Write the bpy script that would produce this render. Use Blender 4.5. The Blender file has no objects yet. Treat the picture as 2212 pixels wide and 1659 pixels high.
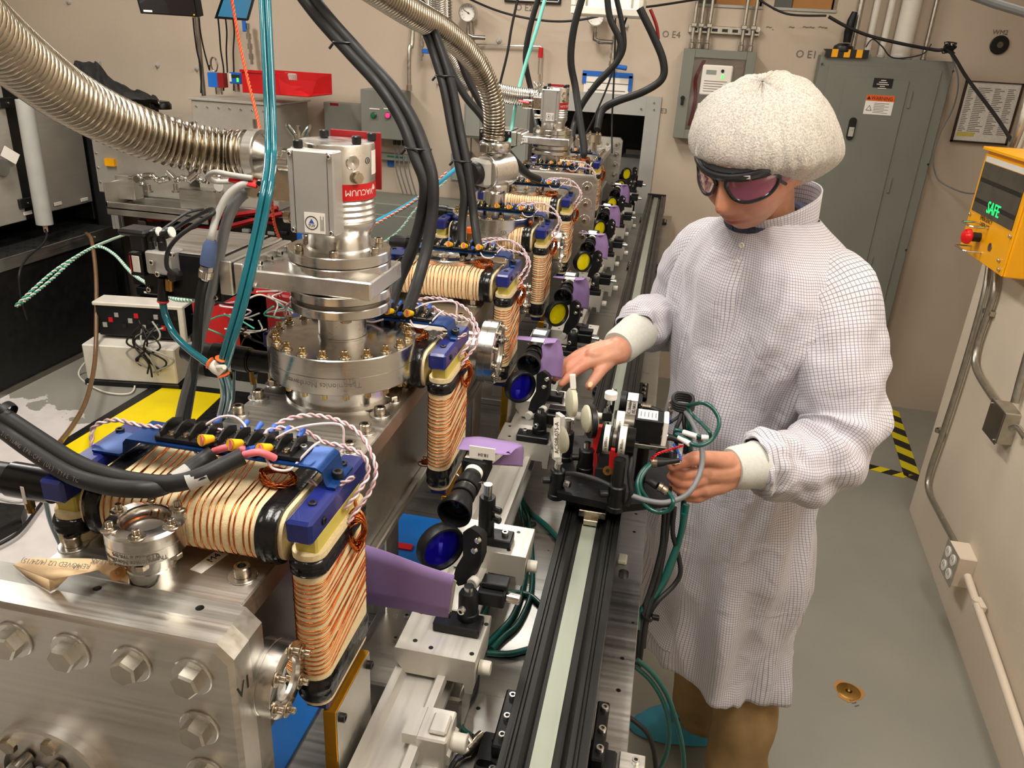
import bpy,bmesh,math,random
from mathutils import Vector as V,Matrix as MX,Quaternion as Q,noise as NZ
random.seed(7)
PI=math.pi
R=math.radians
SC=bpy.context.scene
# camera, world, light, exposure
CAMH=1.80
FPX,PCX,PCY=1694.0,1106.0,829.5
CR=MX(((0.97841261,-0.1275823,0.16257773),(0.19954395,0.37854662,-0.90381672),(0.05376777,0.91674708,0.39583306)))
cam_d=bpy.data.cameras.new('camera');cam=bpy.data.objects.new('camera',cam_d);SC.collection.objects.link(cam)
cam_d.sensor_fit='HORIZONTAL';cam_d.sensor_width=36.0;cam_d.lens=36.0*FPX/2212.0
cam_d.clip_start=0.02;cam_d.clip_end=50
cam.matrix_world=MX.Translation((0,0,CAMH))@CR.to_4x4()
SC.camera=cam
SC.view_settings.view_transform='Standard';SC.view_settings.look='None'
SC.view_settings.gamma=1.0;SC.view_settings.use_curve_mapping=False
SC.view_settings.exposure=0.0
world=bpy.data.worlds.new('world');SC.world=world;world.use_nodes=True
world.node_tree.nodes['Background'].inputs[0].default_value=(0.9,0.86,0.80,1)
world.node_tree.nodes['Background'].inputs[1].default_value=0.12
def area(name,loc,sx,sy,power,rot=(0,0,0),col=(1,0.965,0.91)):
 d=bpy.data.lights.new(name,'AREA');d.shape='RECTANGLE';d.size=sx;d.size_y=sy
 d.energy=power;d.color=col
 o=bpy.data.objects.new(name,d);SC.collection.objects.link(o)
 o.location=loc;o.rotation_euler=rot
 return o
LIGHTS=[(-0.55,0.55,30),(0.85,0.55,26),(-0.75,2.9,36),(-2.8,2.5,48),(0.75,2.9,9),(-2.6,0.3,18)]
ZC=2.95
for i,(lx,ly,pw)in enumerate(LIGHTS):
 area('ceiling_lamp_light',(lx,ly,ZC-0.09),0.3,1.15,pw)
 # materials
def lin(h):
 h=h.lstrip('#');c=[int(h[i:i+2],16)/255 for i in(0,2,4)]
 return tuple((x/12.92 if x<=0.04045 else((x+0.055)/1.055)**2.4)for x in c)+(1,)
MATS={}
def mat(name,col,rough=0.5,metal=0.0,var=0.06,scale=14.0,bump=0.0,bscale=None,stretch=(1,1,1),emit=None,trans=0.0,rvar=0.08,alpha=1.0,coat=0.0,ior=1.45,aniso=0.0,spec=0.5,sheen=0.0,sss=0.0):
 m=bpy.data.materials.new(name);m.use_nodes=True
 nt=m.node_tree;N=nt.nodes;L=nt.links;b=N['Principled BSDF']
 c=lin(col)if isinstance(col,str)else col
 tc=N.new('ShaderNodeTexCoord');mp=N.new('ShaderNodeMapping');mp.inputs['Scale'].default_value=stretch
 L.new(tc.outputs['Object'],mp.inputs[0])
 nz=N.new('ShaderNodeTexNoise');nz.inputs['Scale'].default_value=scale;nz.inputs['Detail'].default_value=5
 L.new(mp.outputs[0],nz.inputs[0])
 mr=N.new('ShaderNodeMapRange');mr.inputs[1].default_value=0.3;mr.inputs[2].default_value=0.7
 mr.inputs[3].default_value=1-var;mr.inputs[4].default_value=1+var
 L.new(nz.outputs[0],mr.inputs[0])
 mx=N.new('ShaderNodeVectorMath');mx.operation='SCALE';mx.inputs[0].default_value=c[:3]
 L.new(mr.outputs[0],mx.inputs['Scale']);L.new(mx.outputs[0],b.inputs['Base Color'])
 m2=N.new('ShaderNodeMapRange');m2.inputs[1].default_value=0.3;m2.inputs[2].default_value=0.7
 m2.inputs[3].default_value=max(0.02,rough-rvar);m2.inputs[4].default_value=min(1,rough+rvar)
 L.new(nz.outputs[0],m2.inputs[0]);L.new(m2.outputs[0],b.inputs['Roughness'])
 b.inputs['Metallic'].default_value=metal
 b.inputs['IOR'].default_value=ior
 b.inputs['Specular IOR Level'].default_value=spec
 if coat:b.inputs['Coat Weight'].default_value=coat
 if trans:b.inputs['Transmission Weight'].default_value=trans
 if alpha<1:b.inputs['Alpha'].default_value=alpha
 if aniso:b.inputs['Anisotropic'].default_value=aniso
 if sheen:b.inputs['Sheen Weight'].default_value=sheen
 if sss:
  b.inputs['Subsurface Weight'].default_value=sss;b.inputs['Subsurface Radius'].default_value=(0.012,0.004,0.002);b.inputs['Subsurface Scale'].default_value=1.0
 if emit:
  b.inputs['Emission Color'].default_value=lin(emit[0]);b.inputs['Emission Strength'].default_value=emit[1]
 if bump:
  bp=N.new('ShaderNodeBump');bp.inputs['Strength'].default_value=1.0;bp.inputs['Distance'].default_value=bump
  if bscale:
   n3=N.new('ShaderNodeTexNoise');n3.inputs['Scale'].default_value=bscale;n3.inputs['Detail'].default_value=3
   L.new(mp.outputs[0],n3.inputs[0]);L.new(n3.outputs[0],bp.inputs['Height'])
  else:L.new(nz.outputs[0],bp.inputs['Height'])
  L.new(bp.outputs[0],b.inputs['Normal'])
 MATS[name]=m
 return m
mat('wall_paint','#BFAF9C',0.75,var=0.03,scale=3,bump=0.0006,bscale=90)
mat('wall_white','#D9CAB6',0.7,var=0.03,scale=3,bump=0.0008,bscale=60)
mat('ceiling','#E4E0D8',0.9)
mat('hose_steel','#A59C8C',0.26,1.0,var=.08,scale=30)
mat('steel','#CFCDC8',0.2,1.0,var=0.05,scale=60,stretch=(1,1,8),rvar=0.05)
mat('steel_top','#DAD8D3',0.3,1.0,var=0.05,scale=30,rvar=0.08)
mat('steel_dark','#8F8A82',0.35,1.0,var=0.08)
mat('bolt','#B9AE9C',0.26,1.0,var=0.08,scale=80)
mat('bolt_brass','#B79E72',0.28,1.0,var=0.08,scale=80)
mat('zinc','#B9B5A9',0.38,1.0,var=0.10,scale=60)
mat('brass','#B08A4A',0.3,1.0)
mat('gold','#C08A1E',0.32,0.85,var=0.05)
mat('black','#141414',0.42,0.0,var=0.15,scale=30)
mat('black_gloss','#0B0B0C',0.25)
mat('black_anod','#17181A',0.42,0.35,var=0.1,scale=40)
mat('black_cloth','#1B1B1B',0.8,bump=0.002,bscale=40)
mat('rubber','#151516',0.55,0.0,var=0.15,scale=50)
mat('tape_black','#101012',0.22,0.0,bump=0.0015,bscale=70)
mat('grey_paint','#77796F',0.5,var=0.03,scale=6,bump=0.0002,bscale=300)
mat('grey_box','#85867D',0.5,var=0.03)
mat('grey_plastic','#B4B0A6',0.5)
mat('grey_alu','#A8A5A0',0.42,0.25,var=0.02,scale=20)
mat('grey_cable','#6F7173',0.45)
mat('grey_light','#A5A49E',0.5)
mat('white_plastic','#D9D3C6',0.45)
mat('paper','#E8E2D8',0.7,var=0.02)
mat('paper_mesh','#D6D0C6',0.7,var=0.1,scale=200)
mat('label','#ECE8DF',0.4,var=0.02)
mat('manila','#DDBF96',0.7,var=0.05)
mat('ink','#1D1A18',0.6)
mat('ink_grey','#6B655C',0.6)
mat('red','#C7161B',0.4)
mat('red_glow','#E0181C',0.35,emit=('#E0181C',0.08))  # faint glow added to the red; bracket and button are no lamps
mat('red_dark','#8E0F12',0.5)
mat('orange','#E5601C',0.4)
mat('pink','#DE6F78',0.4)
mat('yellow','#F2A900',0.42,var=0.03)
mat('yellow_mat','#EAD000',0.5,var=0.05,scale=9)
mat('yellow_tape','#D9C400',0.5)
mat('yellow_kapton','#C2B455',0.4)
mat('yellow_lug','#E6B71E',0.4)
mat('blue_grip','#4C5E84',0.5)
mat('blue','#152068',0.32,coat=0.2,var=0.05)
mat('blue_anod','#16407E',0.3,0.6,var=0.05)
mat('blue_tape','#1F62B8',0.6)
mat('blue_box','#1565C0',0.5)
mat('blue_sheet','#0B66B8',0.45)
mat('blue_lug','#2B57B0',0.35)
mat('green_cable','#0A4A42',0.35,coat=0.3)
mat('teal_tube','#1C7280',0.15,trans=0.35,coat=0.5,var=0.12,scale=20)
mat('aqua_tube','#7FD6C9',0.2,trans=0.25,coat=0.5)
mat('blue_cable','#2E9CC4',0.35)
mat('teal_wire','#3A9B80',0.4)
mat('orange_wire','#E4572C',0.4)
mat('lilac_wire','#D9C6CC',0.3,coat=0.3)
mat('lilac_dark','#C09C9C',0.3,coat=0.3)
mat('copper','#C8703A',0.26,1.0,var=0.12,scale=60)
mat('cloth_tape','#DECBA0',0.8,var=0.10,scale=300,bump=0.0004,bscale=900)
mat('purple','#8C72A4',0.7,var=0.03)
mat('tan','#93784F',0.85,var=0.08,scale=30,bump=0.0006,bscale=400)
mat('shoe_cover','#4AA6C6',0.6,var=0.08,trans=0.0,bump=0.002,bscale=50)
mat('shoe','#33231A',0.5)
mat('goggle','#15161A',0.3,coat=0.4)
mat('knit','#C6C6BE',0.85,var=0.05,scale=200,bump=0.0005,bscale=500)
mat('wood','#B07A40',0.6)
mat('brown_tube','#6B4F34',0.3)
mat('glass','#FFFFFF',0.02,trans=1.0,ior=1.45,var=0,rvar=0)
mat('lens_glass','#EDE9D2',0.05,trans=0.75,ior=1.5,var=0,rvar=0)
mat('lens_edge','#DCD8BE',0.5,trans=0.3)
mat('optic_yellow','#E8D800',0.12,var=0.0,rvar=0.0,emit=None,coat=0.5)
mat('optic_blue','#1B14B8',0.08,0.6,var=0.0,rvar=0.0,coat=0.6)  # plain blue glass colour stands for reflections in the two nearest mounts
mat('optic_orange','#F08A00',0.15)
mat('optic_dark','#0D0C12',0.05,coat=1.0)
mat('lcd','#8E958B',0.3)
mat('screen_dark','#1F2320',0.25,coat=0.5)
mat('screen_green','#18E86A',0.5,emit=('#10E060',2.2))
mat('led_green','#35D060',0.5,emit=('#60FF60',1.5))
mat('led_pink','#FF3A7C',0.5,emit=('#FF2060',1.6))
mat('led_green_off','#0F6B46',0.4)
mat('monitor_glow','#2E6F92',0.3,emit=('#3E86B0',0.35))
mat('lamp_emit','#FFFFFF',0.5,emit=('#FFE9CC',3.0))
mat('perf','#3C3B3A',0.35,0.6)
mat('clear_lid','#E8E6E0',0.3,trans=0.5)
def brushed(name,col,rough,axis,scale=200,dirt=0.1,metal=1.0):
 """brushed metal: fine streaks along one axis plus soft blotches"""
 m=bpy.data.materials.new(name);m.use_nodes=True
 nt=m.node_tree;N=nt.nodes;L=nt.links;b=N['Principled BSDF'];c=lin(col)
 tc=N.new('ShaderNodeTexCoord');mp=N.new('ShaderNodeMapping')
 st=[scale,scale,scale];st['xyz'.index(axis)]=scale*0.02
 mp.inputs['Scale'].default_value=st
 L.new(tc.outputs['Object'],mp.inputs[0])
 a=N.new('ShaderNodeTexNoise');a.inputs['Scale'].default_value=1.0;a.inputs['Detail'].default_value=3
 L.new(mp.outputs[0],a.inputs[0])
 d=N.new('ShaderNodeTexNoise');d.inputs['Scale'].default_value=9;d.inputs['Detail'].default_value=6
 L.new(tc.outputs['Object'],d.inputs[0])
 ad=N.new('ShaderNodeMath');ad.operation='ADD';L.new(a.outputs[0],ad.inputs[0]);L.new(d.outputs[0],ad.inputs[1])
 r1=N.new('ShaderNodeMapRange');r1.inputs[1].default_value=0.7;r1.inputs[2].default_value=1.3
 r1.inputs[3].default_value=1-dirt;r1.inputs[4].default_value=1+dirt*0.6
 L.new(ad.outputs[0],r1.inputs[0])
 sc=N.new('ShaderNodeVectorMath');sc.operation='SCALE';sc.inputs[0].default_value=c[:3]
 L.new(r1.outputs[0],sc.inputs['Scale']);L.new(sc.outputs[0],b.inputs['Base Color'])
 r2=N.new('ShaderNodeMapRange');r2.inputs[1].default_value=0.7;r2.inputs[2].default_value=1.3
 r2.inputs[3].default_value=rough-0.08;r2.inputs[4].default_value=rough+0.1
 L.new(ad.outputs[0],r2.inputs[0]);L.new(r2.outputs[0],b.inputs['Roughness'])
 b.inputs['Metallic'].default_value=metal
 bp=N.new('ShaderNodeBump');bp.inputs['Distance'].default_value=0.0001;L.new(a.outputs[0],bp.inputs['Height']);L.new(bp.outputs[0],b.inputs['Normal'])
 MATS[name]=m
brushed('alu','#D0CDC6',0.36,'x',220)
brushed('alu_y','#CBC8C1',0.36,'y',220)
brushed('alu_plate','#B4B3AF',0.33,'x',120,0.16)
brushed('alu_white','#CDCAC2',0.45,'y',160,0.05,0.7)
brushed('alu_dull','#A5A39D',0.42,'x',150,0.14)
brushed('rail_black','#232322',0.35,'y',200,0.2,0.6)
brushed('alu_panel','#B0AA9F',0.4,'y',120,0.08,0.35)
brushed('strip','#949A8C',0.42,'y',160,0.06,0.5)
def floor_mat():
 m=bpy.data.materials.new('floor_epoxy');m.use_nodes=True
 nt=m.node_tree;N=nt.nodes;L=nt.links;b=N['Principled BSDF']
 tc=N.new('ShaderNodeTexCoord')
 a=N.new('ShaderNodeTexNoise');a.inputs['Scale'].default_value=1.4;a.inputs['Detail'].default_value=8;L.new(tc.outputs['Object'],a.inputs[0])
 cr=N.new('ShaderNodeValToRGB');cr.color_ramp.elements[0].position=0.35;cr.color_ramp.elements[0].color=lin('#84827A')
 cr.color_ramp.elements[1].position=0.7;cr.color_ramp.elements[1].color=lin('#939084')
 L.new(a.outputs[0],cr.inputs[0])
 sx=N.new('ShaderNodeSeparateXYZ');L.new(tc.outputs['Object'],sx.inputs[0])
 n2=N.new('ShaderNodeTexNoise');n2.inputs['Scale'].default_value=9;n2.inputs['Detail'].default_value=8;L.new(tc.outputs['Object'],n2.inputs[0])
 def mth(op,p,q):
  n=N.new('ShaderNodeMath');n.operation=op
  for k,s in enumerate((p,q)):
   if isinstance(s,(int,float)):n.inputs[k].default_value=s
   else:L.new(s,n.inputs[k])
  return n.outputs[0]
 wob=mth('MULTIPLY',mth('SUBTRACT',n2.outputs[0],0.5),0.5)
 yy=mth('ADD',mth('ADD',sx.outputs['Y'],wob),mth('MULTIPLY',mth('ADD',sx.outputs['X'],2.8),0.35))
 mk=mth('MULTIPLY',mth('LESS_THAN',yy,3.02),mth('LESS_THAN',sx.outputs['X'],-1.6))
 mk=mth('MULTIPLY',mk,mth('ADD',0.45,mth('MULTIPLY',n2.outputs[0],0.9)))
 mixn=N.new('ShaderNodeMix');mixn.data_type='RGBA';L.new(mk,mixn.inputs['Factor'])
 L.new(cr.outputs[0],mixn.inputs[6]);mixn.inputs[7].default_value=lin('#CFC8C4');L.new(mixn.outputs[2],b.inputs['Base Color'])
 b.inputs['Roughness'].default_value=0.42
 bp=N.new('ShaderNodeBump');bp.inputs['Distance'].default_value=0.0015;L.new(n2.outputs[0],bp.inputs['Height']);L.new(bp.outputs[0],b.inputs['Normal'])
 MATS['floor_epoxy']=m
floor_mat()
# geometry helpers
def at(u,v,x=None,y=None,z=None):
 d=CR@V(((u-PCX)/FPX,-(v-PCY)/FPX,-1.0))
 if x is not None:t=x/d.x
 elif y is not None:t=y/d.y
 else:t=(z-CAMH)/d.z
 return V((0,0,CAMH))+d*t
def up_to_ceiling(p,prev):
 d=V(p)-V(prev);n=d.length;d.normalize();out=[];q=V(p);s=n
 while q.z<ZC and len(out)<30:
  q=q+d*s;q.z=min(q.z,ZC);out.append(q.copy());s=min(s*1.3,.25);d=(d*.7+V((0,0,1))*.3).normalized()
 return out
def Y(lst):return[at(u,v,y=y)for u,v,y in lst]
def Z(lst):return[at(u,v,z=z)for u,v,z in lst]
def axes(d):
 d=V(d).normalized();a=V((0,0,1))if abs(d.z)<0.9 else V((1,0,0))
 x=a.cross(d).normalized();return x,d.cross(x),d
def frame(o,z,x=None):
 z=V(z).normalized()
 if x is None:x,y,_=axes(z)
 else:
  x=V(x);x=(x-z*x.dot(z)).normalized();y=z.cross(x)
 m=MX((x,y,z)).transposed().to_4x4();m.translation=V(o);return m
def smooth_path(p,k=6):
 p=[V(q)for q in p]
 if len(p)<3:return p
 out=[];n=len(p)
 for i in range(n-1):
  a=p[max(i-1,0)];b=p[i];c=p[i+1];d=p[min(i+2,n-1)]
  for j in range(k):
   t=j/k
   out.append(0.5*((2*b)+(c-a)*t+(2*a-5*b+4*c-d)*t*t+(3*b-3*c+d-a)*t**3))
 out.append(p[-1]);return out
def frames(pts):
 n=len(pts);T=[]
 for i in range(n):
  t=pts[min(i+1,n-1)]-pts[max(i-1,0)]
  T.append(t.normalized()if t.length>1e-9 else V((0,0,1)))
 x=axes(T[0])[0];F=[]
 for i in range(n):
  x=x-T[i]*x.dot(T[i])
  x=x.normalized()if x.length>1e-6 else axes(T[i])[0]
  F.append((x,T[i].cross(x)))
 return F
class B:
 def __init__(s):s.v=[];s.f=[];s.mi=[];s.m=0;s.M=None
 def add(s,vs,fs):
  o=len(s.v)
  s.v+=[(s.M@V(p))if s.M is not None else V(p)for p in vs]
  for f in fs:s.f.append([o+i for i in f]);s.mi.append(s.m)
  return s
 def box(s,x0,x1,y0,y1,z0,z1,c=0.0):
  if c<=0:
   P=[(x,y,z)for z in(z0,z1)for y in(y0,y1)for x in(x0,x1)]
   return s.add(P,[(0,2,3,1),(4,5,7,6),(0,1,5,4),(2,6,7,3),(0,4,6,2),(1,3,7,5)])
  X=(x0,x1);Yy=(y0,y1);Zz=(z0,z1);c=min(c,abs(x1-x0)*.45,abs(y1-y0)*.45,abs(z1-z0)*.45)
  vs=[];ix={}
  for i in(0,1):
   for j in(0,1):
    for k in(0,1):
     sx,sy,sz=(1-2*i),(1-2*j),(1-2*k)
     for a,dl in enumerate(((0,c,c),(c,0,c),(c,c,0))):
      ix[i,j,k,a]=len(vs);vs.append((X[i]+sx*dl[0],Yy[j]+sy*dl[1],Zz[k]+sz*dl[2]))
  fs=[]
  q=[(0,0),(1,0),(1,1),(0,1)]
  for a in range(3):
   for e in(0,1):
    f=[]
    for p in q:
     t=list(p);t.insert(a,e);f.append(ix[t[0],t[1],t[2],a])
    fs.append(f)
  for a in range(3):
   b1,b2=[t for t in range(3)if t!=a]
   for p in q:
    def gi(e,w):
     t=[0,0,0];t[a]=e;t[b1]=p[0];t[b2]=p[1];return ix[t[0],t[1],t[2],w]
    fs.append([gi(0,b1),gi(1,b1),gi(1,b2),gi(0,b2)])
  for i in(0,1):
   for j in(0,1):
    for k in(0,1):fs.append([ix[i,j,k,0],ix[i,j,k,1],ix[i,j,k,2]])
  return s.add(vs,fs)
 def cbox(s,c,sx,sy,sz,ch=0.0):
  return s.box(c[0]-sx/2,c[0]+sx/2,c[1]-sy/2,c[1]+sy/2,c[2]-sz/2,c[2]+sz/2,ch)
 def lathe(s,prof,n=32,M=None,cap=True,rfun=None):
  vs=[];k=len(prof)
  for(r,z)in prof:
   for i in range(n):
    a=2*PI*i/n;rr=r*(rfun(a,z)if rfun else 1);p=V((rr*math.cos(a),rr*math.sin(a),z))
    vs.append(M@p if M is not None else p)
  fs=[(j*n+i,j*n+(i+1)%n,(j+1)*n+(i+1)%n,(j+1)*n+i)for j in range(k-1)for i in range(n)]
  if cap:
   fs.append(list(range(n))[::-1]);fs.append([(k-1)*n+i for i in range(n)])
  return s.add(vs,fs)
 def cyl(s,a,b,r,r2=None,n=20,ch=0.0):
  a=V(a);b=V(b);L_=(b-a).length;M=frame(a,b-a);r2=r if r2 is None else r2
  pr=[(r,0),(r2,L_)]if ch<=0 else[(r-ch,0),(r,ch),(r2,L_-ch),(r2-ch,L_)]
  return s.lathe(pr,n,M)
 def ring(s,ro,ri,z0,z1,n=32,M=None,ch=0.0):
  pr=[(ri,z0),(ro,z0),(ro,z1),(ri,z1),(ri,z0)]if ch<=0 else[(ri,z0),(ro-ch,z0),(ro,z0+ch),(ro,z1-ch),(ro-ch,z1),(ri,z1),(ri,z0)]
  return s.lathe(pr,n,M,cap=False)
 def tube(s,pts,r,n=8,cap=True,k=0):
  pts=[V(p)for p in pts]
  if k:pts=smooth_path(pts,k)
  F=frames(pts);vs=[]
  if isinstance(r,list)and len(r)!=len(pts):r0=r;r=[r0[min(int(i*(len(r0)-1)/(len(pts)-1)),len(r0)-1)]for i in range(len(pts))]
  for i,p in enumerate(pts):
   rr=r[i]if isinstance(r,list)else(r(i/(len(pts)-1))if callable(r)else r);x,y=F[i]
   for j in range(n):
    a=2*PI*j/n;vs.append(p+(x*math.cos(a)+y*math.sin(a))*rr)
  m=len(pts)
  fs=[(j*n+i,j*n+(i+1)%n,(j+1)*n+(i+1)%n,(j+1)*n+i)for j in range(m-1)for i in range(n)]
  if cap:fs+=[list(range(n))[::-1],[(m-1)*n+i for i in range(n)]]
  return s.add(vs,fs)
 def prism(s,poly,z0,z1,M=None):
  n=len(poly);vs=[V((x,y,z))for z in(z0,z1)for x,y in poly]
  if M is not None:vs=[M@p for p in vs]
  return s.add(vs,[list(range(n))[::-1],[n+i for i in range(n)]]+[(i,(i+1)%n,n+(i+1)%n,n+i)for i in range(n)])
 def quad(s,a,b,c,d):return s.add([a,b,c,d],[(0,1,2,3)])
 def loft(s,rings,closed=True,cap=True):
  n=len(rings[0]);vs=[p for r in rings for p in r];m=len(rings);fs=[]
  for j in range(m-1):
   for i in range(n if closed else n-1):
    fs.append((j*n+i,j*n+(i+1)%n,(j+1)*n+(i+1)%n,(j+1)*n+i))
  if cap and closed:fs+=[list(range(n))[::-1],[(m-1)*n+i for i in range(n)]]
  return s.add(vs,fs)
 def sph(s,c,r,n=16,m=10,sc=(1,1,1)):
  pr=[(max(1e-5,math.sin(PI*i/m)),-math.cos(PI*i/m))for i in range(m+1)]
  M=MX.Translation(c)@MX.Diagonal((r*sc[0],r*sc[1],r*sc[2],1));return s.lathe(pr,n,M)
W={}
def mesh_of(b,name,mats,ang=35,flip=True):
 me=bpy.data.meshes.new(name);me.from_pydata([tuple(p)for p in b.v],[],b.f)
 for m in(mats if isinstance(mats,(list,tuple))else[mats]):me.materials.append(MATS[m]if isinstance(m,str)else m)
 if any(b.mi):me.polygons.foreach_set('material_index',b.mi)
 if flip:
  bm=bmesh.new();bm.from_mesh(me);bmesh.ops.recalc_face_normals(bm,faces=bm.faces);bm.to_mesh(me);bm.free()
 me.polygons.foreach_set('use_smooth',[True]*len(me.polygons))
 me.set_sharp_from_angle(angle=R(ang))
 return me
def link(name,me,parent=None,M=None,label=None):
 o=bpy.data.objects.new(name,me);SC.collection.objects.link(o)
 M=MX.Identity(4)if M is None else M
 W[o.name]=M.copy()
 if parent is not None:
  o.parent=parent;o.matrix_basis=W[parent.name].inverted()@M
 else:o.matrix_basis=M
 if label:o['label']=label
 return o
def obj(name,b,mats,parent=None,M=None,ang=35,label=None,origin=None):
 """mesh object; b in the parent's local space when M is None and parent given, else in M space"""
 me=mesh_of(b,name,mats,ang)
 if M is None:M=W[parent.name]if(parent is not None)else MX.Identity(4)
 return link(name,me,parent,M,label)
def tag(o,label,cat,group=None,kind=None):
 if label:o['label']=label
 if cat:o['category']=cat
 if group:o['group']=group
 if kind:o['kind']=kind
 return o
def thing(name,label,cat,M=None,group=None):
 if M is None:M=MX.Identity(4)
 elif not isinstance(M,MX):M=MX.Translation(M)
 o=link(name,None,None,M);o.empty_display_size=0.05
 return tag(o,label,cat,group)
def dup(o,M=None,label=None,parent=None,group=None):
 c=o.copy();SC.collection.objects.link(c)
 if parent is None:
  W[c.name]=M.copy();c.matrix_basis=M
 else:
  c.parent=parent;W[c.name]=W[parent.name]@o.matrix_basis
 if label:c['label']=label
 if group:c['group']=group
 for ch in KIDS(o):dup(ch,parent=c)
 return c
def KIDS(o):return[c for c in list(o.children)]
def struct(name,b,m,ang=35):return tag(obj(name,b,m,ang=ang),None,None,kind='structure')
def wobj(name,b,mats,parent,ang=35,label=None):
 me=mesh_of(b,name,mats,ang);return link(name,me,parent,MX.Identity(4),label)
def cable(name,pts,r,m,label,cat='cable',n=10,k=8,group=None):
 b=B();b.tube(smooth_path(pts,k),r,n);return tag(obj(name,b,m,ang=60),label,cat,group)
def twist(pts,r,pitch,off,k=8,strands=2,n=6,b=None):
 """twisted pair along a path"""
 p=smooth_path(pts,k);L_=sum((p[i+1]-p[i]).length for i in range(len(p)-1))
 m=max(8,int(L_/(pitch/8)));q=[];acc=0;seg=0;d=0
 for i in range(m+1):
  t=L_*i/m
  while seg<len(p)-2 and d+(p[seg+1]-p[seg]).length<t:d+=(p[seg+1]-p[seg]).length;seg+=1
  e=p[seg+1]-p[seg];q.append(p[seg]+e*(max(0,min(1,(t-d)/max(e.length,1e-9)))))
 F=frames(q);b=b or B()
 for s_ in range(strands):
  b.m=s_%2
  b.tube([q[i]+(F[i][0]*math.cos(2*PI*(i/m*L_/pitch+s_/strands))+F[i][1]*math.sin(2*PI*(i/m*L_/pitch+s_/strands)))*off for i in range(m+1)],r,n)
 return b
def cut(o,cb):
 me=bpy.data.meshes.new('cutter');me.from_pydata([tuple(p)for p in cb.v],[],cb.f)
 bm=bmesh.new();bm.from_mesh(me);bmesh.ops.recalc_face_normals(bm,faces=bm.faces);bm.to_mesh(me);bm.free()
 c=bpy.data.objects.new('cutter',me);SC.collection.objects.link(c);c.matrix_basis=W[o.name]
 md=o.modifiers.new('cut','BOOLEAN');md.operation='DIFFERENCE';md.object=c;md.solver='EXACT'
 dg=bpy.context.evaluated_depsgraph_get();n=bpy.data.meshes.new_from_object(o.evaluated_get(dg))
 o.modifiers.clear();o.data=n;bpy.data.objects.remove(c)
 n.set_sharp_from_angle(angle=R(35))
 return o
def text(body,size,M,m,parent,name='lettering',align='CENTER',extr=0.0003,label=None,sx=1.0):
 cu=bpy.data.curves.new('txt','FONT');cu.body=body;cu.size=size;cu.align_x=align;cu.align_y='CENTER';cu.extrude=extr;cu.resolution_u=2
 o=bpy.data.objects.new('txt',cu);SC.collection.objects.link(o)
 dg=bpy.context.evaluated_depsgraph_get();me=bpy.data.meshes.new_from_object(o.evaluated_get(dg))
 bpy.data.objects.remove(o);bpy.data.curves.remove(cu)
 if sx!=1.0:me.transform(MX.Diagonal((sx,1,1,1)))
 me.materials.clear();me.materials.append(MATS[m])
 return link(name,me,parent,M,label)
def UP(v):return V((0,0,v))
def cap_bolt_mesh(r,h,m='bolt',depth=None):
 b=B();ri=r*0.52;d=depth or h*0.55
 b.lathe([(r*0.93,0),(r,h*0.05),(r,h*0.9),(r*0.88,h),(ri*1.02,h),(ri*.98,h-d)],20,cap=False)
 b.lathe([(r,0),(1e-5,0)],20,cap=False);b.m=1
 b.lathe([(ri*.985,h-d),(1e-5,h-d)],6,cap=False)
 b.lathe([(ri*.99,h-d),(ri*.99,h-d*.02)],6,cap=False)
 return mesh_of(b,'cap_bolt',[m,'steel_dark'])
def washer_mesh(r,ri,t,m='steel_top'):
 b=B();b.lathe([(1e-5,0),(r-t*.3,0),(r,t*.3),(r,t*.7),(r-t*.3,t),(ri,t)],24,cap=False);return mesh_of(b,'washer',m)
def pt12_mesh(r,h,m='bolt_brass'):
 b=B()
 b.lathe([(r*1.25,0),(r*1.3,h*0.12),(r*1.2,h*0.25),(r,h*0.3)],24,cap=False)
 b.lathe([(r,h*.3),(r,h*.95),(r*.85,h),(r*.35,h),(r*.3,h*.9),(1e-5,h*.9)],24,cap=False,rfun=lambda a,z:1.0 if int(round(a/(2*PI/24)))%2 else 0.82)
 return mesh_of(b,'flange_bolt',m,25)
def hex_mesh(r,h,m='zinc'):
 b=B();b.lathe([(r,0),(r,h*.84),(r*.86,h),(1e-5,h)],6,cap=False,M=MX.Rotation(R(17),4,'Z'))
 return mesh_of(b,'hex_bolt',m,20)
ME={}
ME['m10']=cap_bolt_mesh(0.0078,0.0105,'bolt')
ME['m10w']=washer_mesh(0.0138,0.004,0.0018)
ME['hx']=hex_mesh(0.0128,0.012)
ME['hxw']=washer_mesh(0.0185,0.005,0.003)
ME['hx8']=hex_mesh(0.0085,0.006,'bolt')
ME['p12']=pt12_mesh(0.0042,0.0085)
ME['p12s']=pt12_mesh(0.0032,0.007,'bolt')
ME['p12w']=washer_mesh(0.0078,0.002,0.0015,'bolt')
ME['m6']=cap_bolt_mesh(0.0048,0.006,'steel_top')
ME['m4']=cap_bolt_mesh(0.0034,0.004,'steel_top')
ME['m6k']=cap_bolt_mesh(0.0048,0.006,'black')
ME['hole']=mesh_of(B().lathe([(0.003,0),(0.003,0.0002),(1e-5,0.0002)],14,cap=False),'hole','black')
def bolts(parent,me,pts,n=(0,0,1),name='cap_bolt',wash=None,wt=0.0018):
 for p in pts:
  M=frame(p,n)
  if wash:
   w=link('washer',ME[wash],parent,M);link(name,me,parent,M@MX.Translation((0,0,wt)))
  else:link(name,me,parent,M)
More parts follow.
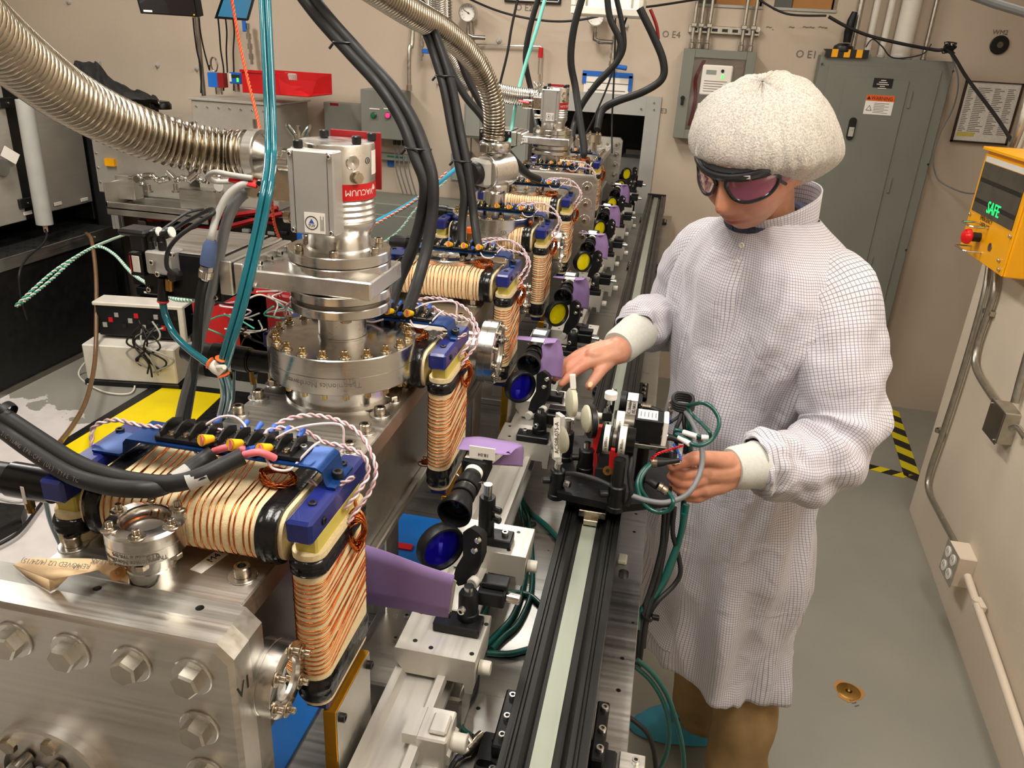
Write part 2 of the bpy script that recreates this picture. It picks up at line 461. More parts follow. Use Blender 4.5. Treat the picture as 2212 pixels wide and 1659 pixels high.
  # room
b=B();b.box(-5.0,1.75,-2.0,6.2,-0.1,0.0);struct('floor',b,'floor_epoxy')
b=B();b.box(-5.0,1.75,-2.0,6.2,ZC,ZC+0.1);struct('ceiling',b,'ceiling')
b=B();b.box(-5.1,-5.0,-2.0,6.2,0,ZC);struct('wall_left',b,'wall_paint')
b=B();b.box(-5.0,1.75,-2.1,-2.0,0,ZC);struct('wall_front',b,'wall_paint')
YB=4.5
HX0,HX1,HZ0,HZ1=-0.98,-0.168,0.55,1.495
b=B()
b.box(-5.0,HX0,YB,YB+.12,0,ZC);b.box(HX1,1.75,YB,YB+.12,0,2.04);b.box(HX0,HX1,YB,YB+.12,HZ1,ZC);b.box(HX0,HX1,YB,YB+.12,0,HZ0)
b.box(HX1,.02,YB,YB+.12,2.04,ZC);b.box(.35,.40,YB,YB+.12,2.04,ZC);b.box(.70,1.75,YB,YB+.12,2.04,ZC);b.box(.02,.35,YB,YB+.12,2.4,ZC);b.box(.40,.70,YB,YB+.12,2.4,ZC)
wb=struct('wall_back',b,'wall_paint')
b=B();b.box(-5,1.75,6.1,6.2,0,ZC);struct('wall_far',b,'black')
def rwx(y,off=0.0):return 1.235-0.072*(3.3-y)-off
def atw(u,v,off=0.0):
 d=CR@V(((u-PCX)/FPX,-(v-PCY)/FPX,-1.0));
 t=(1.235-0.072*3.3-off)/(d.x-0.072*d.y);return V((0,0,CAMH))+d*t
b=B()
fp=[]
for i in range(60):
 y=-2.0+5.3*i/59;fp.append(y)
vs=[];fs=[]
for y in fp:
 j=0.006*NZ.noise(V((y*9,3,0)))+0.003*NZ.noise(V((y*31,7,0)))
 for z,o in((0,0.0),(0.012,abs(j)*.3),(0.03,0.0),(ZC,0.0)):vs.append((rwx(y,o),y,z))
for i in range(59):
 for k in range(3):fs.append((i*4+k,(i+1)*4+k,(i+1)*4+k+1,i*4+k+1))
b.add(vs,fs);b.box(1.24,1.75,-2.0,3.3,0,ZC);b.quad((rwx(3.3),3.3,0),(1.24,3.3,0),(1.24,3.3,ZC),(rwx(3.3),3.3,ZC))
wr=struct('wall_right',b,'wall_white')
b=B();b.box(1.75,1.85,3.3,YB+.12,0,ZC);struct('wall_recess',b,'wall_paint')
t=thing('opening_frame','flat galvanised grey steel frame bolted around the dark opening in the back wall','frame',(-.55,YB,1.5))
b=B();b.box(-1.05,-.092,YB-.008,YB,HZ1-.005,1.592,.001);wobj('frame_bar',b,'grey_light',t)
b=B();b.box(-.170,-.092,YB-.012,YB-.004,.45,1.592,.001);wobj('frame_bar',b,'grey_light',t)
b=B();b.box(-1.05,-.97,YB-.012,YB-.004,.45,1.592,.001);wobj('frame_bar',b,'grey_light',t)
bolts(t,ME['m6'],[at(u,v,y=YB-.012)for u,v in((1385,235),(1413,222),(1413,237))],(0,-1,0),'bolt')
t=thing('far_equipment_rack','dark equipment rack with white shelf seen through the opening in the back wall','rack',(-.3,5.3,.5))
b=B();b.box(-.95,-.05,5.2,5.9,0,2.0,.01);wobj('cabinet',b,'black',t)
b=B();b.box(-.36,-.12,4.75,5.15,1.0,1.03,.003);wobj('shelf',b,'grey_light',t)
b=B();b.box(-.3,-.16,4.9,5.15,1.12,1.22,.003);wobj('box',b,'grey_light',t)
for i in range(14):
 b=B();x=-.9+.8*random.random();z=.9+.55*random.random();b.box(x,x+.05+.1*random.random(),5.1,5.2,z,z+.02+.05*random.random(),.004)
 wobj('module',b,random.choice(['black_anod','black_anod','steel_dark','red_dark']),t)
def wtext(s,u,v,sz,y=YB-.002,m='ink_grey',rot=0,par=wb,sx=1.0):
 p=at(u,v,y=y);M=frame(p,(0,-1,0),(1,0,0))@MX.Rotation(R(rot),4,'Z');return text(s,sz,M,m,par,sx=sx)
wtext('O E4',1450,75,.045);wtext('E3',1434,240,.035);wtext('O E1',1742,118,.05);wtext('O E2',1132,17,.045)
wtext('WM2',2161,70,.03,y=YB-.002)
for i,u in enumerate((1664,1710,1747,1778)):
 wtext(('~.','~','~~','~-')[i],u,58,.05)
b=B();p=at(2158,97,y=YB);b.cyl(p+V((0,-.012,0)),p+V((0,.0,0)),.042,n=28,ch=.003);b.m=1;b.cyl(p+V((0,-.016,0)),p+V((0,-.004,0)),.014,n=16)
tag(obj('wall_port_plug',b,['black','steel_dark']),'round dark plug in the back wall above the framed chart','plug')
def tape(name,A,Bp,w,n,label):
 t=thing(name,label,'tape',A);d=Bp-A;L_=d.length;d.normalize();s=V((-d.y,d.x,0))
 for i in range(n):
  a=A+d*L_*i/n;c=A+d*L_*(i+1)/n;b=B();sh=d*w*.35
  q=[a-s*w/2-sh,c-s*w/2-sh,c+s*w/2+sh,a+s*w/2+sh]
  b.add([p+UP(.001)for p in q]+[p+UP(.0018)for p in q],[(3,2,1,0),(4,5,6,7),(0,1,5,4),(1,2,6,5),(2,3,7,6),(3,0,4,7)])
  wobj('stripe',b,'yellow_tape'if i%2==0 else 'black',t)
 return t
tape('hazard_tape',at(1925,884,z=0),at(1972,1036,z=0),.075,10,'black and yellow striped floor tape running toward the camera beside the right wall')
tape('hazard_tape',at(1962,1030,z=0),at(1560,928,z=0),.06,18,'black and yellow striped floor tape running left behind the person in the white coat')
t=thing('floor_plate','round brass cover plate set in the grey floor with a chipped rim','floor plate',at(1833,1494,z=0));b=B()
b.lathe([(.034,.0005),(.036,.002),(.028,.004),(.010,.004),(.008,.001),(1e-5,.001)],32,MX.Identity(4),cap=False);obj('plate',b,'brass',t)
b=B();b.sph((0,0,.002),.006,12,8);obj('screw',b,'bolt_brass',t)
b=B();b.lathe([(.044,.0004),(.044,.001),(1e-5,.001)],18,cap=False,rfun=lambda a,z:1+.12*math.sin(3*a+1)+.06*math.sin(7*a));obj('worn_ring',b,'wood',t)
text('N11',.024,MX.Translation(at(1843,1516,z=.002))@MX.Rotation(R(-60),4,'Z'),'ink_grey',t)
for i,(lx,ly,pw)in enumerate(LIGHTS):
 t=thing('ceiling_lamp','long white ceiling lamp over '+['the nearest chamber','the aisle by the right wall','the far chambers','the floor left of the machine','the tall grey panel','the near end of the left bench'][i],'lamp',(lx,ly,ZC))
 b=B();b.box(-.17,.17,-.62,.62,-.06,0,.008);obj('housing',b,'white_plastic',t)
 b=B();b.box(-.15,.15,-.58,.58,-.075,-.06,.004);obj('diffuser',b,'lamp_emit',t)
 # grey distribution panel
def bx(b,u0v0,u1v1,y,d,c=.003):
 a=at(*u0v0,y=y);e=at(*u1v1,y=y);b.box(a.x,e.x,y,y+d,e.z,a.z,c)
t=thing('electrical_panel','tall grey-green electrical distribution panel with warning label and black latch','electrical panel',(.97,YB,.25))
PY=4.40
b=B();b.box(.655,1.272,PY,YB-.002,.22,1.842,.004);wobj('housing',b,'grey_paint',t)
b=B();b.box(.700,1.222,PY-.006,PY,.26,1.80,.012);wobj('trim_plate',b,'grey_paint',t)
b=B();b.box(.79,1.085,PY-.012,PY-.005,.32,1.745,.004);dr=wobj('door',b,'grey_paint',t)
b=B();p=at(1839,278,y=PY-.014);b.prism([(.018*math.cos(a),(.036 if math.sin(a)>0 else-.036)+.018*math.sin(a))for a in[2*PI*i/24 for i in range(24)]],0,.006,frame(p,(0,-1,0),(1,0,0)));wobj('latch',b,'black',dr)
b=B();b.prism([(-.012,-.036),(.012,-.036),(.012,.008),(-.012,.008)],.006,.012,frame(p,(0,-1,0),(1,0,0)));b.cyl(p+V((0,-.012,.0)),p+V((0,-.015,0)),.006,n=14);wobj('latch_tab',b,'grey_plastic',dr)
def label_at(name,u0,v0,u1,v1,y,m,par,t=.0012):
 a=at(u0,v0,y=y);e=at(u1,v1,y=y);b=B();b.box(a.x,e.x,y-t,y,e.z,a.z);return wobj(name,b,m,par),a,e
lb,a,e=label_at('label_plate',1889,168,1926,191,PY-.013,'black',dr)
for i in range(5):
 b=B();z=a.z-.008-i*.009;w=.012+.008*(i%3);b.box((a.x+e.x)/2-w,(a.x+e.x)/2+w,PY-.0149,PY-.0143,z-.0035,z);wobj('print_line',b,'paper',dr)
lb,a,e=label_at('warning_label',1873,204,1924,250,PY-.013,'label',dr)
b=B();h=a.z-e.z;b.box(a.x,e.x,PY-.0152,PY-.0144,a.z-h*.3,a.z);wobj('warning_band',b,'orange',dr)
text('WARNING',.024,frame(V(((a.x+e.x)/2+.008,PY-.0156,a.z-h*.17)),(0,-1,0),(1,0,0)),'ink',dr,sx=.85)
b=B();M=frame(V((a.x+.012,PY-.0155,a.z-h*.16)),(0,-1,0),(1,0,0));b.prism([(-.009,-.007),(.009,-.007),(0,.009)],0,.0004,M)
M=frame(V((a.x+.022,PY-.0155,a.z-h*.68)),(0,-1,0),(1,0,0));b.prism([(-.014,-.011),(.014,-.011),(0,.014)],0,.0003,M);b.m=1;b.prism([(-.010,-.009),(.010,-.009),(0,.010)],0,.0006,M)
wobj('hazard_symbol',b,['ink','label'],dr)
for i in range(7):
 b=B();z=a.z-h*(.40+.08*i);x0=a.x+.042;b.box(x0,x0+(.05 if i%2 else.07),PY-.0148,PY-.0144,z-.0022,z);wobj('print_line',b,'ink_grey',dr)
bolts(t,ME['m6k'],[at(u,v,y=PY-.004)for u,v in((1776,138),(2059,154),(2005,355),(1957,540),(1913,710))],(0,-1,0),'screw')
for z in(1.66,1.25,.84,.45):
 b=B();b.box(1.10,1.112,PY-.012,PY-.005,z-.04,z+.04,.002);wobj('hinge',b,'grey_paint',t)
t=thing('corner_guard','black and yellow striped foam edge guard on top corner of the tall grey panel','edge guard',at(1783,115,y=PY))
A=at(1784,112,y=PY-.02);E2=at(1877,115,y=PY-.02)
for i in range(7):
 a=A.lerp(E2,i/7);c=A.lerp(E2,(i+1)/7)
 b=B();b.add([(a.x+(.012 if j in(0,3)else 0)*(1 if j==3 else 0),a.y+dy,a.z+dz)for j,(dy,dz)in enumerate(((0,-.022),(0,.014),(.1,.014),(.1,.004),(.012,.004),(.012,-.022)))]+[(c.x,c.y+dy,c.z+dz)for j,(dy,dz)in enumerate(((0,-.022),(0,.014),(.1,.014),(.1,.004),(.012,.004),(.012,-.022)))],[(0,1,2,3,4,5),(11,10,9,8,7,6)]+[(j,(j+1)%6,6+(j+1)%6,6+j)for j in range(6)])
 wobj('stripe',b,'black'if i%2==0 else 'yellow',t)
t=thing('cordless_handset','dark cordless handset standing in a charging cradle on the tall grey panel','handset',at(1825,100,y=4.43))
b=B();p=at(1800,100,y=4.41);q=at(1848,92,y=4.41);cx_=(p.x+q.x)/2;hw=(q.x-p.x)/2
b.loft([[V((cx_+hw*s_*math.cos(2*PI*i/20),4.42+.045*s_*math.sin(2*PI*i/20),z_))for i in range(20)]for s_,z_ in((.95,1.857),(1,1.864),(.9,1.884),(.5,1.896))]);wobj('cradle',b,'black',t)
b=B();b.tube([at(1829,92,y=4.42),at(1833,70,y=4.42),at(1840,45,y=4.42),at(1847,26,y=4.42)],[.018,.021,.021,.014],12);wobj('handset',b,'black_anod',t)
# meter cabinet
t=thing('meter_cabinet','grey metal cabinet with a window showing a white electricity meter','meter cabinet',(.16,YB,1.4))
MYY=4.40
b=B();A=at(1478,104,y=MYY);E_=at(1618,305,y=MYY);E_.x=A.x+.358;E_.z=A.z-.435
b.box(A.x,A.x+.358,MYY+.02,YB,E_.z,A.z,.004);wobj('housing',b,'grey_paint',t)
x0,x1,z0,z1=A.x+.0,A.x+.358,E_.z,A.z
wx0,wx1,wz0,wz1=x0+.058,x1-.045,z0+.045,z1-.04
b=B();b.box(x0,wx0,MYY,MYY+.02,z0,z1,.002);b.box(wx1,x1,MYY,MYY+.02,z0,z1,.002);b.box(wx0,wx1,MYY,MYY+.02,z0,wz0,.002);b.box(wx0,wx1,MYY,MYY+.02,wz1,z1,.002)
dr=wobj('door',b,'grey_paint',t)
b=B();b.box(wx0,wx1,MYY+.002,MYY+.005,wz0,wz1);wobj('window',b,'glass',dr)
b=B();b.box(wx0,wx1,MYY+.0195,MYY+.0215,wz0,wz1);wobj('backplate',b,'steel_dark',t)
mx0=x0+.105
b=B();b.box(mx0,mx0+.15,MYY-.006,MYY+.019,z1-.215,z1-.07,.006);mt=wobj('meter',b,'paper',t)
b=B();b.box(mx0+.02,mx0+.07,MYY-.0075,MYY-.0055,z1-.115,z1-.094);wobj('display',b,'lcd',mt)
b=B();b.box(mx0+.098,mx0+.108,MYY-.0085,MYY-.0055,z1-.132,z1-.114);wobj('led',b,'led_green',mt)
b=B();b.cyl((mx0+.1,MYY-.01,z1-.096),(mx0+.1,MYY-.005,z1-.096),.008,n=16);wobj('knob',b,'black',mt)
for i in range(5):
 b=B();z=z1-.145-.012*i;b.box(mx0+.015,mx0+.13-.02*(i%2),MYY-.0068,MYY-.0058,z-.003,z);wobj('print_line',b,'ink_grey',mt)
b=B();b.box(mx0+.0,mx0+.12,MYY-.004,MYY+.019,z0+.08,z0+.18,.004);wobj('terminal_cover',b,'paper',t)
for i in range(5):
 b=B();xx=wx0+.012+.004*i;b.tube([V((xx+.03,MYY+.012,wz1-.01)),V((xx,MYY+.012,wz1-.1)),V((xx+.012,MYY+.012,wz0+.15)),V((xx,MYY+.012,wz0+.02))],.002,6,k=5);wobj('wire',b,'black'if i%2 else 'red_dark',t)
b=B();b.cyl((x0+.025,MYY-.012,z0+.2),(x0+.025,MYY,z0+.2),.011,n=18);b.box(x0+.018,x0+.032,MYY-.014,MYY-.006,z0+.165,z0+.2,.003);wobj('lock',b,'black',dr)
for i,(u,v)in enumerate(((1494,95),(1509,96),(1527,97),(1601,101),(1621,103))):
 p=at(u,v,y=4.46);q=V((p.x,4.46,2.6));t=thing('conduit',None,'conduit',p)
 t['label']=['leftmost','second from left','third from left','fourth from left','rightmost'][i]+' of the steel conduits rising from the meter cabinet top';t['group']='conduits above the meter cabinet'
 b=B();b.cyl(V((p.x,4.46,z1)),q,.0095,n=14);wobj('pipe',b,'zinc',t)
 b=B();b.cyl(V((p.x,4.46,z1)),V((p.x,4.46,z1+.03)),.015,n=12,ch=.003);b.cyl(V((p.x,4.46,z1+.032)),V((p.x,4.46,z1+.045)),.012,n=12);wobj('connector',b,'steel',t)
 b=B();b.box(p.x-.014,p.x+.014,4.44,4.48,1.935,1.955,.003);wobj('clamp',b,'zinc',t)
t=thing('strut_rail','horizontal slotted steel strut rail behind the conduits on the back wall','rail',at(1560,62,y=4.48))
A=at(1488,57,y=4.48);E_=at(1642,65,y=4.48);b=B();b.box(A.x,E_.x,4.47,4.50,A.z-.028,A.z+.008,.002);wobj('rail',b,'zinc',t)
for i in range(7):
 b=B();x=A.x+.03+i*(E_.x-A.x-.05)/6;b.box(x-.014,x+.014,4.4685,4.4695,A.z-.018,A.z-.004);wobj('slot',b,'black',t)
b=B();p=at(1637,64,y=4.465);b.cyl(p,p+V((0,-.004,0)),.012,n=16);wobj('end_label',b,'paper',t)
for nm,X0,X1 in(('wall_niche',.02,.35),('wall_niche',.40,.70)):
 t=thing(nm,('left'if X0<.3 else 'right')+' shallow opening high in the back wall with stored wood inside','niche',(X0,YB,2.04))
 b=B();b.box(X0,X1,YB-.008,YB+.012,2.032,2.045,.001);wobj('sill',b,'grey_light',t)
 b=B();b.box(X0+.1,X1-.01,YB+.1,YB+.14,2.045,2.10,.003);wobj('board',b,'wood',t)
 b=B();b.box(X0,X1,YB+.5,YB+.6,2.0,2.5);wobj('backing',b,'grey_box',t)
for i,(u0,u1,r,m)in enumerate(((1867,1872,.0155,'white_plastic'),(1897,1903,.0155,'white_plastic'),(1930,1945,.045,'white_plastic'),(1998,1996,.0105,'zinc'),(1838,1838,.014,'zinc'))):
 p=at(u1,118,y=4.46 if r<.04 else 4.45);t=thing('pipe'if m!='zinc'else'conduit',['thin white pipe left of the thick one above the grey panel','thin white pipe next to the thick one above the grey panel','thick white pipe rising from the tall grey panel','steel conduit at the right end of the tall grey panel','steel conduit behind the handset on the tall grey panel'][i],'pipe'if m!='zinc'else'conduit',p)
 b=B();b.cyl(V((p.x,p.y,1.84)),V((p.x,p.y,ZC-.02)),r,n=22);wobj('tube',b,m,t)
 b=B();b.cyl(V((p.x,p.y,1.842)),V((p.x,p.y,1.855)),r*1.25,n=22,ch=.002);wobj('collar',b,'zinc'if m=='zinc'else'grey_plastic',t)
t=thing('framed_chart','framed printed chart hanging on the wall right of the grey panel','chart',(1.4,YB,1.5))
A=at(2096,176,y=4.485);E_=at(2158,312,y=4.485);x0=at(2053,306,y=4.485).x;x1=x0+.262;z0=at(2100,309,y=4.485).z;z1=at(2130,176,y=4.485).z
b=B();F_=.009
b.box(x0,x0+F_,4.482,YB-.001,z0,z1);b.box(x1-F_,x1,4.482,YB-.001,z0,z1);b.box(x0,x1,4.482,YB-.001,z0,z0+F_);b.box(x0,x1,4.482,YB-.001,z1-F_*.5,z1);wobj('frame',b,'shoe',t)
b=B();b.box(x0+.006,x1-.006,4.488,4.495,z0+.006,z1-.004);wobj('sheet',b,'paper_mesh',t)
for i in range(26):
 z=z1-.03-i*(z1-z0-.07)/26
 for xa,xb in((x0+.02,x0+.055),(x0+.062,x0+.13),(x0+.14,x0+.19),(x0+.2,x0+.24)):
  b=B()if xa==x0+.02 else b;b.box(xa,xa+(xb-xa)*random.uniform(.5,1),4.4873,4.488,z-.003,z)
 wobj('print_line',b,'ink_grey',t)['kind']='stuff'
b=B();b.box(x0+.02,x0+.1,4.4872,4.488,z0+.03,z0+.05);wobj('highlight',b,'yellow_kapton',t)
t=thing('control_box','grey wall control box with one green and one glowing red push lamp','control box',(-1.62,YB,1.3))
x0,x1=-1.800,-1.467;A=at(778,190,y=4.34);z1=A.z-.004;z0=at(782,297,y=4.34).z
x0=A.x;x1=at(868,198,y=4.34).x
b=B();b.box(x0,x1,4.34,YB-.001,z0,z1,.004);wobj('housing',b,'grey_paint',t)
for u,m,nm in((808,'led_green_off','green_lamp'),(839,'led_pink','red_lamp')):
 p=at(u,249,y=4.34);b=B();b.cyl(p,p+V((0,-.012,0)),.017,n=20,ch=.002);o=wobj(nm,b,'steel_dark',t);b=B();b.cyl(p+V((0,-.012,0)),p+V((0,-.02,0)),.013,n=20,ch=.003);wobj('lens',b,m,o)
for u in(808,839):
 lb,a,e=label_at('name_strip',u-10,233,u+12,237,4.339,'paper',t)
label_at('name_strip',812,195,826,199,4.339,'paper',t)
for u in(853,862,872,882):
 p=at(u,318,y=4.42);b=B();b.cyl(V((p.x,4.42,z0)),V((p.x,4.42,z0-.035)),.011,n=12,ch=.002);wobj('cable_gland',b,'black',t)
 b=B();b.tube([V((p.x,4.42,z0-.03)),V((p.x+.01,4.43,z0-.2)),V((p.x+.12,4.45,z0-.45)),V((p.x+.35,4.46,z0-.5)),V((p.x+.6,4.46,z0-.33))],.004,6,k=5);wobj('cable',b,'grey_cable',t)
t=thing('conduit','single steel conduit rising from the control box with two lamps','conduit',at(884,190,y=4.42));p=at(884,195,y=4.42)
b=B();b.tube([V((p.x,4.42,z1)),V((p.x,4.42,1.75)),V((p.x+.01,4.45,1.85)),V((p.x+.01,4.45,2.7))],.0115,12,k=5);wobj('pipe',b,'zinc',t);b=B();b.cyl(V((p.x,4.42,z1)),V((p.x,4.42,z1+.035)),.017,n=12,ch=.003);wobj('connector',b,'steel',t)
b=B();q=at(700,218,y=4.44);r_=at(777,330,y=4.44);b.box(q.x,x0-.004,4.43,YB-.001,at(740,325,y=4.43).z,q.z-.004,.003)
o=tag(obj('junction_box',b,'grey_box'),'plain light grey box mounted left of the control box with lamps','junction box')
lb,a,e=label_at('sticker',713,222,731,229,4.43,'red_dark',o)
t=thing('wire_duct','short grey wiring duct with green strip below the control box with lamps','duct',at(850,341,y=4.47));b=B();q=at(815,330,y=4.45);r_=at(882,350,y=4.45);b.box(q.x,r_.x,4.45,YB-.001,r_.z,q.z,.003);wobj('tray',b,'grey_box',t)
b=B();b.box(q.x+.06,r_.x-.02,4.446,4.45,r_.z+.02,q.z-.01);wobj('terminal_strip',b,'led_green_off',t)
b=B();q=at(837,346,y=4.49);b.box(q.x,q.x+.035,4.49,YB-.001,q.z-.035,q.z);tag(obj('tape_scrap',b,'blue_tape'),'small square of blue masking tape under the grey wiring duct','tape')
t=thing('wall_notice','white paper notice fixed with blue masking tape above the opening','notice',at(1310,185,y=4.49))
a=at(1262,158,y=4.494);e=at(1360,212,y=4.494);b=B();b.box(a.x+.004,e.x-.01,4.494,YB-.001,e.z-.02,a.z);wobj('sheet',b,'paper',t)
for i,w in enumerate((.26,.0,.2,.22,.18,.0,.24)):
 if w:b=B();b.box((a.x+e.x)/2-w/2,(a.x+e.x)/2+w/2,4.4925,4.494,a.z-.045-i*.018,a.z-.041-i*.018);wobj('print_line',b,'ink_grey',t)
b=B();b.box(a.x-.008,e.x+.004,4.491,4.4935,a.z-.012,a.z+.014);b.box(a.x-.008,a.x+.014,4.491,4.4935,a.z-.05,a.z);b.box(e.x-.014,e.x+.006,4.491,4.4935,a.z-.075,a.z);wobj('tape',b,'blue_tape',t)
def gauge(u,v,label,du,pr):
 p=at(u,v,y=4.42);t=thing('pressure_gauge',label,'gauge',p);M=frame(p,(0,-1,0),(1,0,0))
 b=B();b.ring(.046,.041,-.0,.03,32,M);b.lathe([(.046,-.02),(.046,0),(1e-4,0)],32,M,cap=False);wobj('case',b,'steel',t)
 b=B();b.lathe([(.041,.004),(1e-4,.004)],32,M,cap=False);wobj('dial',b,'paper',t)
 b=B()
 for i in range(11):
  a=R(225-27*i);b.M=M@MX.Rotation(a,4,'Z');b.box(.03,.037,-.0008,.0008,.0045,.005)
 b.M=M@MX.Rotation(R(150),4,'Z');b.box(-.01,.03,-.0012,.0012,.006,.007);b.cyl((0,0,.005),(0,0,.009),.004,n=12);b.M=None;wobj('needle',b,'ink',t)
 b=B();q=p+UP(-.05);b.cyl(p+UP(-.045),p+UP(-.075),.008,n=10);b.tube([p+UP(-.07),p+UP(-.105),p+V((pr*.03,0,-.115)),p+V((pr*.09,.02,-.115))],.011,12);b.cyl(p+V((pr*.02,0,-.115)),p+V((pr*.05,0.01,-.115)),.014,n=6);wobj('fitting',b,'steel_dark',t)
gauge(1012,28,'round pressure gauge on pipework left above the curved steel hose',0,1)
gauge(1288,36,'round pressure gauge on pipework above the blue-taped notice',0,1)
def pipe(pts,r,m,label,nm='pipe',n=10,k=0,cat='pipe'):
 b=B();b.tube(pts,r,n,k=k);return tag(obj(nm,b,m),label,cat)
pipe([at(1020,40,y=4.45),at(1022,60,y=4.45),at(1024,82,y=4.45),at(1022,130,y=4.45),at(1015,400,y=4.45)],.004,'steel_dark','thin vertical tube on the wall behind the curved steel hose')
pipe([at(1008,96,y=4.47),at(1080,98,y=4.47),at(1168,101,y=4.47),at(1170,108,y=4.47),at(1168,190,y=4.47)],.006,'steel','thin steel gas line running across the wall to a red valve')
b=B();b.cyl(at(1169,103,y=4.46),at(1167,125,y=4.46),.013,n=12);b.m=1;b.cyl(at(1167,125,y=4.46),at(1165,160,y=4.46),.01,n=8);tag(obj('gas_valve',b,['red','steel']),'small valve with red grip on the thin steel gas line','valve')
t=thing('gas_regulator','chrome gas valve column with blue tag hanging beside the right gauge','valve',at(1325,120,y=4.42))
b=B();
for i in range(9):
 p0=at(1330-i*1.2,60+i*9,y=4.44);b.cyl(p0,p0+UP(-.025),.009 if i%2 else.014,n=10)
wobj('body',b,'steel',t);b=B();q=at(1342,145,y=4.42);b.cyl(q+V((-.03,0,.002)),q+V((.03,0,-.004)),.012,n=12,ch=.003);wobj('handle',b,'blue_tape',t)
p=at(1330,31,y=4.43);b=B();b.cyl(p,p+V((0,-.02,0)),.012,n=10);wobj('knob',b,'yellow',t)
t=thing('gas_regulator','chrome valve column with blue handle on the wall left of the curved hoses','valve',at(915,110,y=4.42));b=B()
for i in range(8):
 p0=at(913-i*.4,50+i*10,y=4.44);b.cyl(p0,p0+UP(-.027),.007 if i%2 else.013,n=10)
wobj('body',b,'steel',t);b=B();q=at(929,111,y=4.42);b.box(q.x-.045,q.x+.045,4.415,4.425,q.z-.012,q.z+.012,.003);wobj('handle',b,'blue_tape',t)
t=thing('gas_regulator','chrome valve column with blue clip behind the light blue tubes','valve',at(530,110,y=4.42));b=B()
for i in range(8):
 p0=at(534+i*1.4,50+i*11,y=4.44);b.cyl(p0,p0+UP(-.03),.009 if i%2 else.015,n=10)
wobj('body',b,'steel',t);b=B();q=at(528,56,y=4.42);b.box(q.x-.01,q.x+.012,4.41,4.42,q.z-.03,q.z+.03,.003);wobj('clip',b,'blue_tape',t)
for i,(u,v)in enumerate(((340,141),(425,148),(1081,182),(149,4),(1078,88),(948,178),(1352,57))):
 p=at(u,v,y=YB);b=B();b.cyl(p,p+V((0,-.012,0)),.017,.011,n=8);b.cyl(p,p+V((0,-.03,0)),.006,n=8)
 link('wall_anchor',mesh_of(b,'wall_anchor','grey_plastic'),wb)
for i,(u0,v0,u1,v1,lab)in enumerate(((1003,222,1040,300,'narrow grey electrical box on the back wall left of the curved hose'),(1060,215,1134,430,'grey electrical box on the back wall behind the far turbo pump'),(974,330,1005,395,'small grey box on the wall left of the black motor'))):
 a=at(u0,v0,y=4.36);e=at(u1,v1,y=4.36);b=B();b.box(a.x,e.x,4.36,YB-.001,e.z,a.z,.004);o=tag(obj('junction_box',b,'grey_box'),lab,'junction box')
 b=B();b.box(a.x+.01,e.x-.01,4.352,4.36,e.z+.01,a.z-.01,.003);wobj('cover',b,'grey_box',o)
t=thing('hanging_tray','white cable tray hanging at the top edge with cables dropping from it','tray',at(1320,5,y=3.6));a=at(1248,6,y=3.6);e=at(1395,20,y=3.6);b=B();b.box(a.x,e.x,3.4,3.6,a.z-.05,a.z-.02,.004);b.box(a.x,a.x+.02,3.4,3.6,a.z-.02,a.z+.02,.003);b.box(e.x-.02,e.x,3.4,3.6,a.z-.02,a.z+.02,.003);b.box(a.x,e.x,3.59,3.6,a.z-.05,a.z+.02,.002);wobj('tray',b,'white_plastic',t)
for x in(a.x+.05,e.x-.05):
 b=B();b.cyl((x,3.5,a.z-.03),(x,3.5,ZC),.005,n=8);wobj('hanger_rod',b,'zinc',t)
t=thing('sign','dark sign with rounded border at the top edge above the curved hose','sign',at(1150,3,y=4.48));a=at(1090,-24,y=4.48);e=at(1211,10,y=4.48);b=B();b.box(a.x,e.x,4.48,YB-.001,e.z,e.z+.12,.004);wobj('board',b,'black',t)
b=B();b.box(a.x+.01,e.x-.01,4.477,4.48,e.z+.01,e.z+.014);b.box(e.x-.014,e.x-.01,4.477,4.48,e.z+.01,e.z+.11);b.box(a.x+.01,a.x+.014,4.477,4.48,e.z+.01,e.z+.11);wobj('border',b,'paper',t)
text('NO',.05,frame(V((e.x-.06,4.478,e.z+.045)),(0,-1,0),(1,0,0)),'paper',t)
# vacuum chambers
ZT=1.335;CX=-.4225
def bend_text(s,size,c,r,z,ang,m,parent,up=False,sx=1.0,extr=.0004,label=None):
 """lettering wrapped on a vertical cylinder; ang = angle of its middle (deg), up = upside down"""
 cu=bpy.data.curves.new('txt','FONT');cu.body=s;cu.size=size;cu.align_x='CENTER';cu.align_y='CENTER';cu.extrude=extr;cu.resolution_u=2
 o=bpy.data.objects.new('txt',cu);SC.collection.objects.link(o)
 me=bpy.data.meshes.new_from_object(o.evaluated_get(bpy.context.evaluated_depsgraph_get()));bpy.data.objects.remove(o);bpy.data.curves.remove(cu)
 for v in me.vertices:
  x,y,d=v.co.x*sx,v.co.y,v.co.z
  if up:x,y=-x,-y
  a=R(ang)+x/r;v.co=V((c[0]+(r+d)*math.cos(a),c[1]+(r+d)*math.sin(a),z+y))
 me.materials.clear();me.materials.append(MATS[m]);return link('lettering',me,parent,MX.Identity(4),label)
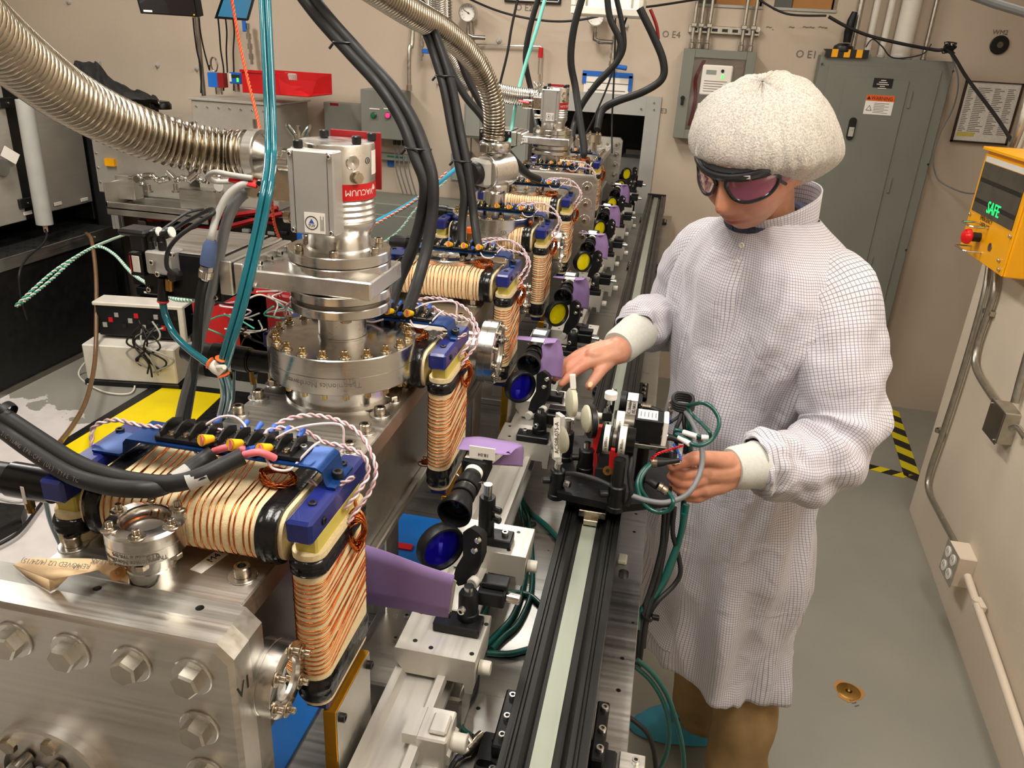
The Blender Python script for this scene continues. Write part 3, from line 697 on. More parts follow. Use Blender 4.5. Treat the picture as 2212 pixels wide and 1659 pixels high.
def flange(par,c,r,z0,z1,bore=0,m='steel',seam=True,n=64,name='flange'):
 """pair of conflat flanges, vertical axis"""
 b=B();zm=(z0+z1)/2;q=.0012
 pr=[(r-q,z0),(r,z0+q),(r,zm-.0006),(r-.0012,zm-.0006),(r-.0012,zm+.0006),(r,zm+.0006),(r,z1-q),(r-q,z1)]if seam else[(r-q,z0),(r,z0+q),(r,z1-q),(r-q,z1)]
 b.lathe(pr,n,MX.Translation((c[0],c[1],0)),cap=(bore==0))
 if bore:b.lathe([(r-q,z1),(bore,z1),(bore,z1-.02)],n,MX.Translation((c[0],c[1],0)),cap=False);b.lathe([(r-q,z0),(1e-5,z0)],n,MX.Translation((c[0],c[1],0)),cap=False)
 return wobj(name,b,m,par,30)
def ring_bolts(par,me,c,rb,z,n,a0=0,wash='p12w',wt=.0015,name='flange_bolt',down=None):
 for i in range(n):
  a=a0+2*PI*i/n;p=V((c[0]+rb*math.cos(a),c[1]+rb*math.sin(a),z));M=MX.Translation(p)@MX.Rotation(a*3.1,4,'Z')
  if wash:link('washer',ME[wash],par,M);M=M@MX.Translation((0,0,wt))
  link(name,ME[me],par,M)
  if down is not None:
   b=ME.get('tip%d'%(rb*1e4))
   if b is None:
    q=B();q.cyl((0,0,0),(0,0,-.010),.0042,n=12,ch=.001);b=ME['tip%d'%(rb*1e4)]=mesh_of(q,'bolt_tip','bolt_brass')
   link('bolt_tip',b,par,MX.Translation((p.x,p.y,down)))
def chamber(y0,y1,label):
 t=thing('vacuum_chamber',label,'vacuum chamber',(CX,y0,1.168))
 b=B();b.box(-.525,-.320,y0,y1,1.309,ZT,.0015);wobj('lid',b,'alu',t)
 b=B();b.box(-.515,-.333,y0+.002,y1-.002,1.168,1.3085,.002);wobj('body',b,'alu_dull',t)
 b=B();b.box(-.533,-.322,y0+.002,y1-.002,1.155,1.1675,.002);wobj('bottom_plate',b,'alu_y',t)
 return t
ch1=chamber(.502,1.575,'nearest aluminium vacuum chamber with bolted lid, behind the big end flange')
ch2=chamber(1.617,2.53,'second aluminium vacuum chamber in the row, carrying the black motor valve')
ch3=chamber(2.58,4.28,'farthest aluminium vacuum chamber, by the opening in the back wall')
yl=[.540,.589,.797,.849,.902,.951,1.003,1.061,1.113,1.165,1.217,1.269,1.32,1.416,1.467,1.511,1.558]
for ch,ys in((ch1,yl),(ch2,[1.645+.0517*i for i in range(17)]),(ch3,[2.62+.0517*i for i in range(30)])):
 for y in ys:
  for x in(-.340,-.5165):
   if abs(y-.951)<.005:
    M=frame((x,y,ZT),(0,0,1));link('washer',ME['m10w'],ch,M);link('hex_bolt',ME['hx8'],ch,M@MX.Translation((0,0,.0018)));continue
   bolts(ch,ME['m10'],[(x,y,ZT)],wash='m10w')
for p in((-.340,1.003),(-.352,.705)):
 link('hole',ME['hole'],ch1,MX.Translation((p[0],p[1],ZT))@MX.Scale(1.6,4))
M=MX.Translation((-.375,.577,ZT))@MX.Rotation(R(77),4,'Z')
b=B();b.M=M;b.box(-.043,.036,-.0068,.0068,0,.0004);lb=wobj('label_strip',b,'label',ch1,label='white printed strip reading M4 TB5')
text('M4  TB5',.0105,M@MX.Translation((-.008,0,.0006)),'ink',lb,extr=.0001)
b=B();b.M=MX.Translation((-.372,1.20,ZT))@MX.Rotation(R(75),4,'Z');b.box(-.035,.03,-.0065,.0065,0,.0004);lb2=wobj('label_strip',b,'label',ch1)
text('M4  TB4',.0105,MX.Translation((-.372,1.20,ZT+.0006))@MX.Rotation(R(75),4,'Z'),'ink',lb2,extr=.0001)
b=B();b.box(-.346,-.331,1.505,1.52,ZT,ZT+.0003);
for(y,x0,x1,z0,z1,lab)in((2.555,-.60,-.222,1.06,1.434,None),(4.305,-.60,-.262,1.06,1.388,None)):
 t=thing('end_plate','upright aluminium end plate with large bolts between second and third chambers'if y<3 else 'upright rounded aluminium end plate with bolts in front of the wall opening','end plate',(CX,y,z0))
 b=B();c=.014;b.prism([(x0,z0),(x1,z0),(x1,z1-c),(x1-c,z1),(x0+c,z1),(x0,z1-c)],-.02,.02,MX(((1,0,0,0),(0,0,-1,y),(0,1,0,0),(0,0,0,1))));o=wobj('plate',b,'alu',t)
 for i in range(6):
  for x in(x1-.028,x0+.028):
   p=(x,y-.0201,z1-.035-i*.052);M=frame(p,(0,-1,0));link('washer',ME['hxw'],t,M);link('cap_bolt',ME['m10'],t,M@MX.Translation((0,0,.003)))
 for i in range(1,6):
  p=(x1-.028-i*(x1-x0-.056)/6,y-.0201,z1-.035);M=frame(p,(0,-1,0));link('washer',ME['hxw'],t,M);link('cap_bolt',ME['m10'],t,M@MX.Translation((0,0,.003)))
t=thing('end_flange','massive aluminium end flange with chamfered edges and large hex bolts in the near left corner','end flange',(-.5,.475,1.0))
c=.014;X0,X1,Z0,Z1=-.70,-.300,.985,1.3375
MXZ=MX(((1,0,0,0),(0,0,-1,0),(0,1,0,0),(0,0,0,1)))
def oct_(d):return[(X0+d,Z0+d+c),(X0+d+c,Z0+d),(X1-d-c,Z0+d),(X1-d,Z0+d+c),(X1-d,Z1-d-c),(X1-d-c,Z1-d),(X0+d+c,Z1-d),(X0+d,Z1-d-c)]
def ring_(d,y):return[V((x,y,z))for x,z in oct_(d)]
b=B();b.loft([ring_(.004,.448),ring_(0,.452),ring_(0,.4765)]);fl=wobj('front_plate',b,'alu',t)
b=B();b.loft([ring_(.001,.4768),ring_(.001,.5005)]);fb=wobj('back_plate',b,'alu_dull',t)
b=B()
b.M=None
t_=[(X1-.058,1.3376)]
cb=B();cb.cyl((-.352,.489,1.32),(-.352,.489,1.36),.0038,n=16);cb.cyl((-.452,.489,1.32),(-.452,.489,1.36),.0038,n=16);cut(fb,cb)
for x,z in[(-.620,1.3015),(-.564,1.3015),(-.508,1.3015),(-.452,1.3015),(-.3935,1.3015),(-.337,1.3015),(-.337,1.244),(-.337,1.1885),(-.337,1.132),(-.337,1.075),(-.620,1.244),(-.620,1.1885)]:
 M=frame((x,.448,z),(0,-1,0),(1,0,0))@MX.Rotation(random.random()*1.0,4,'Z')
 w=link('washer',ME['hxw'],t,M);link('hex_bolt',ME['hx'],t,M@MX.Translation((0,0,.003)))
M=frame((-.497,.448,1.145),(0,-1,0),(1,0,0))
b=B();b.lathe([(.062,0),(.062,.010),(.060,.012),(.046,.012),(.045,.006),(1e-4,.006)],56,M,cap=False);pf=wobj('port_flange',b,'alu',t)
for a in(20,75,130,185):link('hex_bolt',ME['hx8'],pf,M@MX.Translation((.050*math.cos(R(a)),.050*math.sin(R(a)),.011)))
b=B();b.M=M;
for i in range(5):b.box(-.040+i*.013,-.030+i*.013,-.03,.012+.004*(i%2),.006,.020,.002)
wobj('ribbed_block',b,'grey_alu',t)
b=B();b.M=M;b.cyl((.012,.018,.008),(.012,.018,.020),.008,n=18);b.cyl((-.02,.022,.008),(-.02,.022,.024),.0065,n=18);wobj('fitting',b,'steel',t)
text('V1',.02,frame((-.2998,.462,1.285),(1,0,0),(0,1,0)),'ink',t)
t=thing('paper_tag','crumpled manila paper tag with handwriting lying on the nearest chamber','tag',at(160,1225,z=1.34))
top=[(28,1221,.004),(60,1207,.016),(110,1206,.024),(170,1206,.026),(220,1209,.024),(262,1222,.014),(278,1243,.008)]
bot=[(106,1252,.014),(120,1250,.018),(150,1244,.022),(190,1236,.022),(212,1232,.018),(222,1240,.010),(277,1260,.002)]
b=B();rows=[]
tp=smooth_path([at(u,v,z=1.336+h)for u,v,h in top],5);bt=smooth_path([at(u,v,z=1.336+h)for u,v,h in bot],5)
for a_,c_ in zip(tp,bt):rows.append([a_.lerp(c_,k/4)for k in range(5)])
b.loft(rows,closed=False);sh=wobj('sheet',b,'manila',t);md=sh.modifiers.new('s','SOLIDIFY');md.thickness=.0004
b=B();fld=[at(28,1221,z=1.340),at(106,1252,z=1.350),at(108,1278,z=1.3385),at(60,1250,z=1.3385)]
b.quad(*fld);o=wobj('folded_end',b,'manila',t);o.modifiers.new('s','SOLIDIFY').thickness=.0004
b=B();b.quad(at(106,1252,z=1.350),at(150,1243,z=1.352),at(125,1268,z=1.3385),at(108,1278,z=1.3385));o=wobj('folded_end',b,'manila',t);o.modifiers.new('s','SOLIDIFY').thickness=.0004
p=rows[27][2];M=frame(p+V((0,-.0012,.0012)),V((.1,-.5,.85)),(1,.3,0));b=B();b.ring(.007,.0018,0,.0004,20,M);wobj('eyelet',b,'wood',t)
for i,(s,u,v,z,r)in enumerate((('SA',165,1224,1.364,6),('REMOVED U2 (4/24/15)',120,1217,1.363,2),('BAD LEAK',230,1214,1.362,8))):
 text(s,.0065,frame(at(u,v,z=z),V((0,-.45,.9)),V((-1,-.1,0))),'ink_grey',t,extr=.0001)
 # viewports / flanges on the lids
def viewport(c,z0,label):
 t=thing('viewport',label,'viewport',(c[0],c[1],ZT));b=B();T_=MX.Translation((c[0],c[1],0))
 b.lathe([(.0225,ZT),(.0225,ZT+.012),(.0215,ZT+.013),(.0215,ZT+.016),(.0225,ZT+.0165),(.0225,z0)],40,T_,cap=False);wobj('neck',b,'steel',t)
 b=B();b.lathe([(.0225,z0),(.034,z0),(.0350,z0+.001),(.0350,z0+.0125),(.0343,z0+.0128),(.0343,z0+.0135),(.035,z0+.0138),(.035,z0+.0245),(.0325,z0+.027),(.0225,z0+.028),(.0215,z0+.027),(.0205,z0+.0255),(.0195,z0+.021)],56,T_,cap=False);wobj('flange',b,'steel',t)
 b=B();b.lathe([(.020,z0+.020),(.020,z0+.022),(1e-4,z0+.022)],40,T_,cap=False);b.lathe([(.020,z0+.020),(1e-4,z0+.020)],40,T_,cap=False);wobj('window',b,'glass',t)
 b=B();b.lathe([(.0195,z0+.010),(.0165,z0+.009)],40,T_,cap=False);wobj('gasket',b,'copper',t)
 b=B();b.lathe([(.0195,z0+.021),(.0195,z0+.009),(.0165,z0+.009),(.0165,z0),(.012,z0-.002),(1e-4,z0-.002)],40,T_,cap=False);wobj('bore',b,'steel_top',t)
 ring_bolts(t,'p12s',c,.0292,z0+.0265,6,R(-68),wt=.0012)
 for i in range(6):
  a=R(-68+60*i);link('nut',ME['hx8'],t,MX.Translation((c[0]+.0292*math.cos(a),c[1]+.0292*math.sin(a),z0-.0055))@MX.Scale(.75,4))
 return t
vp=viewport((-.4205,.5235),1.367,'small steel viewport with clear window and six bolts in the near left corner')
bend_text('Thermionics Northwest',.0062,(-.4205,.5235),.0352,1.3715,-78,'ink_grey',vp,up=True,extr=.00015)
bend_text('model # TFR-275',.0048,(-.4205,.5235),.0352,1.3775,-80,'ink_grey',vp,up=True,extr=.00015)
M=MX.Identity(4);b=B();a=R(-48);b.M=frame((-.4205+.0351*math.cos(a),.5235+.0351*math.sin(a),1.3745),(math.cos(a),math.sin(a),0),(-math.sin(a),math.cos(a),0));b.lathe([(.0055,0),(.0055,.0003),(.0044,.0003)],24,MX.Diagonal((1,.7,1,1)),cap=False);b.box(-.0035,-.002,-.0025,.0025,0,.0003);b.box(-.0008,.0008,-.0028,.0028,0,.0003);b.box(.002,.0035,-.0025,.0025,0,.0003);b.M=None;wobj('emblem',b,'ink_grey',vp)
def blank(c,r,zt,label,nb,rb,hgt,win=False,mark=True):
 """wide flange stack on a short nipple, ring of bolts"""
 t=thing('conflat_flange',label,'flange',(c[0],c[1],ZT));T_=MX.Translation((c[0],c[1],0));z0=zt-hgt
 b=B();b.lathe([(r*.72,ZT),(r*.72,z0)],56,T_,cap=False);b.lathe([(r*.80,ZT),(r*.80,ZT+.004),(r*.72,ZT+.004)],56,T_,cap=False);wobj('neck',b,'steel',t)
 if win:
  b=B();b.lathe([(r*.72,z0),(r-.001,z0),(r,z0+.001),(r,z0+hgt*.48),(r-.0007,z0+hgt*.49),(r-.0007,z0+hgt*.51),(r,z0+hgt*.52),(r,zt-.002),(r-.002,zt),(r*.68,zt+.002),(r*.66,zt)],64,T_,cap=False);wobj('flange',b,'steel',t)
  b=B();b.lathe([(r*.66,zt),(r*.64,zt-.014),(1e-4,zt-.014)],48,T_,cap=False);wobj('bore',b,'steel_top',t)
  b=B();b.lathe([(r*.65,zt-.003),(1e-4,zt-.003)],48,T_,cap=False);wobj('window',b,'glass',t)
 else:flange(t,c,r,z0,zt)
 ring_bolts(t,'p12'if not win else 'p12s',c,rb,zt,nb,.11,down=z0)
 if mark:
  bend_text('Thermionics Northwest',.010*r/.1+.0006,c,r+.0003,z0+hgt*.3,-84,'ink_grey',t,up=True,extr=.0001)
  a=R(-63);b=B();b.M=frame((c[0]+r*math.cos(a),c[1]+r*math.sin(a),z0+hgt*.42),(math.cos(a),math.sin(a),0),(-math.sin(a),math.cos(a),0));b.lathe([(.008,0),(.008,.0004),(.0068,.0004)],24,MX.Diagonal((1,.62,1,1)),cap=False)
  for q in(-.004,0,.004):b.box(q-.0009,q+.0009,-.003,.003,0,.0004)
  b.M=None;wobj('emblem',b,'ink_grey',t)
 return t
fl1=blank((-.4145,.961),.1015,1.421,'wide steel flange ringed with bolts under the nearest turbo pump',20,.0905,.049)
fl2=blank((-.4135,1.900),.1015,1.421,'wide steel flange ringed with bolts under the black motor valve',20,.0905,.049)
fl3=blank((-.4135,2.800),.1015,1.421,'wide steel flange ringed with bolts under the far turbo pump',20,.0905,.049)
fl4=blank((-.411,1.485),.0565,1.412,'medium steel viewport flange between the two nearest wide flanges',8,.0485,.036,win=True)
fl5=blank((-.41,2.33),.0565,1.412,'medium steel flange with copper-coloured bolts left of the upright end plate',8,.0485,.036)
fl6=blank((-.41,3.25),.0565,1.412,'medium steel flange stack behind the far turbo pump',8,.0485,.036)
fl7=blank((-.41,3.68),.035,1.43,'small tall steel flange behind the far turbo pump',6,.0292,.030,mark=False)
fl8=blank((-.41,4.05),.0565,1.42,'last medium steel flange before the opening in the wall',8,.0485,.036,mark=False)
# side ports (axis +x)
def side_port(y,z,r,xf,label,nb):
 t=thing('side_port',label,'flange',(-.333,y,z));M=frame((-.333,y,z),(1,0,0),(0,1,0));L_=xf+.333
 b=B();b.lathe([(r*.62,0),(r*.62,L_-.03)],32,M,cap=False);wobj('neck',b,'steel',t)
 b=B();z0=L_-.028;b.lathe([(r*.62,z0),(r-.001,z0),(r,z0+.001),(r,z0+.0125),(r-.0008,z0+.013),(r-.0008,z0+.0138),(r,z0+.0143),(r,L_-.001),(r-.0015,L_),(r*.62,L_+.001),(r*.6,L_-.002),(r*.58,L_-.008),(1e-4,L_-.008)],48,M,cap=False);wobj('flange',b,'steel',t)
 b=B();b.lathe([(r*.59,L_-.003),(1e-4,L_-.003)],32,M,cap=False);wobj('window',b,'glass',t)
 for i in range(nb):
  a=2*PI*(i+.25)/nb;Mb=M@MX.Translation((r*.84*math.cos(a),r*.84*math.sin(a),L_));link('washer',ME['p12w'],t,Mb);link('flange_bolt',ME['p12s'],t,Mb@MX.Translation((0,0,.0015)))
 return t
side_port(.507,1.255,.0350,-.283,'small round viewport on the chamber side beside the nearest copper coil',6)
side_port(1.298,1.290,.0575,-.262,'round side flange between second and third copper coils',10)
side_port(2.10,1.290,.0575,-.262,'round side flange between fourth and fifth copper coils',10)
side_port(2.95,1.290,.0575,-.262,'round side flange behind the upright end plate',10)
side_port(1.70,1.27,.035,-.285,'small side flange between the third and fourth copper coils',6)
# steering magnets
def rrect(hx,hy,r,n=6):
 o=[]
 for cx_,cy_,a0 in((hx-r,hy-r,0),(-hx+r,hy-r,90),(-hx+r,-hy+r,180),(hx-r,-hy+r,270)):
  for i in range(n+1):
   a=R(a0+90*i/n);o.append((cx_+r*math.cos(a),cy_+r*math.sin(a)))
 return o
def wound(b,ax,lo,hi,c,hx,hy,r):
 """rounded bar along axis 'x' or 'z'"""
 pts=rrect(hx,hy,r)
 if ax=='x':b.loft([[V((q,c[0]+p[0],c[1]+p[1]))for p in pts]for q in(lo,hi)])
 else:b.loft([[V((c[0]+p[0],c[1]+p[1],q))for p in pts]for q in(lo,hi)])
def taped(b,ax,lo,hi,c,hx,hy,r,seed=0):
 """tape wraps: slightly bulging loft"""
 pts=rrect(hx,hy,r);n=6;rings=[]
 for i in range(n+1):
  q=lo+(hi-lo)*i/n;s=1+.035*math.sin(PI*i/n)+.02*math.sin(i*2.1+seed)
  if ax=='x':rings.append([V((q,c[0]+p[0]*s,c[1]+p[1]*s))for p in pts])
  else:rings.append([V((c[0]+p[0]*s,c[1]+p[1]*s,q))for p in pts])
 b.loft(rings)
def wires(b,ax,lo,hi,n,c,hx,hy,r,wr_,slant,rnd):
 pts=rrect(hx+wr_*.4,hy+wr_*.4,r)
 m=len(pts)
 for k in range(n):
  q0=lo+(hi-lo)*(k+rnd.uniform(-.22,.22))/(n-1);s1=slant*rnd.uniform(.5,1.6);path=[]
  for i,p in enumerate(pts+pts[:1]):
   if ax=='x':f=max(0,p[1])/hy*(.5+.5*p[0]/hx);path.append(V((q0+s1*f,c[0]+p[0],c[1]+p[1])))
   else:f=max(0,p[0])/hx*(.5+.5*p[1]/hy);path.append(V((c[0]+p[0],c[1]+p[1],q0+s1*f)))
  b.tube(path,wr_,5,cap=False)
def skein(c,rx,rz,n,b,rnd,nrm=(0,-1,0),wr_=.0009):
 M=frame(c,nrm,(1,0,0))
 for k in range(n):
  a1=rx*rnd.uniform(.7,1.1);a2=rz*rnd.uniform(.75,1.1);ph=rnd.uniform(-.5,.5);d=rnd.uniform(-.005,.005)
  b.tube([M@V((a1*math.cos(t_)+.15*a1*math.sin(2*t_+ph),a2*math.sin(t_)+ph*.003,d+.004*math.sin(t_*2+ph*5)))for t_ in[2*PI*i/22 for i in range(23)]],wr_,5,cap=False)
def magnet(y0,label,detail=True,seed=1):
 rnd=random.Random(seed)
 t=thing('steering_magnet',label,'magnet',(-.40,y0,ZT));yc=y0
 nw=22 if detail else 18;wr_=.0008 if detail else.001
 b=B();wound(b,'x',-.492,-.3245,(yc,1.374),.060,.0275,.024);tc_=wobj('top_coil',b,'cloth_tape',t)
 b=B();wires(b,'x',-.476,-.330,nw,(yc,1.374),.060,.0275,.024,wr_,-.012,rnd);o=wobj('copper_wire',b,'copper',tc_,80);o['kind']='stuff'
 b=B();taped(b,'x',-.3245,-.304,(yc,1.374),.061,.0285,.024,seed);wobj('black_tape',b,'tape_black',tc_,60)
 b=B();taped(b,'x',-.500,-.481,(yc,1.374),.061,.0285,.024,seed+1);wobj('black_tape',b,'tape_black',tc_,60)
 b=B();wound(b,'x',-.304,-.2995,(yc,1.374),.057,.026,.022);wobj('cloth_edge',b,'cloth_tape',tc_)
 b=B();wound(b,'x',-.5045,-.500,(yc,1.374),.057,.026,.022);wobj('cloth_edge',b,'cloth_tape',tc_)
 for sx,xc in((1,-.279),(-1,-.524)):
  zb=1.212 if sx>0 else 1.25
  b=B();wound(b,'z',zb,1.345,(xc,yc),.0165,.060,.0155);sc_=wobj('side_coil',b,'cloth_tape',t)
  b=B()
  if sx>0:wires(b,'z',1.232,1.338,21 if detail else 18,(xc,yc),.0165,.060,.0155,wr_,.020,rnd)
  else:wires(b,'z',1.262,1.330,12,(xc,yc),.0165,.060,.0155,wr_,.006,rnd)
  o=wobj('copper_wire',b,'copper',sc_,80);o['kind']='stuff'
  b=B();taped(b,'z',1.345,1.3625,(xc,yc),.0175,.061,.0165,seed+2);wobj('black_tape',b,'tape_black',sc_,60)
  b=B();taped(b,'z',zb-.016,zb+.012,(xc,yc),.0172,.061,.0162,seed+3);wobj('black_tape',b,'tape_black',sc_,60)
  b=B();wound(b,'z',1.3625,1.3685,(xc,yc),.0162,.059,.0155);wobj('cloth_edge',b,'cloth_tape',sc_)
  b=B();wound(b,'z',zb-.022,zb-.016,(xc,yc),.016,.058,.0155);wobj('cloth_edge',b,'cloth_tape',sc_)
  b=B();b.box(xc-.011,xc+.011,yc-.052,yc+.052,1.36,1.386,.002);wobj('insulated_core',b,'yellow_kapton',t)
  b=B();b.box(xc-.012,xc+.013,yc-.066,yc+.064,1.385,1.409,.003);cb_=wobj('corner_bracket',b,'blue',t)
  for q in(-.034,.036):link('socket_screw',ME['m6k'],cb_,MX.Translation((xc,yc+q,1.4055 if q<0 else 1.409))@MX.Scale(.9,4))
  link('socket_screw',ME['m6k'],cb_,frame((xc+.0095,yc-.04,1.397),(1,0,0))@MX.Scale(.85,4))
  b=B();b.box(xc-.0115,xc+.0125,yc-.05,yc+.05,zb-.034,zb-.022,.002);wobj('lower_bracket',b,'blue',t)
 b=B();b.box(-.2975,-.2905,yc-.050,yc+.050,1.362,1.384,.002);b2=b;b2.box(-.508,-.5055,yc-.05,yc+.05,1.362,1.384,.001)
 pr=[(-.523,1.4095),(-.493,1.4095),(-.489,1.412),(-.487,1.4235),(-.483,1.428),(-.287,1.428),(-.281,1.4245),(-.2785,1.413),(-.2765,1.4095),(-.268,1.4095)]
 up_=[(x,z)for x,z in pr];dn=[(x,z+.0025)for x,z in reversed(pr)]
 b=B();b.prism(up_+dn,-(yc+.034),-(yc-.008),MXZ);wobj('bridge_plate',b,'blue_anod',t)
 link('socket_screw',ME['m6k'],t,MX.Translation((-.274,yc+.012,1.412))@MX.Scale(1.15,4))
 b=B();skein((-.330,yc-.002,1.410),.017,.010,16 if detail else 9,b,rnd,(.1,-.6,1),.0008 if detail else.001);o=wobj('copper_tail',b,'copper',t,80)
 b=B();skein((-.2575,yc+.015,1.352),.008,.019,18 if detail else 9,b,rnd,(.5,-1,0),.0008 if detail else.001);b.tube([V((-.262,yc+.02,1.388)),V((-.2575,yc+.016,1.375)),V((-.2575,yc+.015,1.36))],.0018,6,k=3);o=wobj('copper_tail',b,'copper',t,80)
 if detail:
  b=B();skein((-.305,yc+.02,1.190),.025,.006,7,b,rnd,(0,-.3,1));o=wobj('copper_tail',b,'copper',t,80)
 return t
LAB=['nearest','second nearest','third nearest','fourth','fifth','sixth','seventh','eighth']
mags=[]
mg=magnet(.600,'nearest cloth-wrapped copper-wound magnet with blue corner bracket, bridging the first chamber',True,3);mags.append(mg)
TB={}
def terminal_strip(y0,label,n=9):
 x0,x1=-.455,-.305;t=thing('terminal_strip',label,'terminal block',(-.38,y0+.012,1.4305))
 b=B();b.box(x0,x1,y0-.004,y0+.030,1.4305,1.4365,.001);wobj('base',b,'black',t)
 w=(x1-x0-.016)/n
 for i in range(n+1):
  x=x0+.008+i*w;b=B();b.add([(x+dx,y,z)for dx in(-.0009,.0009)for y,z in((y0-.004,1.4365),(y0+.030,1.4365),(y0+.030,1.442),(y0+.018,1.447),(y0+.008,1.447),(y0-.004,1.442))],[(0,1,2,3,4,5),(11,10,9,8,7,6)]+[(k,(k+1)%6,6+(k+1)%6,6+k)for k in range(6)]);wobj('barrier',b,'black',t)
 for i in range(n):
  for yy in(.003,.022):
   x=x0+.008+(i+.5)*w;b=ME.get('tscr')
   if b is None:
    q=B();q.lathe([(.0045,0),(.0045,.001),(.0032,.001),(.0036,.0022),(.0030,.0036),(.0012,.0040),(1e-5,.0038)],14,cap=False);q.box(-.003,.003,-.0004,.0004,.0034,.0042);b=ME['tscr']=mesh_of(q,'screw','bolt')
   link('screw',b,t,MX.Translation((x,y0+yy,1.4365))@MX.Rotation(i*1.3+yy*90,4,'Z'))
 for x in(x0+.003,x1-.003):link('screw',ME['m4'],t,MX.Translation((x,y0+.013,1.4365)))
 for i,k in((4,1),(5,1),(6,1),(7,1),(8,1),(6,0),(2,1)):
  x=x0+.008+(i+.5)*w;yy=.022 if k else.003;d=1 if k else-1
  b=B();b.cyl((x,y0+yy+d*.006,1.4395),(x,y0+yy+d*.017,1.4425),.0022,.0030,n=12);wobj('crimp_lug',b,'blue_lug',t)
 for i in(3,5,7,8)[:3]:
  x=x0+.008+(i+.5)*w;b=B();b.cyl((x,y0+.000,1.4405),(x-.004,y0-.012,1.444),.0035,.0058,n=14);b.m=1;b.cyl((x-.004,y0-.0121,1.444),(x-.0043,y0-.0125,1.4441),.0046,n=14);wobj('crimp_lug',b,['yellow_lug','pink'],t,label='yellow crimp lug')
 return t
ts0=terminal_strip(.600,'black screw terminal strip on the blue plate of the nearest magnet')
B0=W[mg.name].copy();T0=W[ts0.name].copy()
pos_=['left of the wide flange under the nearest pump','','']
DESC=['cloth-wrapped copper magnet right behind the wide flange of the nearest turbo pump','copper-wound magnet around the medium viewport flange, blue bracket beside grey cable ends','copper-wound magnet just behind the flange of the black motor valve','copper-wound magnet right in front of the upright end plate','copper-wound magnet hidden behind the upright end plate','second copper-wound magnet from the opening in the wall','copper-wound magnet nearest the opening in the wall']
for k in range(1,8):
 y=.600+.425*k
 if 2.45<y<2.65:y=2.70
 if k>=7:break
 mags.append(dup(mg,MX.Translation((0,y-.6,0))@B0,DESC[k-1]))
 ts=dup(ts0,MX.Translation((0,y-.6,0))@T0,'black screw terminal strip on '+['the second magnet, behind the nearest wide flange','the third magnet, by the medium viewport flange','the fourth magnet, behind the motor valve flange','the fifth magnet, in front of the upright end plate','the sixth magnet, behind the upright end plate','the seventh magnet, near the wall opening'][k-1])
gp=None
for k in range(5):
 y=.595+.425*k
 if gp is None:
  gp=thing('magnet_post','upright gold-edged aluminium plate beneath the nearest magnet','post',(-.265,y,.99));b=B();b.m=0
  b.box(-.272,-.2582,y-.046,y+.046,.99,1.178,.0006);wobj('plate',b,'gold',gp)
  b=B();b.box(-.2582,-.2572,y-.045,y+.045,.99,1.1775,.0002);wobj('bare_face',b,'alu',gp)
  for q in(-.038,.038):bolts(gp,ME['m6k'],[(-.2572,y+q,1.165)],(1,0,0),'screw')
  G0=W[gp.name].copy()
 else:dup(gp,MX.Translation((0,y-.595,0))@G0,'upright gold-edged plate beneath the '+['','second','third','fourth','fifth'][k]+' magnet from the front')
 # optical table plate, legs, rails
t=thing('table_plate','long scratched aluminium table plate with holes under the rails','table',(-.4,.4,.96))
b=B();b.box(-.86,.041,.25,4.40,.965,.99,.001);tp_=wobj('plate',b,'alu_plate',t)
cb=B()
for u,v in((1345,1240),(1143,1250),(1150,1140),(1143,1215)):
 pass
def slot(cb,x,y,r,l,ax='y'):
 pts=[]
 for i in range(24):
  a=2*PI*i/24;dx=r*math.cos(a);dy=r*math.sin(a)
  if ax=='y':dy+=l/2 if dy>0 else-l/2
  pts.append((x+dx,y+dy))
 cb.prism(pts,.95,1.0)
slot(cb,.010,1.115,.0085,.012);slot(cb,-.146,1.058,.0085,.010);slot(cb,-.17,.62,.009,.010)
for u,v,r in((1374,1110,.003),(1370,1149,.003),(1367,1345,.0025),(1344,1422,.0032),(1336,1491,.0035),(1033,1530,.003),(1150,1133,.0075),(1100,1295,.0015),(1185,1189,.0015),(975,1500,.012)):
 p=at(u,v,z=.99);cb.cyl((p.x,p.y,.95),(p.x,p.y,1.0),r,n=16)
cut(tp_,cb)
b=B();b.lathe([(.0068,0),(.0075,.0015),(.0062,.003),(.0050,.0015),(.0068,0)],24,MX.Translation(at(1150,1133,z=.990)),cap=False);tag(obj('rubber_washer',b,'black'),'small black rubber ring lying on the table plate left of the black rail','ring')
p=at(1345,1246,z=.99)+V((0,.045,0));b=B();b.box(p.x-.012,p.x+.004,p.y-.012,p.y+.012,.99,.998,.002);tag(obj('adhesive_pad',b,'lens_edge'),'small beige adhesive pad stuck to the table plate right of the black rail','pad')
for x in(-.80,-.02):
 for y in(.45,2.2,4.2):
  b=B();b.box(x-.04,x+.04,y-.04,y+.04,.02,.965,.004);wobj('leg',b,'grey_alu',t)
  b=B();b.cyl((x,y,0),(x,y,.022),.035,n=20);wobj('foot',b,'black',t)
for x in(-.82,.0):
 b=B();b.box(x-.02,x+.02,.4,4.3,.885,.965,.004);wobj('frame_beam',b,'grey_alu',t)
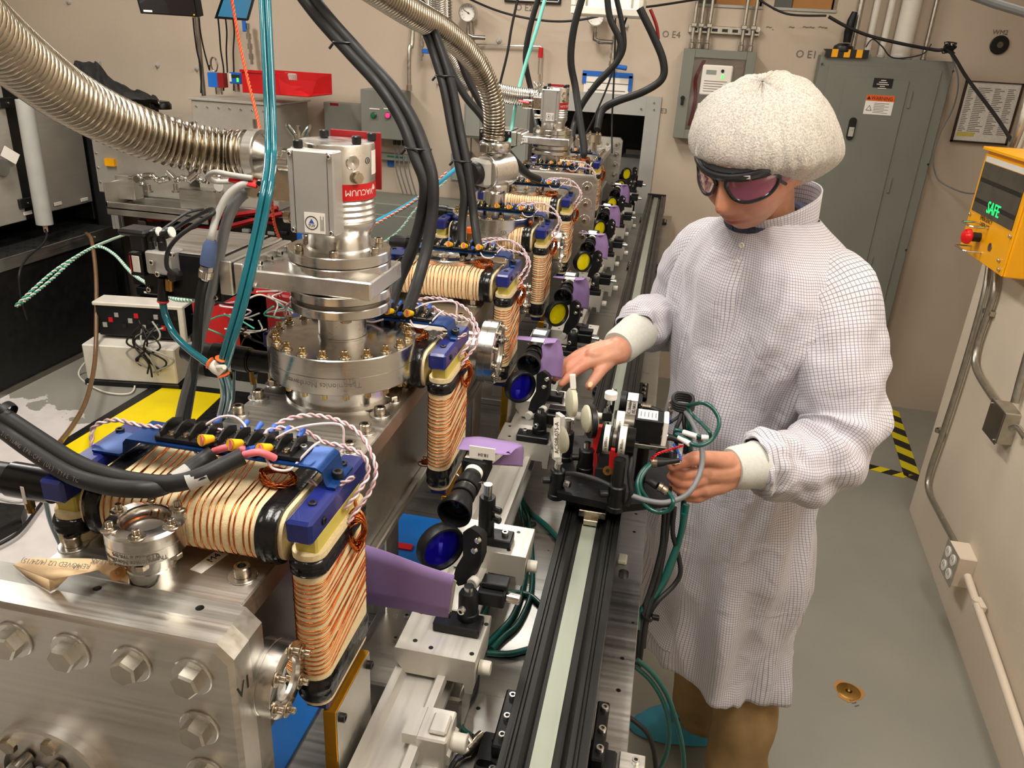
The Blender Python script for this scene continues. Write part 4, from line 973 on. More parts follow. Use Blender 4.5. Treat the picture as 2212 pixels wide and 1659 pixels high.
for i,y in enumerate((.92,1.45,1.75,2.4,2.9,3.6,4.15)):
 t=thing('chamber_support','aluminium support block under the chamber, '+['nearest one, by the blue sheet','second one from the front','third one from the front','fourth one from the front','fifth one from the front','sixth one from the front','farthest one'][i],'support',(-.40,y,.99))
 b=B();b.box(-.50,-.335,y-.03,y+.03,1.04,1.155,.002);wobj('block',b,'alu_dull',t);b=B();b.box(-.53,-.30,y-.045,y+.045,.99,1.006,.002);wobj('foot_plate',b,'alu_dull',t)
 b=B();b.box(-.36,-.33,y-.028,y+.028,1.005,1.155,.002);wobj('upright',b,'alu_y',t);b=B();b.box(-.50,-.47,y-.028,y+.028,1.005,1.155,.002);wobj('upright',b,'alu_y',t)
 bolts(t,ME['m6'],[(-.315,y-.03,1.006),(-.315,y+.03,1.006)],name='cap_bolt')
t=thing('base_bracket','flat aluminium bracket with a row of socket screws beside the nearest copper coil','bracket',at(840,1330,z=1.0));b=B();b.box(-.345,-.285,.70,.98,.99,1.012,.0015);wobj('plate',b,'alu_y',t);bolts(t,ME['m6'],[(-.298,.74+.05*i,1.012)for i in range(5)],name='cap_bolt')
t=thing('hollow_beam','cut aluminium box beam under the white rail at the lower centre','beam',(-.27,.75,1.0));b=B();b.box(-.34,-.17,.72,.79,.99,1.05,.003);wobj('beam',b,'alu',t);b=B();b.box(-.34,-.32,.735,.775,1.0,1.045);
b=B();b.cyl((-.30,.75,1.05),(-.30,.75,1.051),.004,n=12);wobj('hole',b,'black',t)
for i,(p0,sx,sy,nm)in enumerate((((-.44,.60),.16,.34,'blue plastic sheet on the table plate under the nearest end of the chamber'),((-.385,1.07),.21,.23,'blue plastic sheet on the table plate left of the first lens tube'))):
 b=B();b.box(p0[0]-sx/2,p0[0]+sx/2,p0[1]-sy/2,p0[1]+sy/2,.9905,.993,.0005);tag(obj('blue_sheet',b,'blue_sheet'),nm,'sheet')
p=at(880,1182,z=.996);b=B();b.box(p.x-.03,p.x+.008,p.y-.006,p.y+.01,.993,.996);tag(obj('red_tag',b,'red'),'small red strip lying on the blue sheet behind the purple card','strip')
t=thing('black_rail','long black slotted aluminium rail with a pale centre strip running to the back wall','rail',(-.053,.45,.99))
x0,x1=-.1005,-.0055;zt=1.10
prof=[(0,1.005),(.095,1.005),(.095,zt-.004),(.094,zt),(.086,zt),(.086,zt-.0035),(.0835,zt-.0035),(.0835,zt),(.0815,zt),(.0815,zt-.0035),(.079,zt-.0035),(.079,zt),(.073,zt),(.066,zt-.012),(.029,zt-.012),(.022,zt),(.016,zt),(.016,zt-.0035),(.0135,zt-.0035),(.0135,zt),(.0115,zt),(.0115,zt-.0035),(.009,zt-.0035),(.009,zt),(.001,zt),(0,zt-.004)]
MR=MX(((1,0,0,x0),(0,0,-1,0),(0,1,0,0),(0,0,0,1)))
b=B();b.prism(prof,-4.38,-.48,MR);wobj('profile',b,'rail_black',t)
b=B();b.box(-.0665,-.0435,.48,4.36,zt-.0118,zt-.0105,.0003);wobj('pale_strip',b,'strip',t)
b=B();b.box(x0-.002,x1+.002,4.38,4.392,1.004,zt+.004,.002);wobj('end_cap',b,'black',t)
for y in(.70,1.9,3.2,4.2):
 for s in(-1,1):
  xe=x0 if s<0 else x1;b=B();b.box(min(xe,xe+s*.022),max(xe,xe+s*.022),y-.05,y+.05,.99,1.0,.002);b2=wobj('foot',b,'black',t)
  for q in(-.03,0,.03):link('cap_bolt',ME['m6'],b2,MX.Translation((xe+s*.012,y+q,1.0)))
for s,(cx_,cyy),nm in((-1,(-.118,.66),'black slotted base clamp on the left side of the black rail near the camera'),(1,(.012,.67),'black slotted base clamp on the right side of the black rail near the camera')):
 t=thing('rail_clamp',nm,'clamp',(cx_,cyy,1.0));b=B();b.box(cx_-.021,cx_+.016*1,cyy-.065,cyy+.06,.9905,1.010,.003);pl=wobj('base',b,'black_anod',t)
 cb=B();cb.prism([(cx_-.006*s*-1+.0075*math.cos(a)+(.006 if math.cos(a)>0 else-.006),cyy+.01+.0055*math.sin(a))for a in[2*PI*i/20 for i in range(20)]],.985,1.02);cb.cyl((cx_-.004,cyy+.045,.98),(cx_-.004,cyy+.045,1.02),.004,n=14);cb.cyl((cx_-.004,cyy-.045,.98),(cx_-.004,cyy-.045,1.02),.004,n=14);cut(pl,cb)
 b=B();b.box(cx_-.004 if s<0 else cx_-.016,cx_+.016 if s<0 else cx_+.0,cyy+.02,cyy+.115,1.010,1.030,.002);wobj('jaw',b,'black_anod',t)
 bolts(t,ME['m6'],[(cx_+.006*(1 if s<0 else-1),cyy+q,1.030)for q in(.035,.065,.1)],name='cap_bolt');bolts(t,ME['m6'],[(cx_+.001,cyy+.01,1.0)],name='cap_bolt')
t=thing('pale_rail','long pale aluminium dovetail rail carrying the mirrors and lens tubes','rail',(-.22,.5,1.02))
prof=[(-.014,1.020),(.014,1.020),(.014,1.052),(.0345,1.058),(.0345,1.066),(.026,1.076),(.0335,1.092),(.0315,1.1),(.022,1.1),(.017,1.089),(-.017,1.089),(-.022,1.1),(-.0315,1.1),(-.0335,1.092),(-.026,1.076),(-.0345,1.066),(-.0345,1.058),(-.014,1.052)]
XR=-.2185
MR=MX(((1,0,0,XR),(0,0,-1,0),(0,1,0,0),(0,0,0,1)));b=B();b.prism(prof,-4.34,-.45,MR);wobj('profile',b,'alu_white',t)
for i,y in enumerate((.56,1.2,2.0,2.8,3.6,4.2)):
 t=thing('rail_post','post holding up the pale rail, '+['nearest the camera','second from the front','third from the front','fourth from the front','fifth from the front','at the far end'][i],'post',(XR,y,.99));b=B();b.cyl((XR,y,.99),(XR,y,1.0205),.0125,n=20);wobj('pillar',b,'steel',t);b=B();b.box(XR-.02,XR+.02,y-.02,y+.02,.99,1.0,.002);wobj('base',b,'grey_alu',t)
 # rail carriers
def carrier(y,w=.100,label='',loc=0,xa=-.031,xb=.066):
 t=thing('rail_carrier',label,'carrier',(XR,y,1.1));h=w/2
 b=B();b.prism([(xa-.002,1.112),(xa+.012,1.094),(xb-.012,1.094),(xb-.010,1.080),(xb-.001,1.080),(xb,1.1),(xb+.002,1.128),(xb+.001,1.130),(xa-.001,1.130)],-(y+h),-(y-h),MR);pl=wobj('clamp_block',b,'alu_white',t)
 b=B();kn=(XR+xb+.0015,y-h*.45,1.102);b.lathe([(.0085,0),(.009,.001),(.009,.013),(.008,.0145),(1e-4,.0145)],26,frame(kn,(1,0,0)),cap=True,rfun=lambda a,z:1+.012*math.cos(13*a*2));wobj('clamp_knob',b,'grey_plastic',t)
 for dx,dy in((-.03,.3),(-.022,-.3),(.05,-.35),(.055,.3),(.0,-.38)):link('hole',ME['hole'],t,MX.Translation((XR+dx+.01,y+dy*w,1.130)))
 return t
 # kinematic mirror mount
def mirror_mount(y,label,face='optic_yellow',lens2=None):
 c=V((-.222,y,1.215));t=thing('mirror_mount',label,'mirror mount',(XR+.02,y-.01,1.13));nrm=V((-1,1,0)).normalized()
 M=frame(c,-nrm,V((1,1,0)))
 px,py=XR+.0425,y-.034
 b=B();b.box(XR+.003,XR+.062,y-.056,y-.026,1.1302,1.143,.0015);wobj('slotted_base',b,'black_anod',t)
 link('cap_bolt',ME['m6'],t,MX.Translation((XR+.016,y-.040,1.143)))
 b=B();b.lathe([(.0135,1.143),(.0135,1.152),(.0125,1.153),(.0125,1.178),(.0105,1.182)],26,MX.Translation((px,py,0)));ph=wobj('post_holder',b,'black_anod',t)
 link('thumb_screw',ME['m6'],ph,frame((px-.004,py-.0118,1.163),(-.3,-1,0)))
 b=B();b.cyl((px,py,1.18),(px,py,1.190),.0063,n=18);wobj('post',b,'steel',t)
 oy=y-.798
 def pp(u,v,yy):return at(u,v,y=yy)+V((0,oy,0))
 def plate(nm,yy,th,px_,m='black_anod'):
  q=[pp(u,v,yy)for u,v in px_];b=B();n=len(q);b.add(q+[p_+V((.35,1,0)).normalized()*th for p_ in q],[list(range(n)),[2*n-1-i for i in range(n)]]+[(i,(i+1)%n,n+(i+1)%n,n+i)for i in range(n)]);return wobj(nm,b,m,t)
 plate('mount_plate',.792,.009,[(1000,1150),(1018,1141),(1034,1152),(1041,1162),(1039,1205),(1034,1222),(1022,1246),(1006,1262),(990,1266),(978,1252),(985,1225),(1000,1200)])
 plate('rear_plate',.808,.009,[(1010,1150),(1024,1143),(1037,1150),(1044,1160),(1043,1200),(1035,1222),(1010,1240)])
 for u,v in((1028,1187),(1036,1165)):b=B();p_=pp(u,v,.791);b.cyl(p_,p_+V((-.003,-.005,0)),.004,n=14,ch=.0008);wobj('adjuster_tip',b,'steel',t)
 for u,v in((1028,1254),(985,1268))if y>.9 else((1028,1254),):b=B();p_=pp(u,v,.790);b.cyl(p_,p_+V((-.003,-.009,0)),.0078,n=24,ch=.001);wobj('adjuster_knob',b,'grey_plastic',t)
 b=B();b.cbox((px+.026,y-.012,1.168),.034,.03,.022,.002);b.box(px+.012,px+.045,y-.02,y+.0,1.180,1.188,.001);st=wobj('slide_stage',b,'black_anod',t)
 b=B();b.cyl((px+.044,y-.014,1.168),(px+.062,y-.016,1.168),.0068,n=24,ch=.001);wobj('micrometer_knob',b,'steel',st)
 b=B();b.lathe([(.0255,-.010),(.0300,-.010),(.0315,-.007),(.0315,.004),(.0300,.007),(.0270,.007),(.0250,.003),(.0250,-.005),(.0255,-.010)],56,M,cap=False);rg=wobj('lens_ring',b,'black_anod',t)
 b=B();b.lathe([(.025,-.003),(.025,.001),(1e-4,.001)],48,M,cap=False);b.lathe([(.025,-.003),(1e-4,-.003)],48,M,cap=False);gl=wobj('filter_glass',b,face,t)
 return t
 # camera with lens tube
def camera_unit(y,label,ln=.105,dz=0.0,dx=0.0):
 c=V((-.213+dx,y,1.252+dz));t=thing('lens_camera',label,'camera',(XR+.02,y+.04,1.13));d=V((0.04,1,.14)).normalized();M=frame(c,-d,(1,0,0))
 def seg(nm,z0,z1,r0,r1,m,ch=.001):b=B();b.lathe([(r0-ch,z0),(r0,z0+ch),(r1,z1-ch),(r1-ch,z1)],36,M);return wobj(nm,b,m,t)
 b=B();b.lathe([(.0125,-.0),(.0155,.004),(.0225,.030),(.0225,.036),(.0205,.036),(.019,.020),(1e-4,.012)],44,M,cap=False);wobj('lens_hood',b,'black_anod',t)
 b=B();b.lathe([(.018,.018),(.012,.021),(1e-4,.022)],32,M,cap=False);wobj('front_element',b,'optic_dark',t)
 seg('focus_ring',-.012,0,.0165,.0165,'black');seg('scale_ring',-.016,-.012,.0150,.0150,'steel_dark');seg('lens_barrel',-.032,-.016,.0175,.0175,'black_anod')
 b=B();b.lathe([(.0178,-.022),(.0178,-.020)],36,M,cap=False);
 seg('barrel_neck',-.048,-.032,.0125,.0155,'black');seg('white_ring',-.056,-.048,.0128,.0128,'label')
 for a in(20,140,260):b=B();p=M@V((.0178*math.cos(R(a)),.0178*math.sin(R(a)),-.026));b.cyl(p,p+(p-M@V((0,0,-.026))).normalized()*.004,.002,n=10);wobj('lock_screw',b,'steel',t)
 b=B();b.M=M;b.box(-.0165,.0165,-.0165,.0165,-.092,-.056,.0015);b.M=None;cam_=wobj('camera_body',b,'black_anod',t)
 b=B();b.M=M;b.box(-.0152,.010,.0166,.0169,-.082,-.062);b.M=None;lb=wobj('label',b,'label',cam_)
 b=B();b.M=M;b.box(-.0195,-.0168,-.014,.014,-.09,-.058,.001);b.M=None;wobj('side_plate',b,'steel_dark',cam_)
 px,py=XR+.036,y+.085
 b=B();b.box(XR+.005,XR+.062,py-.014,py+.016,1.1302,1.143,.0015);wobj('slotted_base',b,'black_anod',t)
 link('cap_bolt',ME['m6'],t,MX.Translation((XR+.050,py+.002,1.143)))
 b=B();b.cyl((px-.014,py,1.143),(px-.014,py,1.205),.0118,n=24,ch=.001);ph=wobj('post_holder',b,'black_anod',t)
 for zz in(1.172,1.188):b=B();b.cyl((px-.004,py-.004,zz),(px+.008,py-.008,zz),.005,n=16,ch=.001);wobj('thumb_screw',b,'black',t)
 b=B();b.cyl((px-.014,py,1.2),(px-.014,py,1.225),.006,n=16);wobj('post',b,'steel',t)
 return t
def card(dy,label):
 """bent purple card: horizontal flap on the camera, sheet hanging on its right (station 2 coordinates)"""
 t=thing('purple_card',label,'card',(-.18,1.39+dy,1.27));L0=[(1114,732,1.385),(1150,737,1.385),(1178,741,1.385),(1190,744,1.385),(1192,752,1.383),(1172,770,1.380),(1164,790,1.378),(1157,807,1.376)]
 R0=[(1119,725,1.42),(1155,728,1.42),(1190,730,1.42),(1204,731,1.42),(1211,739,1.418),(1217,767,1.412),(1216,792,1.408),(1214,818,1.405)]
 L0[3]=(1199,741,1.386);L0[4]=(1172,745,1.383)
 a_=smooth_path(Y(L0),4);c_=smooth_path(Y(R0),4);b=B();b.loft([[p.lerp(q,k/3)+V((0,dy,0))for k in range(4)]for p,q in zip(a_,c_)],closed=False)
 o=wobj('card_sheet',b,'purple',t,60);md=o.modifiers.new('s','SOLIDIFY');md.thickness=.0005
 b=B();p=at(1160,739,y=1.383)+V((0,dy,0));b.box(p.x-.012,p.x+.012,p.y-.0,p.y+.02,p.z+.0,p.z+.001);wobj('tape_label',b,'label',t)
 return t
t=thing('purple_card','large curved purple card in front of the nearest mirror mount','card',(-.24,.72,1.18))
tp_r=[(770,1172,.742),(800,1180,.735),(840,1193,.722),(880,1208,.712),(930,1226,.708),(982,1242,.706)];bt_r=[(768,1300,.745),(800,1305,.738),(840,1312,.725),(880,1318,.716),(925,1328,.712),(968,1334,.709)]
b=B();a_=smooth_path(Y(tp_r),5);c_=smooth_path(Y(bt_r),5);b.loft([[p.lerp(q,k/4)for k in range(5)]for p,q in zip(a_,c_)],closed=False);o=wobj('card_sheet',b,'purple',t,60);o.modifiers.new('s','SOLIDIFY').thickness=.0005
b=B();q=[at(980,1252,y=.7055),at(986,1256,y=.7055),at(975,1322,y=.7085),at(968,1320,y=.7085)];slab_=q+[p+V((0,.0008,0))for p in q];b.add(slab_,[(0,1,2,3),(7,6,5,4),(0,1,5,4),(1,2,6,5),(2,3,7,6),(3,0,4,7)]);wobj('clear_tape',b,'grey_light',t)
t=thing('purple_card','arched purple card taped on the nearest lens camera','card',(-.19,.95,1.29))
nr=[(988,968,.935),(1000,958,.935),(1050,975,.93),(1090,983,.93),(1108,985,.93),(1112,972,.935),(1122,985,.94),(1128,1008,.94)];fr=[(998,946,.975),(1012,950,.975),(1035,943,.98),(1080,950,.98),(1115,955,.98),(1130,964,.98),(1131,985,.975),(1130,1008,.97)]
nr=[(988,970,.925),(1015,973,.925),(1060,978,.925),(1088,982,.925),(1102,981,.926),(1096,976,.932),(1080,990,.935),(1062,1004,.935)];fr=[(1000,945,.975),(1035,943,.975),(1080,950,.975),(1110,955,.975),(1122,958,.975),(1131,966,.974),(1131,985,.970),(1129,1008,.968)]
b=B();a_=smooth_path(Y(nr),4);c_=smooth_path(Y(fr),4);b.loft([[p.lerp(q,k/4)for k in range(5)]for p,q in zip(a_,c_)],closed=False);o=wobj('card_sheet',b,'purple',t,60);o.modifiers.new('s','SOLIDIFY').thickness=.0005
b=B();p=at(1042,982,y=.924);b.box(p.x-.018,p.x+.018,.922,.9235,p.z-.006,p.z+.012);tl=wobj('tape_label',b,'label',t)
text('18.04',.007,frame((p.x+.002,.9215,p.z+.001),(0,-1,0),(-1,0,0)),'ink',tl,extr=.0001)
DS=['nearest the camera, its reflection painted as plain blue glass','second from the front, its reflections painted as plain blue glass','third from the front, half orange','fourth from the front','fifth from the front','sixth from the front','seventh from the front','farthest, by the wall opening']
YM=[.798,1.328,1.788,2.315,2.811,3.331,3.816,4.25]
for i,y in enumerate(YM):
 carrier(y-.052 if i==0 else y-.02,.085 if i==0 else.07,'pale rail carrier under the mirror mount '+DS[i].split(',')[0])
 mirror_mount(y,'black ring mirror mount with yellow filter, '+DS[i]if i>1 else 'black ring mirror mount, '+DS[i],'optic_blue'if i<2 else 'optic_yellow')
YC=[m_+.066 for m_ in YM[:6]]
NN=['nearest','second','third','fourth','fifth','sixth']
for i,y in enumerate(YC):
 carrier(y+.096,.075,'pale rail carrier under the '+NN[i]+' lens tube camera',xb=.086)
 camera_unit(y,'black camera with lens tube behind the '+NN[i]+' mirror mount')
 if i:card(y-1.394,'bent purple card hanging behind the '+NN[i]+' lens tube camera')
t=thing('rail_carrier','small empty pale carrier clamp on the right side of the pale rail at bottom centre','carrier',at(950,1590,z=1.05))
p=at(935,1545,z=1.09);q=at(1000,1590,z=1.06)
b=B();b.prism([(.012,1.098),(.030,1.098),(.030,1.078),(.066,1.078),(.066,1.090),(.056,1.098),(.062,1.104),(.062,1.112),(.012,1.112)],-.640,-.600,MR);b.box(XR+.028,XR+.0625,.597,.643,1.060,1.1135,.002);wobj('clamp_block',b,'alu_white',t)
b=B();b.box(XR+.040,XR+.060,.604,.632,1.1136,1.119,.002);wobj('jaw',b,'alu_white',t);b=B();b.box(XR+.030,XR+.056,.590,.600,1.055,1.075,.002);wobj('jaw',b,'alu_white',t)
b=B();b.cyl((XR+.062,.62,1.092),(XR+.080,.62,1.092),.0105,n=26,ch=.001);wobj('clamp_knob',b,'grey_plastic',t)
# turbo pump and gate valve (prototype at station 1)
def gate_valve(c,label,z0=1.462,short=False):
 cx_,cy_=c;t=thing('gate_valve',label,'gate valve',(cx_,cy_,1.42))
 b=B();b.lathe([(.0325,1.4212),(.0325,1.450),(.033,1.4505),(.033,z0)],48,MX.Translation((cx_,cy_,0)),cap=False);b.lathe([(.0335,1.4212),(.0335,1.4235)],48,MX.Translation((cx_,cy_,0)),cap=False);wobj('neck',b,'steel_top',t)
 for a in(-62,118,30,210):link('bolt_head',ME['hx8'],t,MX.Translation((cx_+.052*math.cos(R(a)),cy_+.052*math.sin(R(a)),z0-.006))@MX.Scale(.9,4))
 flange(t,c,.067,z0,z0+.0125,seam=False);b=B();b.cyl((cx_,cy_,z0+.0125),(cx_,cy_,z0+.0185),.059,n=48);wobj('gasket_gap',b,'steel_dark',t)
 flange(t,c,.067,z0+.0185,z0+.031,seam=False)
 yb0,yb1=cy_-.068,cy_+.050
 b=B();b.box(cx_-.110,cx_+.068,yb0,yb1,z0+.0335,z0+.0575,.002);wobj('valve_body',b,'steel_top',t)
 b=B();b.box(cx_-.128,cx_-.110,yb0-.018,yb1+.006,z0+.026,z0+.071,.0015);b2=wobj('bonnet_flange',b,'alu',t)
 b=B();b.box(cx_-.108,cx_-.095,yb0-.016,yb1+.004,z0+.028,z0+.069,.0015);wobj('bonnet_flange',b,'alu',t)
 for i in range(5):
  for zz,k in((z0+.061,1),(z0+.034,0)):
   yy=yb0-.006+i*(yb1-yb0-.004)/4;link('cap_bolt',ME['m6'],t,frame((cx_-.095,yy,zz),(1,0,0)))
 flange(t,c,.067,z0+.056,z0+.067,seam=False)
 b=B();b.box(cx_-.240,cx_-.1285,yb0-.012,yb1+.002,z0+.012,z0+.072,.002);ac=wobj('actuator',b,'black_anod',t)
 b=B();b.box(cx_-.239,cx_-.1295,yb0-.011,yb1+.001,z0+.0722,z0+.0735,.0004);wobj('actuator_lid',b,'alu',ac)
 for x,z in((-.232,.064),(-.232,.020),(-.137,.064),(-.137,.020)):link('cap_bolt',ME['m4'],ac,frame((cx_+x,yb0-.0122,z0+z),(0,-1,0)))
 return t
gv=gate_valve((-.4145,.961),'flat steel gate valve with black actuator clamped below the nearest turbo pump')
t=thing('pilot_valve','black and silver pilot valve block with white label left of the nearest gate valve','valve',(-.68,.88,1.47));SY=.862
def pb(nm,u0,v0,u1,v1,y,d,m,par,c=.001,lab=None):
 a=at(u0,v0,y=y);e=at(u1,v1,y=y);b=B();b.box(min(a.x,e.x),max(a.x,e.x),y,y+d,min(a.z,e.z),max(a.z,e.z),c);return wobj(nm,b,m,par,label=lab)
pb('coil',276,500,311,545,SY,.03,'black',t,.002);pb('connector_cap',250,494,312,515,SY-.002,.034,'black',t,.003)
o=pb('valve_stem',276,545,311,598,SY,.03,'black_anod',t);pb('label',283,552,304,589,SY-.0012,.001,'label',o);pb('red_edge',280,552,283,589,SY-.0012,.001,'red',o)
pb('valve_block',310,542,371,597,SY,.032,'grey_alu',t,.002)
for u,v in((330,566),(343,591),(372,549)):link('cap_bolt',ME['m4'],t,frame(at(u,v,y=SY-.0005),(0,-1,0)))
for u in(326,352):
 p=at(u,540,y=SY+.012);b=B();b.cyl(p,p+UP(.012),.0055,n=14,ch=.001);wobj('fitting',b,'black',t);b=B();b.tube([p+UP(.012),p+UP(.018),p+V((.006,0,.022)),p+V((.012,0,.023))],.0052,10);b.cyl(p+V((.010,0,.023)),p+V((.015,0,.0245)),.0065,n=12);wobj('elbow',b,'black',t)
 b=B();b.cyl(p+V((.0145,0,.0242)),p+V((.0165,0,.0248)),.0066,n=12);wobj('release_ring',b,'label',t)
p=at(350,600,y=SY+.012);b=B();b.cyl(p,at(351,618,y=SY+.012),.005,.0055,n=12);b.cyl(at(351,618,y=SY+.012),at(352,648,y=SY+.012),.0055,.007,n=14);wobj('stem_fitting',b,'black',t)
b=B();b.cyl(at(352,648,y=SY+.012),at(352,653,y=SY+.012),.0075,n=16,ch=.001);wobj('release_ring',b,'red',t)
b=B();b.cyl(at(366,602,y=SY+.01),at(367,628,y=SY+.01),.0055,n=14,ch=.001);wobj('silencer',b,'brass',t)
p=at(386,592,y=SY);b=B();b.cyl(p,p+V((-.003,-.012,0)),.008,n=8,ch=.001);wobj('cable_gland',b,'black',t)
cable('black_cable',[at(384,592,y=SY-.010),at(362,580,y=SY-.02),at(362,545,y=SY-.02),at(382,515,y=SY-.018),at(415,490,y=SY-.01),at(455,465,y=SY),at(462,456,y=SY+.01),at(450,454,y=SY+.02),at(400,480,y=SY+.035),at(356,508,y=SY+.02)],.0027,'rubber','short black cable looping over the black pilot valve')
cable('air_tube',[at(338,506,y=SY+.01),at(370,483,y=SY+.03),at(405,460,y=SY+.05),at(440,452,y=SY+.07)],.0018,'black','thin black air tube rising from the pilot valve fittings','tube')
def turbo(c,label,z=1.5285,near=True):
 cx_,cy_=c;t=thing('turbo_pump',label,'vacuum pump',(cx_,cy_,z));T_=MX.Translation((cx_,cy_,z))
 b=B();b.cyl((cx_,cy_,z-.003),(cx_,cy_,z+.0015),.059,n=48);wobj('gasket_gap',b,'steel_dark',t)
 b=B();b.lathe([(.066,.0015),(.067,.0025),(.067,.0145),(.066,.0155),(.043,.0155)],64,T_,cap=False);wobj('inlet_flange',b,'steel',t)
 pr=[(.043,.0155),(.0405,.018),(.0405,.034),(.043,.040),(.0470,.048),(.0475,.052)]
 for i in range(4):pr+=[(.0455,.053+.0075*i),(.048,.0565+.0075*i),(.0455,.0600+.0075*i)]
 pr+=[(.0462,.0835),(.0475,.0845),(.0475,.1480),(.0465,.1500),(1e-4,.1500)]
 b=B();b.lathe(pr,64,T_,cap=False);bd=wobj('pump_body',b,'grey_alu'if 0 else 'steel_top',t)
 for a in(-75,-15,45,105,165,225):link('cap_bolt',ME['m10'],t,MX.Translation((cx_+.0555*math.cos(R(a)),cy_+.0555*math.sin(R(a)),z+.0155))@MX.Scale(.72,4))
 x0,x1,y0,y1,z0,z1=cx_-.036,cx_+.0235,cy_-.066,cy_-.026,z+.044,z+.1445
 b=B();b.box(x0,x1,y0,y1,z0,z1,.0018);bx_=wobj('electronics_box',b,'grey_alu',t)
 for x in(x0+.008,x1-.008):b=B();b.box(x-.0004,x+.0004,y0-.0004,y0+.001,z0+.001,z1-.001);wobj('groove',b,'steel_dark',bx_)
 for x in(x0+.005,x1-.005):
  for zz in(z0+.005,z1-.005):link('cap_bolt',ME['m4'],bx_,frame((x,y0-.0002,zz),(0,-1,0))@MX.Scale(.8,4))
 lx=x0+.031;lz=z0+.015
 b=B();b.box(lx-.0115,lx+.0155,y0-.0009,y0-.0002,lz-.0125,lz+.0125);wobj('label',b,'label',bx_)
 b=B();M=frame((lx-.002,y0-.001,lz),(0,-1,0),(1,0,0));b.ring(.0085,.0076,0,.0003,28,M);b.m=1;b.prism([(-.0035,-.0005),(.0035,-.0005),(0,.005)],0,.0003,M);wobj('test_mark',b,['ink','blue_lug'],bx_)
 if near:text('TUV',.0048,M@MX.Translation((0,-.0035,.0002)),'ink',bx_,extr=.0001)
 for i in range(3):b=B();b.box(lx+.0095+.0018*i,lx+.0103+.0018*i,y0-.0012,y0-.0009,lz-.009,lz+.009-.004*(i%2));wobj('print_line',b,'ink_grey',bx_)
 for x,y in((-.030,-.048),(-.026,.022),(.034,-.018),(.036,.028)):
  if y<-.04:p=(cx_+x+.003,y0+.014,z1)
  else:p=(cx_+x,cy_+y,z+.15)
  b=B();b.cyl(p,(p[0],p[1],p[2]+.010),.0058,n=20,ch=.0012);wobj('rubber_foot',b,'black',t)
 a0=-58;r=.0475
 def rad(a,zz):return V((cx_+r*math.cos(R(a)),cy_+r*math.sin(R(a)),z+zz)),V((math.cos(R(a)),math.sin(R(a)),0))
 p,d=rad(-44,.130);b=B();b.lathe([(.0085,-.002),(.0085,.0012),(.0078,.0018),(.002,.0008),(1e-4,.0)],28,frame(p,d),cap=False);wobj('vent_plug',b,'steel',t)
 p,d=rad(-39,.112);b=B();b.cyl(p-d*.002,p+d*.003,.008,n=24);b.lathe([(.0072,.003),(.0072,.008),(.0062,.0095),(1e-4,.0095)],6,frame(p,d),cap=False);wobj('hex_plug',b,'bolt',t,20)
 p,d=rad(-16,.131);b=B();b.ring(.004,.0034,-.0005,.0004,20,frame(p,d));b.M=frame(p,d,(0,0,1));b.box(-.0025,.0025,-.0003,.0003,0,.0004);b.M=None;wobj('arrow_mark',b,'ink',t)
 b=B();n=26;b.loft([[V((cx_+(r+.0004)*math.cos(R(-88+130*i/n)),cy_+(r+.0004)*math.sin(R(-88+130*i/n)),z+zz))for i in range(n+1)]for zz in(.0835,.1035)],closed=False);bd2=wobj('red_label',b,'red',t)
 bend_text('VACUUM',.0105,(cx_,cy_),r+.0006,z+.0935,-31,'label',t,up=True,extr=.0001)
 b=B();p,d=rad(-2,.0935);M=frame(p+d*.0005,d,V((0,0,1)))
 for i in range(9):b.M=M@MX.Rotation(R(-60+15*i),4,'Z');b.box(.0015,.008-.003*abs(i-4)/4,-.0003,.0003,0,.0003)
 b.M=None;wobj('burst_mark',b,'label',t)
 b=B();b.loft([[V((cx_+(r+.0004)*math.cos(R(-6+30*i/8)),cy_+(r+.0004)*math.sin(R(-6+30*i/8)),z+zz))for i in range(9)]for zz in(.113,.142)],closed=False);wobj('type_label',b,'label',t)
 b=B();b.box(cx_-.03,cx_+.040,cy_+.050,cy_+.053,z+.085,z+.158,.0006);wobj('red_guard',b,'red_dark',t)
 zc=z+.115;yc=cy_+.030
 b=B();b.cyl((cx_-.04,yc,zc),(cx_-.112,yc,zc),.0135,n=26);wobj('exhaust_tube',b,'steel',t)
 b=B();b.lathe([(.0135,0),(.0205,.004),(.0225,.008),(.0225,.013),(.0205,.017),(.0135,.021)],32,frame((cx_-.078,yc,zc),(1,0,0)),cap=False);cl=wobj('clamp_ring',b,'steel',t)
 b=B();p=V((cx_-.065,yc,zc+.022));b.cyl(p,p+UP(.024),.0028,n=10);wobj('clamp_screw',b,'steel',cl)
 for s in(-1,1):b=B();b.loft([[p+V((s*(.004+.012*k/4),0,.008+.016*k/4))+V((.004*math.cos(a)*(.6+.5*math.sin(PI*k/4)),.0012*math.sin(a),.003*math.sin(a)))for a in[2*PI*i/10 for i in range(10)]]for k in range(5)]);wobj('wing',b,'steel',cl)
 b=B();b.box(cx_-.066,cx_-.037,cy_-.052,cy_-.030,z+.078,z+.118,.0015);cb_=wobj('connector_block',b,'bolt',t)
 b=B();b.box(cx_-.100,cx_-.066,cy_-.058,cy_-.034,z+.080,z+.108,.002);wobj('plug_housing',b,'bolt',t)
 for zz in(.101,.087):b=B();p=V((cx_-.076,cy_-.058,z+zz));b.cyl(p,p+V((.003,-.010,0)),.0042,n=16,ch=.0006);b.m=1;b.cyl(p+V((.0028,-.0095,0)),p+V((.0031,-.0103,0)),.003,n=14);wobj('socket',b,['bolt','black'],t)
